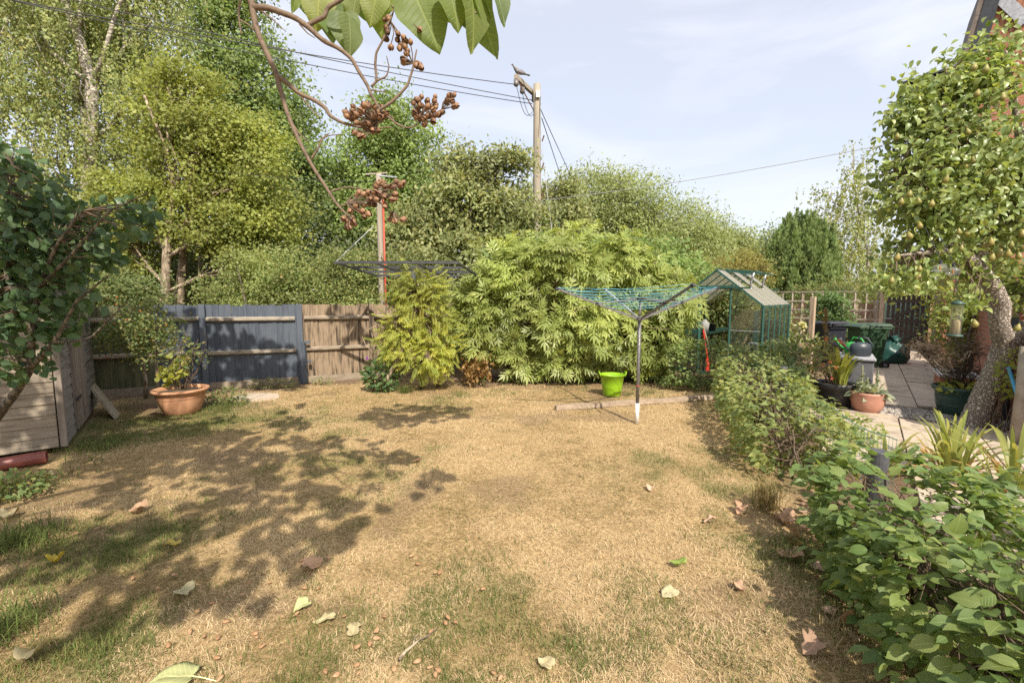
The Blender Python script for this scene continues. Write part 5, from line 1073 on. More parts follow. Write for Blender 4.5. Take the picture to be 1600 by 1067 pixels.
tr_('far_tree', 'distant hazy green tree left of the conifer', 48, 1210, [(1215, 385, 30, 28), (1200, 405, 30, 30), (1235, 400, 25, 30), (1180, 420, 30, 22)], 120, 130, .28, M['far'], M['bark'], .4, clump=.9)
tr_('conifer_tree', 'dense dark conifer with upright sprays behind the trellis', 29, 1252,
    [(1229, 368, 10, 22), (1258, 356, 16, 22), (1246, 395, 34, 38), (1225, 415, 28, 42), (1277, 405, 28, 48), (1250, 435, 55, 40), (1212, 440, 20, 35), (1293, 435, 18, 40), (1255, 385, 26, 40)],
    620, 110, .24, M['conifer'], M['bark'], .35, clump=.46, style='upright', T=T_SPRAY, twig=0, shell=.7)
tr_('birch_tree', 'slender birch with white stem and sparse leaves right of the conifer', 33, 1332,
    [(1335, 240, 20, 22), (1352, 265, 28, 22), (1300, 295, 32, 18), (1350, 310, 40, 35), (1310, 340, 40, 28), (1350, 365, 50, 35), (1320, 400, 45, 35), (1365, 410, 50, 40), (1335, 440, 60, 25)],
    150, 90, .16, M['birch'], M['birchbark'], .13, clump=.48, style='weep', T=T_kite(.40), trunk_top=P(1334, 225, 33), twig=.7)
GB = 'bushes beyond the fences'
def bush(label, Y, px, lobes, n, per, size, leaf, clump=.25, name='bush', **k):
    return tree(name, label, 'bush', P(px, 466, Y) * XY, lobes_w(lobes, Y, k.pop('depth', .8)), n, per, size, leaf, M['bark'], .05, clump=clump, group=GB, stems=3, **k)
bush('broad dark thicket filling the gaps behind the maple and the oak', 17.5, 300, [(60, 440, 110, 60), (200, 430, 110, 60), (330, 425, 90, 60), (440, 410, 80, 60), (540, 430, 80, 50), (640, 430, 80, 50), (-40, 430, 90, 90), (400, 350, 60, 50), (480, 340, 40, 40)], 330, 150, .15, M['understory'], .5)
bush('pale green hawthorn bush along the top of the navy fence', 10.9, 420, [(385, 455, 60, 40), (430, 430, 50, 45), (470, 455, 45, 40), (360, 490, 50, 40), (430, 500, 60, 50)], 150, 170, .06, M['hawthorn'], .2)
bush('orange tinged hawthorn bush over the brown fence', 11.4, 540, [(520, 440, 50, 45), (570, 430, 50, 40), (610, 450, 50, 45), (540, 490, 60, 50), (610, 500, 50, 50)], 160, 170, .06, M['hawthorn'], .2)
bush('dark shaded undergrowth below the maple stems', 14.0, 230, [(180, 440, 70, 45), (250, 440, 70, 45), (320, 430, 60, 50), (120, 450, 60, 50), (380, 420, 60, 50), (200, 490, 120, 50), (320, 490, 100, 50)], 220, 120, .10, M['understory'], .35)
bush('rose hip bush with orange berries over the shaded fence', 9.3, 180, [(180, 455, 55, 35), (140, 430, 45, 45), (215, 470, 40, 25), (110, 470, 40, 40)], 110, 120, .055, M['rose'], .18)
bush('mid green bush under the slatted canopy', 11.8, 690, [(660, 430, 50, 40), (710, 440, 50, 40), (690, 490, 70, 55), (640, 490, 50, 50)], 130, 140, .09, M['apple'], .25)
bush('dark bush behind the big cut leaved shrub', 12.5, 900, [(880, 410, 70, 45), (970, 420, 70, 45), (1040, 440, 60, 45), (800, 420, 60, 40)], 170, 130, .10, M['poplar'], .3)
bush('red tinged bush behind the greenhouse roof', 15.5, 1070, [(1060, 440, 50, 22), (1110, 455, 60, 30), (1170, 470, 50, 35), (1080, 490, 80, 40)], 130, 140, .075, M['hawthorn'], .25)
bush('climbing greenery filling the back of the greenhouse', 12.6, 1140, [(1110, 470, 50, 30), (1150, 490, 50, 40), (1200, 500, 40, 35), (1100, 520, 60, 40)], 130, 120, .08, M['hawthorn'], .22)
bush('sunlit hedge bush behind the trellis', 20.5, 1330, [(1290, 470, 50, 25), (1340, 465, 50, 25), (1390, 460, 40, 18), (1330, 500, 80, 30)], 150, 140, .09, M['hawthorn'], .3)
bush('yellow green bush seen over the picket gate', 24, 1425, [(1415, 452, 35, 12), (1450, 455, 35, 14), (1480, 450, 30, 16)], 90, 140, .10, M['maple'], .3)
bush('dark leafy climber on the trellis beside the timber post', 13.4, 1297, [(1295, 485, 22, 25), (1305, 510, 22, 25), (1290, 520, 18, 25)], 60, 110, .08, M['darkherb'], .15)
bush('bright sunlit foliage between gate frame and pear trunk', 8.6, 1530, [(1520, 480, 45, 30), (1550, 500, 35, 40), (1510, 520, 40, 30), (1545, 545, 35, 30), (1488, 435, 30, 28), (1540, 435, 35, 35), (1585, 450, 30, 35), (1600, 500, 25, 35)], 110, 60, .09, M['maple'], .16, T=T_kite(.28))

# ------------------------------------------------------------------ GARDEN SHRUBS
def twigs(parent, base, pts, r, mat, name='stem', n=5, wob=.1):
    mb = MB()
    for p in pts:
        b = np.asarray(base, float) + np.array([random.uniform(-.08, .08), random.uniform(-.08, .08), 0]); mb.tube(curve_pts(b, p, 5, wob=wob, up=.05), np.linspace(r, r * .35, 5), n)
    return mb.build(name, mat, parent, True)
# big cut-leaved shrub
sb_ = P(860, 466, 9.0) * XY; shrub = E('cut_leaved_shrub', 'huge yellow green shrub with deeply cut leaves behind the dryer', 'shrub', sb_)
SL = lobes_w([(865, 420, 80, 45), (800, 440, 55, 45), (940, 420, 80, 45), (1010, 460, 60, 45), (770, 500, 55, 55), (850, 500, 90, 60), (950, 510, 90, 60), (1020, 530, 45, 50), (800, 560, 60, 35), (880, 560, 60, 40), (740, 480, 30, 40), (1050, 480, 30, 30), (960, 570, 50, 25)], 9.0, .8)
pos, outd = [], []
for c, A in SL:
    p, u = ell_points(c, A, int(235 * (A[0] * A[2] / .5)), .62); pos.append(p); outd.append(u)
pos, outd = np.concatenate(pos), np.concatenate(outd); sh = rng.random(len(pos)) < .16; pos = pos + outd * (sh * rng.random(len(pos)) * .38)[:, None] + np.array([0, 0, 1]) * (sh * rng.random(len(pos)) * .22)[:, None]; hole = fbm(pos[:, 0] * 2.6 + pos[:, 1], pos[:, 2] * 2.8 + pos[:, 1] * .7, 3) > .40; k_ = (pos[:, 2] > .22) & (pos[:, 1] > 7.75) & (hole | sh); pos, outd = pos[k_], outd[k_]; n = len(pos)
per = 5; cl = np.repeat(np.arange(n), per); m_ = len(cl); az = rng.random(m_) * 2 * np.pi
axd = nrm(outd[cl] * 1.0 + np.array([0, -.15, .35])); t1 = nrm(np.cross(axd, rng.normal(size=(m_, 3)))); dd = nrm(axd * .55 + t1 * .9 + np.array([0, 0, -.25]))
lp = pos[cl] + dd * .05 + rng.normal(size=(m_, 3)) * .04; Rl = frames(dd, axd + np.array([0, 0, .5])); sc_ = .19 + .17 * rng.random(m_)
twigs(shrub, sb_, [pos[i] for i in range(0, n, 9)], .022, M['twig'])
vis = lp[:, 1] < 8.9
leaf_parts(T_CUT, np.concatenate([lp[vis], lp[~vis]]), np.concatenate([Rl[vis], Rl[~vis]]), np.concatenate([sc_[vis], sc_[~vis]]), M['peony'], shrub, 300, smooth=False)
# wisteria
wb = G(598, 608) * XY; wis = E('wisteria', 'yellow green wisteria climbing through the black slatted canopy', 'climber', wb)
mb = MB(); wt = [G(590, 611), P(606, 590, 7.75), P(622, 560, 7.8), P(634, 530, 7.85), P(650, 480, 7.95), P(655, 440, 8.0)]; mb.tube(wt, [.045, .04, .038, .034, .028, .015], 10, wob=.08)
mb.tube([G(685, 604), P(682, 585, 7.9), P(676, 560, 7.95), P(664, 520, 8)], [.045, .038, .03, .02], 10, wob=.1); mb.build('trunk', M['palebark'], wis, True)
WL = lobes_w([(645, 440, 32, 16), (655, 475, 38, 30), (635, 510, 36, 32), (680, 510, 30, 36), (622, 540, 30, 26), (655, 555, 42, 28), (692, 550, 24, 36), (610, 515, 18, 22), (640, 455, 30, 25), (668, 458, 26, 24)], 8.0, .8)
pos, outd = [], []
for c, A in WL:
    p, u = ell_points(c, A, int(120 * (A[0] * A[2] / .2)), .5); pos.append(p); outd.append(u)
pos, outd = np.concatenate(pos), np.concatenate(outd); k_ = pos[:, 2] > .3; pos, outd = pos[k_], outd[k_]; n = len(pos); cl = np.repeat(np.arange(n), 2); m_ = len(cl)
dd = nrm(outd[cl] * .8 + rng.normal(size=(m_, 3)) * .5 + np.array([0, -.1, -.35])); lp = pos[cl] + rng.normal(size=(m_, 3)) * .05
twigs(wis, P(650, 480, 7.95), [pos[i] for i in range(0, n, 6)], .010, M['twig'])
leaf_parts(T_PINN, lp, frames(dd, outd[cl] * .4 + np.array([0, -.3, .9])), (.15 + .08 * rng.random(m_)), M['wisteria'], wis, 300, smooth=False)
dry_p, dry_u = ell_points(P(745, 575, 8.3), np.array([.3, .3, .3]), 60, .2)
ws = E('withered_shoots', 'orange brown withered shoots hanging beside the wisteria', 'dead shoots', P(745, 600, 8.2) * XY)
twigs(ws, P(745, 608, 8.25) * XY, [dry_p[i] for i in range(0, 60, 8)], .006, M['twig']); cl = np.repeat(np.arange(60), 8); cloud('leaves', T_kite(.3), dry_p[cl] + rng.normal(size=(480, 3)) * .06, frames(rng.normal(size=(480, 3)) + np.array([0, 0, -1]), rng.normal(size=(480, 3))), .06 + .04 * rng.random(480), M['dry'], ws)
def herb(name, label, cat, base, c, A, n, size, leaf, T=T_kite(.3), stems=10, sr=.005, up=.3, group=None, smat='twig'):
    th = E(name, label, cat, base, group); p, u = ell_points(np.asarray(c), np.asarray(A), n, .15); p[:, 2] = np.maximum(p[:, 2], .02)
    d = nrm(u + rng.normal(size=(n, 3)) * .5 + np.array([0, 0, .1])); cloud('foliage', T, p, frames(d, rng.normal(size=(n, 3)) * .4 + u * .4 + np.array([0, -.3, up + .4])), size * (.6 + .8 * rng.random(n)), leaf, th, smooth=T[2] is not None)
    if stems: twigs(th, base, [p[i] for i in range(0, n, max(1, n // stems))], sr, M[smat])
    return th
def flower(label, q, r, mat, group=None, stem_from=None, name='flower', petals=18):
    th = E(name, label, 'flower', q, group); dd = nrm(rng.normal(size=(petals, 3)) + np.array([0, -.9, .3])); cloud('petals', T_kite(.35, .15), np.repeat([q], petals, 0), frames(dd, rng.normal(size=(petals, 3))), np.full(petals, r), mat, th)
    if stem_from is not None: mb = MB(); mb.tube(curve_pts(stem_from, q, 5, wob=.06), .005, 5); mb.build('stem', M['darkherb'], th)
    return th
h = herb('dahlia_plant', 'dark leaved plant with two purple flowers against the brown fence', 'plant', G(600, 606) * XY, P(596, 585, 7.9), (.32, .25, .28), 420, .10, M['darkherb'], stems=14)
flower('purple flower beside the brown fence post', P(604, 526, 7.9), .035, M['purple'], stem_from=P(600, 580, 7.9)); flower('purple flower left of the wisteria trunk', P(574, 560, 7.85), .035, M['purple'], stem_from=P(585, 590, 7.9))
th = E('bare_stems', 'bare pale stems standing before the brown fence', 'dead stems', G(585, 600) * XY); mb = MB()
for a_, b_ in (((590, 600), (580, 520)), ((596, 600), (605, 500)), ((600, 590), (618, 490)), ((575, 515), (612, 505)), ((585, 560), (566, 525))): mb.tube(curve_pts(P(*a_, 8.1), P(*b_, 8.1), 5, wob=.06), .006, 5)
mb.build('stem', M['timber'], th)
# rose standard and potted plant
rb = G(228, 622) * XY; rs = E('rose_standard', 'small rose tree with orange hips behind the terracotta pot', 'rose', rb); mb = MB(); mb.tube([rb, rb + V3(.02, 0, .3), rb + V3(-.02, 0, .62), rb + V3(.03, 0, .85)], [.035, .03, .028, .02], 9, wob=.06); mb.build('trunk', M['palebark'], rs, True)
RL = lobes_w([(215, 520, 50, 30), (250, 510, 40, 28), (180, 525, 30, 25), (235, 545, 45, 20), (220, 490, 40, 20)], 6.75, .8); K = np.concatenate([ell_points(c, A, 45, .3)[0] for c, A in RL]); twigs(rs, rb + V3(.02, 0, .75), K[::6], .008, M['twig'])
cl = np.repeat(np.arange(len(K)), 14); m_ = len(cl); cloud('crown', T_kite(.32), K[cl] + rng.normal(size=(m_, 3)) * .08, frames(rng.normal(size=(m_, 3)) + np.array([0, 0, -.3]), rng.normal(size=(m_, 3)) * .6 + np.array([0, -.3, .8])), .035 + .025 * rng.random(m_), M['rose'], rs)
for i in range(36): mb = MB(); mb.ball(K[random.randrange(len(K))] + rng.normal(size=3) * .1 - V3(0, .1, 0), .011, 6, 5); mb.build('rose_hip', M['orangefruit'], rs, True)
b = POT1 + V3(0, 0, .32); th = E('potted_plant', 'half withered plant with twiggy stems in the terracotta pot', 'plant', b); tips = [P(x, y, 6.4 + random.uniform(-.2, .2)) for x, y in ((262, 545), (270, 525), (285, 510), (293, 520), (300, 505), (310, 530), (318, 520), (325, 548), (305, 545), (255, 570), (250, 575), (275, 560), (292, 550), (330, 545), (283, 535))]
twigs(th, b, tips, .007, M['twig']); cl = np.repeat(np.arange(15), 9); lp = np.array(tips)[cl] * .75 + b * .25 + rng.normal(size=(135, 3)) * .06; cloud('leaves', T_MID, lp, frames(rng.normal(size=(135, 3)), rng.normal(size=(135, 3)) * .5 + np.array([0, -.3, .8])), .04 + .04 * rng.random(135), M['rose'], th, smooth=True)
cl = np.repeat(np.array([9, 10, 11, 0]), 16); lp = np.array(tips)[cl] * .6 + b * .4 + rng.normal(size=(64, 3)) * .07; cloud('lower_leaves', T_LOBED, lp, frames(rng.normal(size=(64, 3)), rng.normal(size=(64, 3)) * .5 + np.array([0, -.5, .7])), .07 + .04 * rng.random(64), M['wisteria'], th, smooth=True)
# black pot planting: broad straps, red flowers, dry stems
b = POT2 + V3(0, 0, .33)
def straps(name, label, b, n, hgt, spread, wd, mat, lean=.6, y0=0.0, drymat=None, ndry=0, ring=.1):
    th = E(name, label, 'plant', b)
    for i in range(n + ndry):
        a = random.uniform(0, 2 * math.pi); h = hgt * random.uniform(.65, 1.1); s_ = spread * random.uniform(.2, 1.1); dryleaf = i >= n
        if dryleaf: h *= .55; s_ *= 1.1
        o = V3(math.cos(a), math.sin(a), 0); side = V3(-o[1], o[0], 0); V_, Fq = [], []; b0 = b + o * random.uniform(0, ring)
        for k in range(8):
            t_ = k / 7; w_ = wd * (.6 + .9 * t_) * (1 - t_ ** 3) + .001; p = b0 + o * s_ * t_ ** 1.7 + V3(0, 0, h * (t_ * 1.25 - (lean + (.35 if dryleaf else 0)) * s_ / max(spread, .01) * t_ ** 3)); p[2] = max(p[2], .02)
            V_ += [p - side * w_, p + o * -.25 * w_ - V3(0, 0, .3 * w_), p + side * w_]
        for k in range(7):
            for j in (0, 1): Fq.append((k * 3 + j, k * 3 + j + 1, k * 3 + j + 4, k * 3 + j + 3))
        me = arr_mesh('leaf', np.array(V_) - b, Fq, M[drymat] if dryleaf else M[mat], smooth=True); link('leaf', me, th)
    return th
straps('canna_plant', 'broad upright strap leaved plant in the black pot', b + V3(.06, 0, 0), 22, .52, .24, .035, 'wisteria', .4)
th = herb('red_flowering_plant', 'twiggy plant with red and orange flowers in the black pot', 'plant', b, P(1290, 555, 6.75), (.30, .2, .32), 260, .045, M['gold'], stems=22, sr=.005)
for i, (x, y) in enumerate(((1281, 489), (1290, 530), (1297, 565), (1305, 575), (1315, 535), (1285, 570), (1300, 590), (1318, 540), (1311, 532))):
    q = P(x, y, 6.6); dd = nrm(rng.normal(size=(8, 3)) + np.array([0, -.8, .3])); cloud('blossom', T_kite(.35, .1), np.repeat([q], 8, 0), frames(dd, rng.normal(size=(8, 3))), np.full(8, .035), M['redflower'] if i else M['orangeflower'], th)
flower('large pale yellow dahlia flower before the timber post', P(1251, 510, 8.2), .11, M['flower'], stem_from=P(1245, 580, 8.3), petals=46)
th = E('seed_stalk', 'tall brown seed stalk above the black pot', 'plant', b + V3(-.1, .1, 0)); mb = MB(); a_, b_ = b + V3(-.1, .1, 0), P(1290, 483, 6.8); mb.tube(curve_pts(a_, b_, 7, wob=.03), .006, 5); mb.build('stem', M['twig'], th)
n = 160; t_ = rng.random(n) ** .7; lp = a_ + (b_ - a_) * (.55 + .45 * t_)[:, None] + rng.normal(size=(n, 3)) * .012; cloud('seed_head', T_kite(.4), lp, frames(rng.normal(size=(n, 3)) + np.array([0, 0, .5]), rng.normal(size=(n, 3))), np.full(n, .03), M['dry'], th)
th = herb('dahlia_plant', 'leafy dahlia plant with small yellow flowers behind the middle hedge', 'plant', P(1255, 466, 8.0) * XY, P(1250, 560, 8.0), (.55, .4, .45), 900, .075, M['hawthorn'], stems=24)
b = POT3 + V3(0, 0, .27); th = herb('woolly_plant', 'grey green woolly plant with upright spikes in the round pot', 'plant', b, b + V3(0, 0, .03), (.22, .2, .07), 70, .11, M['greygreen'], T_MID, stems=0); n = 110
for sx, hh in ((-.09, .42), (.10, .36), (-.02, .25)): 
    q0 = b + V3(sx, 0, 0); mb = MB(); mb.tube([q0, q0 + V3(sx * .2, 0, hh)], .012, 6); mb.build('spike', M['greygreen'], th); t_ = rng.random(50); lp = q0 + V3(sx * .2, 0, hh) * t_[:, None]; cloud('spike_leaves', T_MID, lp, frames(rng.normal(size=(50, 3)) * np.array([1, 1, .3]) + np.array([0, 0, .5]), rng.normal(size=(50, 3)) + np.array([0, 0, 1])), .10 * (1.1 - t_), M['greygreen'], th, smooth=True)
b = POT4 + V3(0, 0, .36); th = E('bronze_maple', 'small bronze leaved maple in the green planter', 'shrub', b); K = np.concatenate([ell_points(P(x, y, 6.4), np.array(A), 26, .2)[0] for x, y, A in ((1480, 560, (.30, .25, .14)), (1515, 545, (.22, .25, .2)), (1450, 545, (.2, .2, .06)), (1500, 580, (.25, .2, .08)))])
twigs(th, b, K[::4], .009, M['bark']); cl = np.repeat(np.arange(len(K)), 16); m_ = len(cl); cloud('crown', T_multi([(0, a_, 1 - abs(a_) * .3, .07, 0) for a_ in (-1.2, -.6, 0, .6, 1.2)]), K[cl] + rng.normal(size=(m_, 3)) * .07 * np.array([1, 1, .5]), frames(rng.normal(size=(m_, 3)) * np.array([1, 1, .2]) + np.array([0, 0, -.3]), rng.normal(size=(m_, 3)) * .3 + np.array([0, -.2, 1])), .045 + .02 * rng.random(m_), M['bronze'], th)
herb('trailing_plant', 'bright green trailing leaves at the rim of the green planter', 'plant', b, b + V3(0, -.03, .03), (.29, .26, .05), 150, .08, M['wisteria'], T_MID, stems=0)
b = V3(3.78, 3.82, 0); straps('strap_plant', 'tall strap leaved clump with orange dried blades before the pear trunk', V3(4.05, 4.0, 0), 34, .60, .55, .016, 'strap', .55, drymat='strapdry', ndry=16, ring=.16)
straps('strap_plant', 'strap leaved clump at the right edge behind the near hedge', V3(4.25, 3.65, 0), 26, .62, .60, .017, 'strap', .55, drymat='strapdry', ndry=16, ring=.16)
straps('strap_plant', 'smaller strap leaved clump left of the pear trunk base', V3(3.45, 4.0, 0), 20, .48, .42, .014, 'strap', .6, drymat='strapdry', ndry=5, ring=.12)

# ------------------------------------------------------------------ HEDGES
def hedge(name, label, line, wid, hgt, n, size, leaf, base, parts=300, T=T_BEECH, stemn=40, top_noise=.10, low=.06):
    th = E(name, label, 'hedge', base); line = np.array([p[:2] for p in line], float); seg = np.linalg.norm(np.diff(line, axis=0), axis=1); cum = np.concatenate([[0], np.cumsum(seg)])
    s_ = rng.random(n) * cum[-1]; cx_ = np.interp(s_, cum, line[:, 0]); cy__ = np.interp(s_, cum, line[:, 1]); i = np.clip(np.searchsorted(cum, s_) - 1, 0, len(seg) - 1); td_ = nrm(np.diff(line, axis=0))[i]; nd_ = np.stack([td_[:, 1], -td_[:, 0]], 1)
    ph = rng.random(n) * 2 * np.pi; rr = .62 + .42 * np.sqrt(rng.random(n)); rr *= .86 + .5 * (fbm(cx_ * 3 + np.cos(ph), cy__ * 3 + np.sin(ph) * 1.5, 3) - .35)
    endf = np.clip(np.minimum(s_, cum[-1] - s_) / .35, .35, 1); ce = np.sign(np.cos(ph)) * np.abs(np.cos(ph)) ** .55; se = np.sign(np.sin(ph)) * np.abs(np.sin(ph)) ** .75; off = ce * rr * wid / 2 * (.75 + .25 * endf); hh = np.interp(s_, cum, np.linspace(hgt[0], hgt[1], len(cum))) * (1 + (fbm(cx_ * 2.3, cy__ * 2.3, 3) - .5) * 2 * top_noise)
    z = hh * (.51 + .5 * se * rr); z = np.maximum(z, low + .1 * rng.random(n)); pos = np.stack([cx_ + nd_[:, 0] * off, cy__ + nd_[:, 1] * off, z], 1); pos += rng.normal(size=(n, 3)) * .025
    o3 = nrm(np.stack([nd_[:, 0] * np.cos(ph), nd_[:, 1] * np.cos(ph), np.sin(ph) * .8], 1)); d = nrm(o3 * np.array([1, 1, .5]) + rng.normal(size=(n, 3)) * np.array([.7, .7, .3]) + np.array([0, 0, -.18])); nn = o3 * .45 + rng.normal(size=(n, 3)) * .48 + np.array([.05, -.15, .8])
    gap = fbm(pos[:, 0] * 5 + pos[:, 2] * 3, pos[:, 1] * 5 + pos[:, 2] * 4, 3) > .305; leaf_parts(T, pos[gap], frames(d, nn)[gap], (size * (.5 + .8 * rng.random(n) ** 1.3))[gap], leaf, th, parts)
    mb = MB(); m3 = min(n, stemn * 5); idx = rng.choice(n, m3, False)
    for q, j in enumerate(idx):
        if q % 5 == 0: b_ = np.array([cx_[j] + random.uniform(-.06, .06), cy__[j] + random.uniform(-.06, .06), 0]); tip = np.array([cx_[j] + nd_[j, 0] * off[j] * .3, cy__[j] + nd_[j, 1] * off[j] * .3, hh[j] * .85]); mb.tube(curve_pts(b_, tip, 6, wob=.08), np.linspace(.012, .004, 6), 6)
        near_ = b_ + (tip - b_) * random.uniform(.25, .9); mb.tube(curve_pts(near_, near_ + nrm(pos[j] - near_) * min(.45, np.linalg.norm(pos[j] - near_)), 4, wob=.08), np.linspace(.0045, .0015, 4), 4, cap=False)
    mb.build('stem', M['twig'], th, True); return th
H = lambda y, dx=0.0: V3(1.48 + .3 * y + dx, y, 0)
hedge('beech_hedge', 'near beech hedge with large veined dark green leaves at the lower right', [H(1.1, .06), H(1.9, .06), H(2.45, .06), H(2.92, .06)], .94, (.60, .66), 4200, .074, M['beech'], H(2.2, .45), T=T_BEECH, stemn=26)
hedge('beech_hedge', 'right end of the beech hedge behind the near one by the strap plants', [V3(2.9, 2.35, 0), V3(3.35, 2.6, 0), V3(3.8, 2.7, 0)], .75, (.62, .62), 900, .075, M['beech'], V3(3.3, 2.55, 0), parts=120, stemn=10)
hedge('beech_hedge', 'middle sunlit beech hedge beside the wire netting', [H(3.88, -.04), H(4.6, .0), H(5.6, .02), H(6.9, .0)], .96, (.54, .84), 5400, .068, M['beechsun'], H(5.2, .5), T=T_MID, stemn=34)
hedge('beech_hedge', 'far clipped hedge in front of the greenhouse', [V3(2.75, 8.15, 0), V3(3.7, 8.2, 0), V3(4.5, 8.0, 0), V3(5.0, 7.7, 0)], .75, (.86, .84), 4200, .075, M['farhedge'], V3(3.8, 8.1, 0), parts=0, T=T_kite(.34), stemn=22)
hedge('beech_hedge', 'hedge running up to the pots behind the wire netting', [V3(4.5, 7.9, 0), V3(4.35, 7.2, 0), V3(4.0, 6.4, 0)], .60, (.74, .62), 2200, .07, M['farhedge'], V3(4.5, 6.6, 0), parts=0, T=T_kite(.34), stemn=14)
# long shoots sticking out of the near hedge
th = E('hedge_shoots', 'long pale arching shoots with bright young leaves over the near hedge', 'shoots', H(2.4, .4))
for pts, Y in ((((1560, 900), (1480, 880), (1420, 850)), 1.9), (((1600, 800), (1500, 760), (1430, 700)), 2.6), (((1480, 960), (1420, 945), (1375, 955)), 1.95), (((1600, 1040), (1540, 1030), (1490, 1000)), 1.75), (((1560, 1060), (1500, 1060), (1430, 1065)), 1.8), (((1330, 720), (1300, 690), (1290, 660)), 3.4), (((1340, 745), (1322, 700), (1328, 668)), 3.3)):
    c = [P(x, y, Y) for x, y in pts]; c = np.array([(1 - t_) ** 2 * c[0] + 2 * t_ * (1 - t_) * c[1] + t_ ** 2 * c[2] for t_ in np.linspace(0, 1, 8)]); mb = MB(); mb.tube(c, np.linspace(.004, .0015, 8), 5); sh = mb.build('shoot', M['twig'], th, True)
    for k in range(1, 8):
        for s_ in (1, -1):
            tg = nrm(c[min(k + 1, 7)] - c[k - 1]); sd_ = nrm(np.cross(tg, (0, 0, 1))) * s_; me = bpy.data.meshes.get('young_leaf') or arr_mesh('young_leaf', T_BEECH[0], T_BEECH[1], M['beechsun'], None, True, T_BEECH[2])
            o = link('leaf', me, sh); m4 = np.eye(4); m4[:3, :3] = frames((tg + sd_ * 1.0 + V3(0, 0, random.uniform(-.3, .1)))[None], (V3(0, -.3, 1) + rng.normal(size=3) * .3)[None])[0] * random.uniform(.035, .06); m4[:3, 3] = c[k] - wloc(th); o.matrix_local = Matrix(m4.tolist())

# ------------------------------------------------------------------ PEAR TREE
pb = G(1519, 668) * XY; pt = E('pear_tree', 'leaning pear tree with flaky pale bark and hanging pears', 'tree', pb); yy = pb[1]
def ptube(pxs, rads, n=14, wob=.05, sub=5):
    c = np.array([P(x, y, yy + (dz if True else 0)) for x, y, dz in pxs]); k = (len(c) - 1) * sub + 1; t0 = np.linspace(0, len(c) - 1, k); cc = np.stack([np.interp(t0, range(len(c)), c[:, i]) for i in range(3)], 1)
    for _ in range(2): cc[1:-1] = (cc[:-2] + 2 * cc[1:-1] + cc[2:]) / 4
    mb = MB(); mb.tube(cc, np.interp(t0, range(len(c)), rads), n, wob=wob); return mb, cc
mb, c1 = ptube([(1517, 672, 0), (1530, 640, 0), (1547, 600, 0), (1563, 565, 0), (1573, 540, 0)], [.155, .132, .122, .12, .125], 22, .06, 8); trunk = mb.build('trunk', M['pearbark'], pt, True)
limbs = [([(1572, 545, 0), (1560, 505, -.05), (1564, 475, -.1), (1550, 445, -.15), (1528, 415, -.2), (1500, 392, -.3), (1470, 382, -.4)], [.11, .10, .095, .085, .07, .05, .03]),
         ([(1575, 542, 0), (1600, 525, .05), (1640, 505, .1), (1690, 470, .1)], [.12, .105, .09, .07]),
         ([(1528, 415, -.2), (1535, 380, -.25), (1545, 330, -.3), (1530, 270, -.35), (1540, 190, -.3), (1545, 120, -.3)], [.08, .065, .05, .04, .03, .015]),
         ([(1500, 392, -.3), (1470, 320, -.4), (1440, 290, -.5), (1400, 270, -.5)], [.05, .04, .025, .012]), ([(1500, 392, -.3), (1450, 395, -.5), (1400, 400, -.6)], [.045, .03, .012]),
         ([(1545, 330, -.3), (1500, 240, -.4), (1482, 180, -.4), (1480, 120, -.4)], [.04, .03, .02, .01]), ([(1640, 505, .1), (1620, 400, 0), (1600, 250, -.1), (1570, 80, -.2)], [.09, .07, .05, .02]), ([(1545, 330, -.3), (1580, 290, -.4), (1620, 270, -.4)], [.04, .03, .02])]
lc = []
for pxs, rd in limbs: mb, cc = ptube(pxs, rd, 12, .07); mb.build('branch', M['pearbark'], pt, True); lc.append(cc)
lc = np.concatenate(lc)
PL = [(c, A) for c, A in lobes_w([(1500, 170, 40, 45, -.35), (1455, 150, 32, 38, -.35), (1500, 118, 35, 32, -.35), (1425, 180, 24, 28, -.4), (1560, 150, 55, 60, -.3), (1590, 240, 60, 70, -.4), (1450, 220, 45, 45, -.4), (1420, 190, 22, 25, -.4), (1430, 270, 50, 45, -.5), (1500, 260, 60, 60, -.45), (1540, 330, 70, 50, -.2), (1470, 330, 70, 50, -.5), (1410, 340, 45, 45, -.55), (1400, 400, 40, 35, -.6), (1460, 375, 55, 35, -.35), (1575, 350, 45, 40, .0), (1545, 100, 25, 25, -.3), (1385, 415, 25, 25, -.6), (1440, 425, 28, 14, -.6), (1596, 440, 24, 45, .3), (1440, 400, 50, 28, -.35), (1395, 425, 34, 20, -.45), (1530, 410, 40, 22, -.1), (1515, 470, 22, 12, -.5), (1590, 330, 40, 50, .2)], yy, .75)]
K = np.concatenate([ell_points(c, A * rng.uniform(.9, 1.15), max(8, int(150 * A[0] * A[2] / .2)), .25)[0] for c, A in PL]); K = K[fbm(K[:, 0] * 2.4 + K[:, 1] * 1.3, K[:, 2] * 2.4, 3) > .38]; mb = MB()
for k in K[::2]:
    j = np.argmin(np.linalg.norm(lc - k, axis=1)); mb.tube(curve_pts(lc[j], k, 5, wob=.1), np.linspace(.012, .004, 5), 5, cap=False)
for x, y, dy in ((1430, 105, 95), (1575, 35, 70), (1497, 95, 80), (1548, 60, 60), (1455, 160, 70)):      # tall water shoots
    a_, b_ = P(x + 8, y + dy, yy - .35), P(x, y, yy - .35); mb.tube(curve_pts(a_, b_, 6, wob=.04), np.linspace(.006, .002, 6), 4); K = np.concatenate([K, a_ + (b_ - a_) * np.linspace(.1, 1, 7)[:, None]])
o = mb.build('twigs', M['twig'], pt, True); o['kind'] = 'stuff'
cl = np.repeat(np.arange(len(K)), 9); m_ = len(cl); lp = K[cl] + rng.normal(size=(m_, 3)) * .095; cen_ = P(1520, 300, yy)
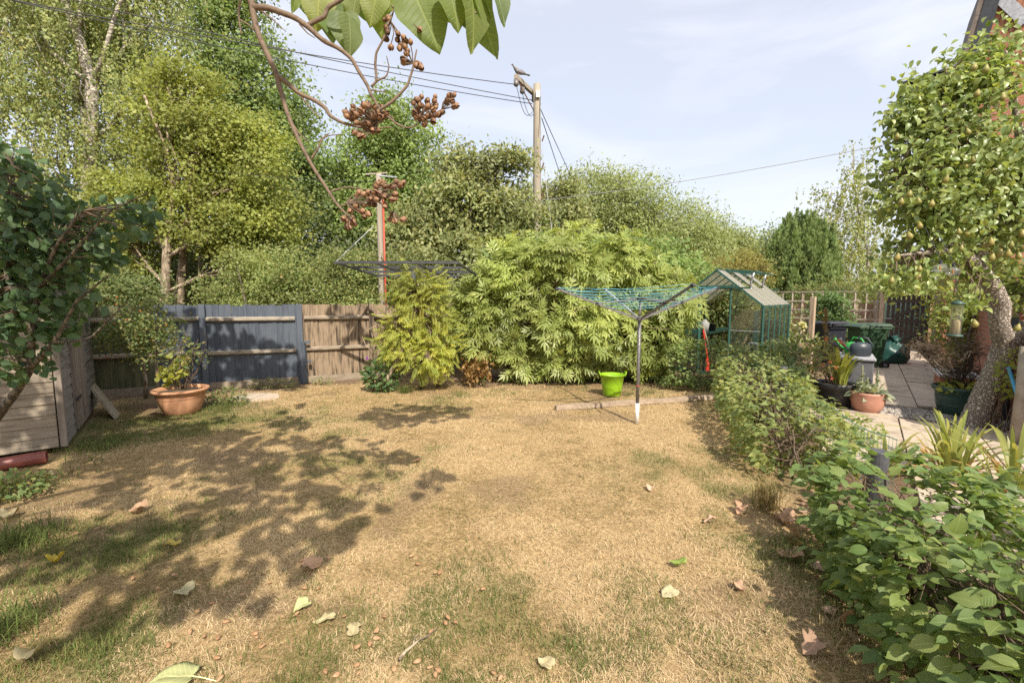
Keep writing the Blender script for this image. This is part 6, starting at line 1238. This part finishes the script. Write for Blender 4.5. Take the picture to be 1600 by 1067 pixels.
dd = nrm(rng.normal(size=(m_, 3)) * .7 + nrm(lp - cen_) * .5 + np.array([0, 0, -.45])); leaf_parts(T_PEAR, lp, frames(dd, rng.normal(size=(m_, 3)) * .6 + nrm(lp - cen_) * .5 + np.array([0, -.3, .5])), .056 + .034 * rng.random(m_), M['pear'], pt, 300)
pf_ = MB(); pf_.lathe([(.002, -.045), (.018, -.042), (.031, -.022), (.031, -.004), (.022, .018), (.013, .034), (.009, .045), (.002, .048)], (0, 0, 0), 14); pme = bpy.data.meshes.new('pear'); pme.from_pydata(pf_.v, [], pf_.f); pme.materials.append(M['pearfruit']); pme.polygons.foreach_set('use_smooth', np.ones(len(pme.polygons), bool))
for x, y in ((1522, 105), (1540, 108), (1527, 146), (1512, 206), (1521, 250), (1508, 259), (1552, 268), (1478, 280), (1421, 303), (1402, 213), (1402, 402), (1437, 352), (1408, 315), (1498, 362), (1510, 364), (1456, 318), (1435, 314), (1393, 438), (1437, 420), (1435, 434), (1538, 384), (1562, 396), (1575, 396), (1580, 382), (1597, 365), (1567, 152), (1523, 505), (1590, 512), (1484, 393), (1502, 388), (1548, 378), (1421, 368), (1550, 402), (1592, 400)):
    o = link('pear', pme, pt); o.location = tuple(P(x, y, yy - .85 + random.uniform(-.1, .1)) - pb); o.rotation_euler = (random.uniform(-.3, .3), random.uniform(-.3, .3), random.uniform(0, 6)); s_ = random.uniform(.75, 1.0); o.scale = (s_, s_, s_)

# ------------------------------------------------------------------ DARK FRUIT TREE (left)
fb = G(-40, 700) * XY; ft = E('fruit_tree', 'dark leaved young fruit tree in shade before the shed', 'tree', fb); FY = 3.25
fbr = [([(-40, 700, 3.9), (0, 645, 3.5), (30, 605, 3.4), (48, 575, 3.3), (50, 520, 3.2), (60, 450, 3.2), (90, 380, 3.1), (130, 330, 3.0)], [.04, .032, .028, .026, .02, .015, .01, .005]), ([(48, 575, 3.3), (85, 535, 3.2), (120, 470, 3.1), (170, 430, 3.0)], [.02, .014, .009, .004]), ([(50, 520, 3.2), (10, 430, 3.2), (10, 330, 3.2), (20, 260, 3.1)], [.018, .013, .009, .004]),
       ([(60, 450, 3.2), (110, 400, 3.0), (170, 330, 2.9), (235, 300, 2.8)], [.012, .009, .006, .003]), ([(85, 535, 3.2), (140, 530, 3.1), (200, 470, 3.0)], [.012, .008, .003])]
mb = MB(); fl_ = []
for pxs, rd in fbr: c = np.array([P(*q) for q in pxs]); t0 = np.linspace(0, len(c) - 1, len(c) * 4); cc = np.stack([np.interp(t0, range(len(c)), c[:, i]) for i in range(3)], 1); mb.tube(cc, np.interp(t0, range(len(c)), rd), 9, wob=.05); fl_.append(cc)
mb.build('trunk', M['bark'], ft, True); fl_ = np.concatenate(fl_)
FL = lobes_w([(30, 310, 60, 55), (80, 370, 65, 55), (20, 420, 60, 65), (80, 440, 50, 45), (40, 490, 60, 45), (150, 350, 45, 35), (150, 405, 35, 22), (190, 320, 32, 18), (220, 345, 22, 12), (80, 510, 30, 26), (20, 560, 40, 30), (-40, 450, 60, 120), (5, 260, 30, 35)], FY, .9)
K = np.concatenate([ell_points(c, A, max(6, int(85 * A[0] * A[2] / .09)), .2)[0] for c, A in FL]); mb = MB()
for k in K[::2]: j = np.argmin(np.linalg.norm(fl_ - k, axis=1)); mb.tube(curve_pts(fl_[j], k, 4, wob=.08), np.linspace(.006, .002, 4), 4, cap=False)
o = mb.build('twigs', M['twig'], ft, True); o['kind'] = 'stuff'
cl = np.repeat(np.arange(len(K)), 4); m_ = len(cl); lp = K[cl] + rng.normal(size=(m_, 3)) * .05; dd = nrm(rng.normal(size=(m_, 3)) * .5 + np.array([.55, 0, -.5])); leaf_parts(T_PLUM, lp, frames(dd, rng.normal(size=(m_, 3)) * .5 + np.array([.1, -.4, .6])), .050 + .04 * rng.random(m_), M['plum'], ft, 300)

# ------------------------------------------------------------------ PAULOWNIA overhead
tb_ = V3(-3.5, -1.0, 0); pa_ = E('paulownia_tree', 'large leaved tree overhead with bare branch and clusters of brown seed capsules', 'tree', tb_)
mb = MB(); tk = [tb_, tb_ + V3(.05, .02, 1.2), tb_ + V3(.12, .1, 2.3), tb_ + V3(.2, .3, 3.3), tb_ + V3(.3, .7, 4.3), tb_ + V3(.4, 1.2, 5.4)]; mb.tube(tk, [.17, .15, .135, .11, .08, .04], 14, wob=.03); mb.build('trunk', M['paulbark'], pa_, True)
DY = 1.85
def pbr(pxs, rads, dy=0, n=9):
    c = np.array([P(x, y, DY + dy) for x, y in pxs]); t0 = np.linspace(0, len(c) - 1, len(c) * 5); cc = np.stack([np.interp(t0, range(len(c)), c[:, i]) for i in range(3)], 1)
    for _ in range(2): cc[1:-1] = (cc[:-2] + 2 * cc[1:-1] + cc[2:]) / 4
    return cc, np.interp(t0, range(len(c)), rads) * .82
def branch(pxs, rads, dy=0, pre=None):
    cc, rr = pbr(pxs, rads, dy)
    if pre is not None: cc = np.concatenate([np.array(pre), cc]); rr = np.concatenate([np.linspace(rads[0] * 2.0, rads[0] * 1.05, len(pre)), rr])
    mb = MB(); mb.tube(cc, rr, 10, wob=.06); return mb.build('branch', M['paulbark'], pa_, True)
j0 = P(388, -12, DY)
branch([(388, -12), (394, 8), (397, 30), (404, 55), (418, 85), (431, 113), (438, 140), (447, 172), (460, 205), (479, 244), (493, 268), (509, 292), (525, 318), (541, 335), (552, 345)], [.0165, .0155, .014, .013, .0125, .0125, .011, .010, .0095, .009, .008, .0075, .007, .006, .004], pre=[tk[3], V3(-2.7, .2, 3.6), V3(-2.0, 1.1, 3.5), V3(-1.35, 1.7, 3.1)])
branch([(396, 12), (415, 12), (432, 17), (463, 29), (482, 43), (505, 64), (530, 76), (550, 92), (561, 113), (574, 133), (580, 149), (590, 166), (603, 180), (622, 196), (640, 201), (656, 192)], [.015, .014, .0135, .0125, .012, .011, .010, .009, .0085, .008, .0075, .006, .005, .0045, .004, .003], 0)
branch([(433, 118), (450, 131), (468, 147), (490, 156), (508, 168), (516, 182), (534, 192), (562, 199), (590, 201), (612, 199)], [.0115, .011, .010, .0095, .009, .0085, .007, .006, .005, .003], .0)
branch([(480, 41), (493, 33), (507, 27), (512, 12), (530, 2), (545, -8)], [.012, .011, .010, .010, .009, .008], .02)
branch([(588, 175), (612, 160), (625, 147), (637, 134), (645, 108), (651, 78)], [.0075, .0075, .0065, .006, .005, .003], -.02)
branch([(580, 136), (589, 127), (586, 100), (588, 82), (599, 62), (610, 35), (621, -5)], [.006, .006, .006, .0055, .005, .004, .004], .02)
branch([(575, 140), (592, 143), (604, 143)], [.004, .003, .002]); branch([(588, 127), (604, 120), (608, 105), (604, 88)], [.005, .004, .003, .002]); branch([(600, 176), (614, 184), (616, 190)], [.004, .003, .002])
branch([(378, -8), (372, 18), (377, 55)], [.006, .005, .003]); branch([(404, 14), (425, 30), (447, 50)], [.004, .003, .0015]); branch([(468, 38), (480, 52), (492, 60)], [.004, .003, .0015]); branch([(470, 150), (485, 170), (503, 186)], [.004, .003, .0015]); branch([(487, 248), (497, 232), (505, 215), (515, 208)], [.006, .005, .003, .002]); branch([(497, 222), (512, 212), (535, 210)], [.004, .003, .002]); branch([(455, 190), (468, 210), (482, 222)], [.004, .003, .0015]); branch([(376, 32), (390, 40), (397, 48)], [.004, .003, .002])
branch([(515, 300), (540, 292), (570, 296), (600, 300)], [.005, .0035, .003, .002]); branch([(530, 322), (556, 318), (590, 312), (625, 345)], [.004, .003, .0025, .0015]); branch([(625, 20), (640, 35), (662, 36)], [.005, .004, .002]); branch([(612, 10), (635, 28), (650, 42), (672, 55)], [.005, .004, .003, .0015]); branch([(680, -10), (700, 10), (720, 25), (745, 20)], [.006, .005, .004, .003]); branch([(656, 192), (668, 180), (690, 172), (712, 158)], [.003, .0025, .002, .0015])
# capsules: two open valves round a pointed body
cm_ = MB()
for sg in (-1, 1):
    h_ = MB(); pr_ = [(.0015, -.015), (.0095, -.0135), (.0142, -.007), (.0148, .0), (.0122, .007), (.0065, .0125), (.0006, .018)]
    for r0, z0 in pr_:
        for j in range(7): a_ = math.pi * j / 6; h_.v.append((r0 * math.cos(a_) * .95, sg * (r0 * math.sin(a_) * .95 + .0004), z0))
    h_.f = [(i * 7 + j, i * 7 + j + 1, i * 7 + j + 8, i * 7 + j + 7) for i in range(6) for j in range(6)]
    Rt = rotx(-sg * .13); h_.v = [tuple(Rt @ (np.array(p) + V3(0, 0, .015)) - V3(0, 0, .015)) for p in h_.v]; cm_.add(h_.v, h_.f)
cm_.ball((0, 0, -.004), .0075, 7, 5, sz=1.3)
cm_.lathe([(.006, -.018), (.009, -.015), (.004, -.012)], (0, 0, 0), 6)
cme = bpy.data.meshes.new('seed_capsule'); cme.from_pydata(cm_.v, [], cm_.f); cme.materials.append(M['capsule']); cme.polygons.foreach_set('use_smooth', np.ones(len(cme.polygons), bool))
stalk = MB()
for (cx_, cy_, rx, ry, n, hubp) in ((572, 178, 34, 18, 46, (585, 192)), (572, 203, 20, 12, 12, (585, 200)), (668, 170, 24, 25, 36, (655, 190)), (706, 158, 14, 12, 8, (690, 172)), (618, 58, 18, 24, 9, (612, 35)), (636, 78, 14, 22, 9, (645, 100)), (655, 106, 6, 10, 5, (648, 100)), (606, 40, 8, 20, 5, (611, 30)), (568, 322, 26, 24, 26, (540, 318)), (600, 305, 22, 20, 18, (580, 298)), (608, 287, 24, 7, 12, (600, 300)), (620, 342, 12, 12, 8, (615, 330)), (548, 345, 14, 12, 8, (541, 335)), (648, 42, 16, 10, 4, (640, 35))):
    hb_ = P(*hubp, DY)
    for k in range(n):
        a = random.uniform(0, 2 * math.pi); r_ = math.sqrt(random.random()); q = P(cx_ + rx * r_ * math.cos(a), cy_ + ry * r_ * math.sin(a), DY + random.uniform(-.07, .07)); o = link('seed_capsule', cme, pa_); o.location = tuple(q - tb_); dq = Vector((q - hb_ + V3(0, 0, random.uniform(-.02, .03))).tolist()); o.rotation_euler = dq.to_track_quat('Z', 'Y').to_euler(); o.rotation_euler.rotate_axis('Z', random.uniform(0, 6)); s_ = random.uniform(.60, .85); o.scale = (s_, s_, s_)
        stalk.tube([hb_, (hb_ + q) / 2 + rng.normal(size=3) * .008, q - np.array(dq.normalized()) * .012], .0018, 4, cap=False)
o = stalk.build('stalks', M['paulbark'], pa_); o['kind'] = 'stuff'
# hanging leaves in view: (tip px, size m, facing)
def T_fine(pr, ts, nx=3, cup=.12, droop=.2, wave=.05):
    V_, F_, U_ = [], [], []; W_ = max(pr)
    for t_, w_ in zip(ts, pr):
        for i in range(-nx, nx + 1):
            f_ = i / nx; V_.append((f_ * w_, t_ - .10 * abs(f_) * (t_ < .12) , -droop * t_ * t_ + cup * abs(f_) * w_ + wave * math.sin(t_ * 9 + 3 * f_) * abs(f_)))
    U_ = [(.5 + .5 * v[0] / W_, v[1]) for v in V_]; uv = []; k = 2 * nx + 1
    for r_ in range(len(ts) - 1):
        for i in range(2 * nx): q = (r_ * k + i, r_ * k + i + 1, (r_ + 1) * k + i + 1, (r_ + 1) * k + i); F_.append(q); uv += [U_[a] for a in q]
    return np.array(V_), np.array(F_), np.array(uv)
T_HF = T_fine([.16, .34, .45, .50, .51, .485, .43, .345, .235, .12, .05, .006], [0, .03, .10, .19, .30, .42, .54, .66, .78, .89, .95, 1.0])
lm = arr_mesh('heart_leaf', T_HF[0], T_HF[1], M['paulownia'], None, True, T_HF[2])
def bigleaf(x0, y0, x1, y1, face, dy=0.0, widen=1.0):
    a, b = P(x0, y0, DY + dy), P(x1, y1, DY + dy - .03); s_ = np.linalg.norm(b - a); o = link('leaf', lm, pa_); m4 = np.eye(4); R3 = frames((b - a)[None], np.array(face, float)[None])[0]; m4[:3, :3] = R3 @ np.diag([s_ * widen * .80, s_ * .92, s_ * .92]); m4[:3, 3] = a - tb_; o.matrix_local = Matrix(m4.tolist())
for q in ((648, -8, 690, 78, (.1, -1, .2), 0, 1.05), (668, -20, 712, 32, (-.2, -1, .1), .06, 1.0), (700, -20, 722, 46, (.5, -1, 0), -.03, .9), (725, -20, 742, 64, (-.9, -.6, .2), .05, .8), (735, -22, 752, 82, (.8, -.7, 0), 0, .75), (745, -25, 762, 95, (-.8, -.8, .1), .1, .7), (770, -25, 798, 36, (.7, -.8, 0), .02, .7), (690, -30, 738, 20, (.1, -1, .3), .12, 1.2), (620, -30, 648, 12, (.2, -1, .2), .05, 1.1),
          (500, -12, 492, 48, (.3, -1, .1), .1, 1.0), (478, -15, 480, 30, (-.4, -1, .1), .12, .8), (520, 10, 512, 66, (-.3, -1, .2), .12, .9), (535, 22, 545, 82, (.2, -1, .1), .1, .95), (545, 30, 553, 90, (.8, -.6, .1), .05, .8), (560, -15, 545, 30, (-.2, -1, .2), .14, 1.0), (590, -10, 575, 40, (.2, -1, .3), .12, 1.0), (600, 5, 588, 60, (-.5, -1, 0), .15, .9), (530, -10, 520, 38, (.2, -1, 0), .16, 1.0), (462, -10, 460, 20, (.8, -.6, 0), .1, .6), (610, -20, 600, 22, (0, -1, .3), .2, 1.1), (565, 0, 572, 30, (.1, -1, .3), .18, 1.2), (640, -10, 628, 28, (-.4, -1, .2), .15, 1.0), (505, 28, 524, 55, (.5, -1, .2), .1, .9)): bigleaf(*q)
# the crown above and behind the camera that throws the lawn's shade
POLY = [[(-60, 640), (150, 655), (330, 650), (470, 632), (480, 690), (520, 688), (560, 680), (620, 698), (700, 735), (705, 765), (625, 792), (540, 792), (470, 790), (575, 812), (572, 842), (500, 872), (470, 892), (330, 962), (150, 1000), (-60, 1015)], [(560, 645), (640, 630), (740, 636), (745, 652), (600, 668)]]
need = []
for pi_, pol in enumerate(POLY):
    gp = np.array([G(x, y)[:2] for x, y in pol]); lo_, hi_ = gp.min(0), gp.max(0); c = lo_ + (hi_ - lo_) * rng.random((9000, 2)); c = c[inpoly(c[:, 0], c[:, 1], gp)]
    area = abs(np.sum(gp[:, 0] * np.roll(gp[:, 1], -1) - gp[:, 1] * np.roll(gp[:, 0], -1))) / 2; c = c[:int(area * 95)]
    if pi_ == 0:
        thr = .53 + .20 * np.clip((c[:, 0] + 2.6) / 1.0, 0, 1); keep = fbm(c[:, 0] * 2.6 + 3, c[:, 1] * 1.7, 3) < thr + .06; c = c[keep]
    need.append(np.concatenate([c, np.zeros((len(c), 1))], 1))
for (x0, x1, y0, y1, Y, k, thr) in ((130, 470, 480, 600, 7.9, 560, .66), (-20, 150, 420, 700, 4.6, 200, .5), (0, 250, 230, 560, 3.0, 150, .62), (480, 600, 478, 520, 9.0, 50, .5)):
    x, y = rng.uniform(x0, x1, k), rng.uniform(y0, y1, k); kk = fbm(x * .022, y * .022 + 7, 3) < thr; need.append(np.array([P(a, b, Y) for a, b in zip(x[kk], y[kk])]))
need = np.concatenate(need); cl = []
for q in need:
    for h in np.concatenate([[random.uniform(3.7, 4.6)], np.arange(4.4, 7.5, .2)]):
        c = q + SUNV * ((h - q[2]) / SUNV[2]); x, y, z = proj(c)
        if z[0] < .1 or y[0] < -130 or abs(x[0] - 800) > 1100: cl.append(c); break
cl = np.array(cl)
for ctr, rad_ in ((P(690, 30, 1.85), .34), (P(740, 30, 1.85), .30), (P(530, 40, 1.95), .30), (P(600, 120, 1.85), .32), (P(600, 180, 1.85), .30), (P(590, 310, 1.85), .24)):
    w_ = cl - ctr; al = w_ @ SUNV; cl = cl[~((al > .15) & (np.linalg.norm(w_ - al[:, None] * SUNV, axis=1) < rad_))]
m_ = len(cl); d = nrm(rng.normal(size=(m_, 3)) * .8 + np.array([0, 0, -.4])); pos = cl + rng.normal(size=(m_, 3)) * .03
o = cloud('crown', T_HEART, pos, frames(d, SUNV * .9 + rng.normal(size=(m_, 3)) * .35), .115 + .085 * rng.random(m_), M['paulownia'], pa_, smooth=True, kind='stuff')
mb = MB(); tka = np.array(tk[2:])
for c in cl[::34]: mb.tube(curve_pts(tka[random.randint(0, 3)], c, 6, wob=.1, up=.06), np.linspace(.014, .004, 6), 5)
mb.build('limbs', M['paulbark'], pa_, True)

# ------------------------------------------------------------------ LAWN LITTER, TUFTS, WEEDS
T_LF = T_fine([.02, .30, .42, .34, .30, .46, .40, .24, .30, .16, .07, .006], [0, .05, .13, .22, .32, .43, .52, .60, .72, .84, .93, 1.0])
def fallen(label, x, y, size, mat, T=T_LOBED, ang=None, group='fallen leaves on the lawn', curl=.3):
    q = G(x, y); a = random.uniform(0, 6.28) if ang is None else ang; T = T_HF if T is T_HEART else T_LF; size *= .86; V_ = T[0].copy(); V_[:, 0] *= random.uniform(.75, 1.0); V_[:, 2] = V_[:, 2] * .4 + curl * (np.abs(V_[:, 0]) ** 1.4) * random.uniform(.6, 1.5) + (.11 * np.sin(V_[:, 1] * 6 + x) + .05 * np.sin(V_[:, 1] * 13 + V_[:, 0] * 11 + y)) * (.3 + curl) + .03 * np.sin(V_[:, 0] * 17 + x); V_ = V_ @ rotz(a).T; V_ = V_ @ rotx(random.uniform(-.18, .18)).T; V_ *= size; V_[:, 2] += -V_[:, 2].min() + .006
    me = arr_mesh('fallen_leaf', V_, T[1], M[mat], None, True, T[2]); o = link('fallen_leaf', me, None, q); o.modifiers.new('thick', 'SOLIDIFY').thickness = .0012; return tag(o, label, 'leaf', group)
bl_ = fallen('huge pale green leaf with yellow stalk at the bottom left', 300, 1062, .21, 'fallen_big', T_HEART, 1.75, curl=.12)
mb = MB(); q = G(300, 1062) + V3(0, 0, .02); mb.tube([q, q + V3(.05, -.004, -.004), q + V3(.12, -.02, -.006)], [.0035, .003, .002], 6); mb.build('stalk', M['flower'], bl_, True)
fallen('crumpled bright yellow leaf in the shaded lawn', 280, 852, .10, 'fallen_yellow', T_HEART, 2.0, curl=1.0)
fallen('yellow brown curled leaf near the left lawn edge', 84, 884, .11, 'fallen_yellow', T_HEART, .6, curl=1.1)
fallen('pale folded leaf at the bottom left corner', 38, 1040, .12, 'fallen_pale', T_HEART, .3, curl=.8)
fallen('grey pale leaf lying in dappled shade', 296, 932, .12, 'fallen_pale', T_HEART, 1.4, curl=.6)
fallen('small pale green leaf, topmost of the three pale ones', 482, 947, .095, 'fallen_big', T_HEART, 2.4, curl=.3)
fallen('torn pale leaf, middle of the three pale ones', 522, 967, .12, 'fallen_pale', T_LOBED, 1.9, curl=.2)
fallen('torn pale leaf, lowest of the three pale ones', 551, 995, .115, 'fallen_pale', T_LOBED, .2, curl=.2)
fallen('pale square leaf in the sunny lawn at right', 1052, 924, .12, 'fallen_pale', T_HEART, 2.2, curl=.2)
fallen('bright green leaf curled on the sunny lawn', 1070, 886, .11, 'fallen_green', T_HEART, 1.1, curl=.8)
fallen('pale leaf half buried at the bottom middle', 862, 1046, .09, 'fallen_pale', T_HEART, .9, curl=.5)
fallen('dark green curled leaf in shade left of the lawn middle', 228, 800, .13, 'fallen_brown', T_HEART, 1.9, curl=1.0)
fallen('dry leaf at the tip of the long lawn shadow', 655, 722, .10, 'fallen_brown', T_HEART, 1.6, curl=.7)
fallen('brown lobed leaf left of the hedge gap', 1118, 817, .10, 'fallen_brown', T_LOBED, 1.5, curl=.9)
fallen('curled brown leaf on the lawn below the far plank', 1018, 763, .10, 'fallen_brown', T_HEART, 2.6, curl=.8)
fallen('large brown lobed leaf under the near hedge', 1252, 876, .16, 'fallen_brown', T_LOBED, 1.2, curl=.6)
fallen('brown leaf by the grass tuft at the hedge gap', 1162, 797, .14, 'fallen_brown', T_LOBED, 2.3, curl=.8)
fallen('second brown leaf just right of the grass tuft', 1235, 822, .16, 'fallen_brown', T_LOBED, .4, curl=.8)
fallen('dry brown leaf lying beside the dark soil at lower right', 1282, 1010, .15, 'fallen_brown', T_LOBED, 2.0, curl=.6)
fallen('small brown leaf on the lawn edge left of the soil', 1160, 927, .09, 'fallen_brown', T_LOBED, .2, curl=.9)
fallen('pale curled leaf at the left edge near the tall grass', 12, 812, .13, 'fallen_pale', T_HEART, .4, curl=.9)
fallen('dry folded leaf near the clay pipe', 82, 748, .10, 'fallen_pale', T_HEART, 2.2, curl=1.0)
fallen('brown leaf with dark edge left of the lawn twig shadow', 500, 886, .15, 'fallen_brown', T_HEART, 1.7, curl=.7)
lit = []
for i in range(190):
    x, y = random.uniform(1120, 1330), random.uniform(770, 1060); q = G(x, y); hx = 1.45 + .3 * q[1]
    if q[0] > hx - .42: lit.append(q)
V_, F_, U_ = T_LOBED; lit = np.array(lit); n = len(lit); lit[:, 2] += .012; d = rng.normal(size=(n, 3)) * np.array([1, 1, .25]); W, FF, UV, nf = cloud_arrays(T_LOBED, lit, frames(d, rng.normal(size=(n, 3)) * .4 + np.array([0, 0, 1])), .05 + .06 * rng.random(n))
tag(link('leaf_litter', arr_mesh('leaf_litter', W, FF, M['fallen_brown'], np.repeat(rng.random(n), nf), True, UV)), label='brown dead leaf litter under the near hedge', kind='stuff')
sm = MB(); sm.lathe([(.001, -.014), (.008, -.010), (.0105, 0), (.007, .010), (.001, .018)], (0, 0, 0), 8); sm.v = [(x, y * .6, z) for x, y, z in sm.v]; sme = bpy.data.meshes.new('fallen_capsule'); sme.from_pydata(sm.v, [], sm.f); sme.materials.append(M['paleshell']); sme.polygons.foreach_set('use_smooth', np.ones(len(sme.polygons), bool))
spots = [(475, 921), (495, 925), (388, 915), (382, 930), (424, 912), (355, 930), (330, 945), (312, 955), (352, 970), (358, 975), (320, 1000), (340, 1003), (395, 993), (403, 1002), (380, 1028), (338, 1032), (446, 966), (460, 962), (535, 968), (583, 992), (588, 988), (560, 1010), (575, 1006), (586, 1003), (597, 967), (674, 989), (700, 974), (703, 970), (712, 978), (690, 893), (678, 896), (618, 1047), (655, 1036), (675, 1045), (685, 1050), (683, 1053), (530, 1058), (560, 1052), (340, 1063), (235, 760), (150, 828), (118, 838), (90, 845), (270, 900), (205, 905), (250, 925), (640, 870), (655, 880), (755, 925), (770, 1055), (780, 1060), (410, 1015), (300, 985), (265, 1010), (470, 880), (515, 870), (560, 1045), (505, 1048)]
for x, y in spots:
    x += random.uniform(-4, 4); y += random.uniform(-4, 4); o = link('fallen_capsule', sme, None, G(x, y) + V3(0, 0, .012)); o.rotation_euler = (random.uniform(1.2, 1.9), random.uniform(-.4, .4), random.uniform(0, 6)); s_ = random.uniform(.9, 1.3); o.scale = (s_, s_, s_); tag(o, 'small split orange brown seed capsule lying in the lawn', 'seed capsule', 'fallen seed capsules on the lawn')
mb = MB(); tw = [G(x, y) + V3(0, 0, .014) for x, y in ((624, 1034), (634, 1021), (645, 1012), (655, 1003), (668, 997), (682, 985))]; mb.tube(tw, [.008, .007, .0065, .005, .004, .002], 8, wob=.1); mb.tube([tw[2], G(648, 1002) + V3(0, 0, .02), G(656, 996) + V3(0, 0, .025)], [.005, .004, .002], 6); tag(mb.build('dead_twig', M['palebark'], loc=tw[0], smooth=True), 'pale forked dead twig lying on the lawn', 'twig')
def tuft(label, q, n, hgt, spread, mat='grass', tint=(.75, 1.0), wd=.0022, group='grass tufts at the lawn edge', lean=None):
    th = E('grass_tuft', label, 'grass tuft', q, group); r_ = rng; b = q + np.stack([r_.normal(size=n) * spread, r_.normal(size=n) * spread, np.zeros(n)], 1); az = r_.random(n) * 6.28; t_ = r_.random(n) * .7; d = np.stack([np.sin(t_) * np.cos(az), np.sin(t_) * np.sin(az), np.cos(t_)], 1) + (np.zeros(3) if lean is None else np.array(lean)); h = hgt * (.5 + .6 * r_.random(n)); sd_ = np.stack([-np.sin(az), np.cos(az), 0 * az], 1) * wd
    pts = [b + d * (h * s_)[:, None] + np.stack([d[:, 0] * h * s_ * s_ * .6, d[:, 1] * h * s_ * s_ * .6, -h * s_ * s_ * s_ * .35], 1) for s_ in (0, .35, .7, 1)]; Vv = np.stack([pts[0] - sd_, pts[0] + sd_, pts[1] - sd_, pts[1] + sd_, pts[2] - sd_ * .7, pts[2] + sd_ * .7, pts[3] - sd_ * .1, pts[3] + sd_ * .1], 1).reshape(-1, 3) - q
    i0 = np.arange(n) * 8; FF = np.stack([np.stack([i0 + 2 * k, i0 + 2 * k + 1, i0 + 2 * k + 3, i0 + 2 * k + 2], 1) for k in range(3)], 1).reshape(-1, 4); tt = np.repeat(tint[0] + (tint[1] - tint[0]) * r_.random(n), 3); o = link('blades', arr_mesh('blades', Vv, FF, M[mat], tt), th); o['kind'] = 'stuff'; return th
tuft('tall green grass at the left lawn edge below the clay pipe', G(25, 850), 700, .16, .14)
tuft('dark green grass clump at the bottom left corner', G(-10, 990), 500, .17, .10)
tuft('green grass patch along the shed door foot', G(165, 695), 700, .13, .20)
tuft('grass and weeds in front of the clay pipe', G(20, 765), 600, .14, .18)
tuft('pale dry grass tuft at the gap between the hedges', G(1198, 792), 260, .30, .055, tint=(.25, .85), wd=.0018, lean=(-.1, -.1, .2))
tuft('green grass at the foot of the near hedge', G(1265, 870), 320, .12, .14)
tuft('small green tuft beside the wisteria foot', G(633, 613), 220, .22, .07)
tuft('low green weeds below the wisteria at the soil edge', G(720, 618), 200, .10, .14)
tuft('green grass strip right of the terracotta pot', G(350, 637), 420, .12, .18)
tuft('dry grass along the foot of the near hedge, lower right', G(1330, 985), 260, .12, .12, tint=(.3, .9))
herb('weed_patch', 'leafy light green weeds in the left corner by the pipe', 'weeds', G(25, 775), G(25, 775) + V3(0, 0, .10), (.25, .2, .11), 260, .045, M['rose'], T_MID, stems=14, sr=.003, group='weeds')
herb('weed_patch', 'grey green weeds right of the terracotta pot', 'weeds', G(355, 632), G(355, 632) + V3(0, 0, .12), (.32, .2, .16), 500, .04, M['rose'], stems=20, sr=.003, group='weeds')
herb('weed_patch', 'small leafy weeds along the foot of the navy fence', 'weeds', G(420, 606), G(420, 606) + V3(0, 0, .08), (.5, .12, .12), 260, .045, M['hawthorn'], stems=16, sr=.003, group='weeds')
herb('weed_patch', 'tiny green weed before the brown fence', 'weeds', G(505, 600), G(505, 600) + V3(0, 0, .06), (.22, .1, .09), 120, .04, M['hawthorn'], stems=8, sr=.003, group='weeds')
herb('weed_patch', 'dry brown weed stalks at the gate foot', 'weeds', G(1460, 560), G(1460, 560) + V3(0, 0, .3), (.8, .4, .35), 420, .06, M['bronze'], stems=22, sr=.005, group='weeds')
herb('weed_patch', 'low leafy plants under the wire netting', 'weeds', G(1330, 690), G(1330, 690) + V3(0, 0, .15), (.35, .2, .16), 260, .05, M['beechsun'], T_MID, stems=12, sr=.003, group='weeds')
herb('ivy_climber', 'leafy climber stems between the pear trunk and the brick wall', 'climber', P(1575, 600, 5.35) * XY, P(1578, 585, 5.3), (.10, .12, .32), 120, .06, M['maple'], T_MID, stems=8, sr=.006)
bpy.context.view_layer.update()
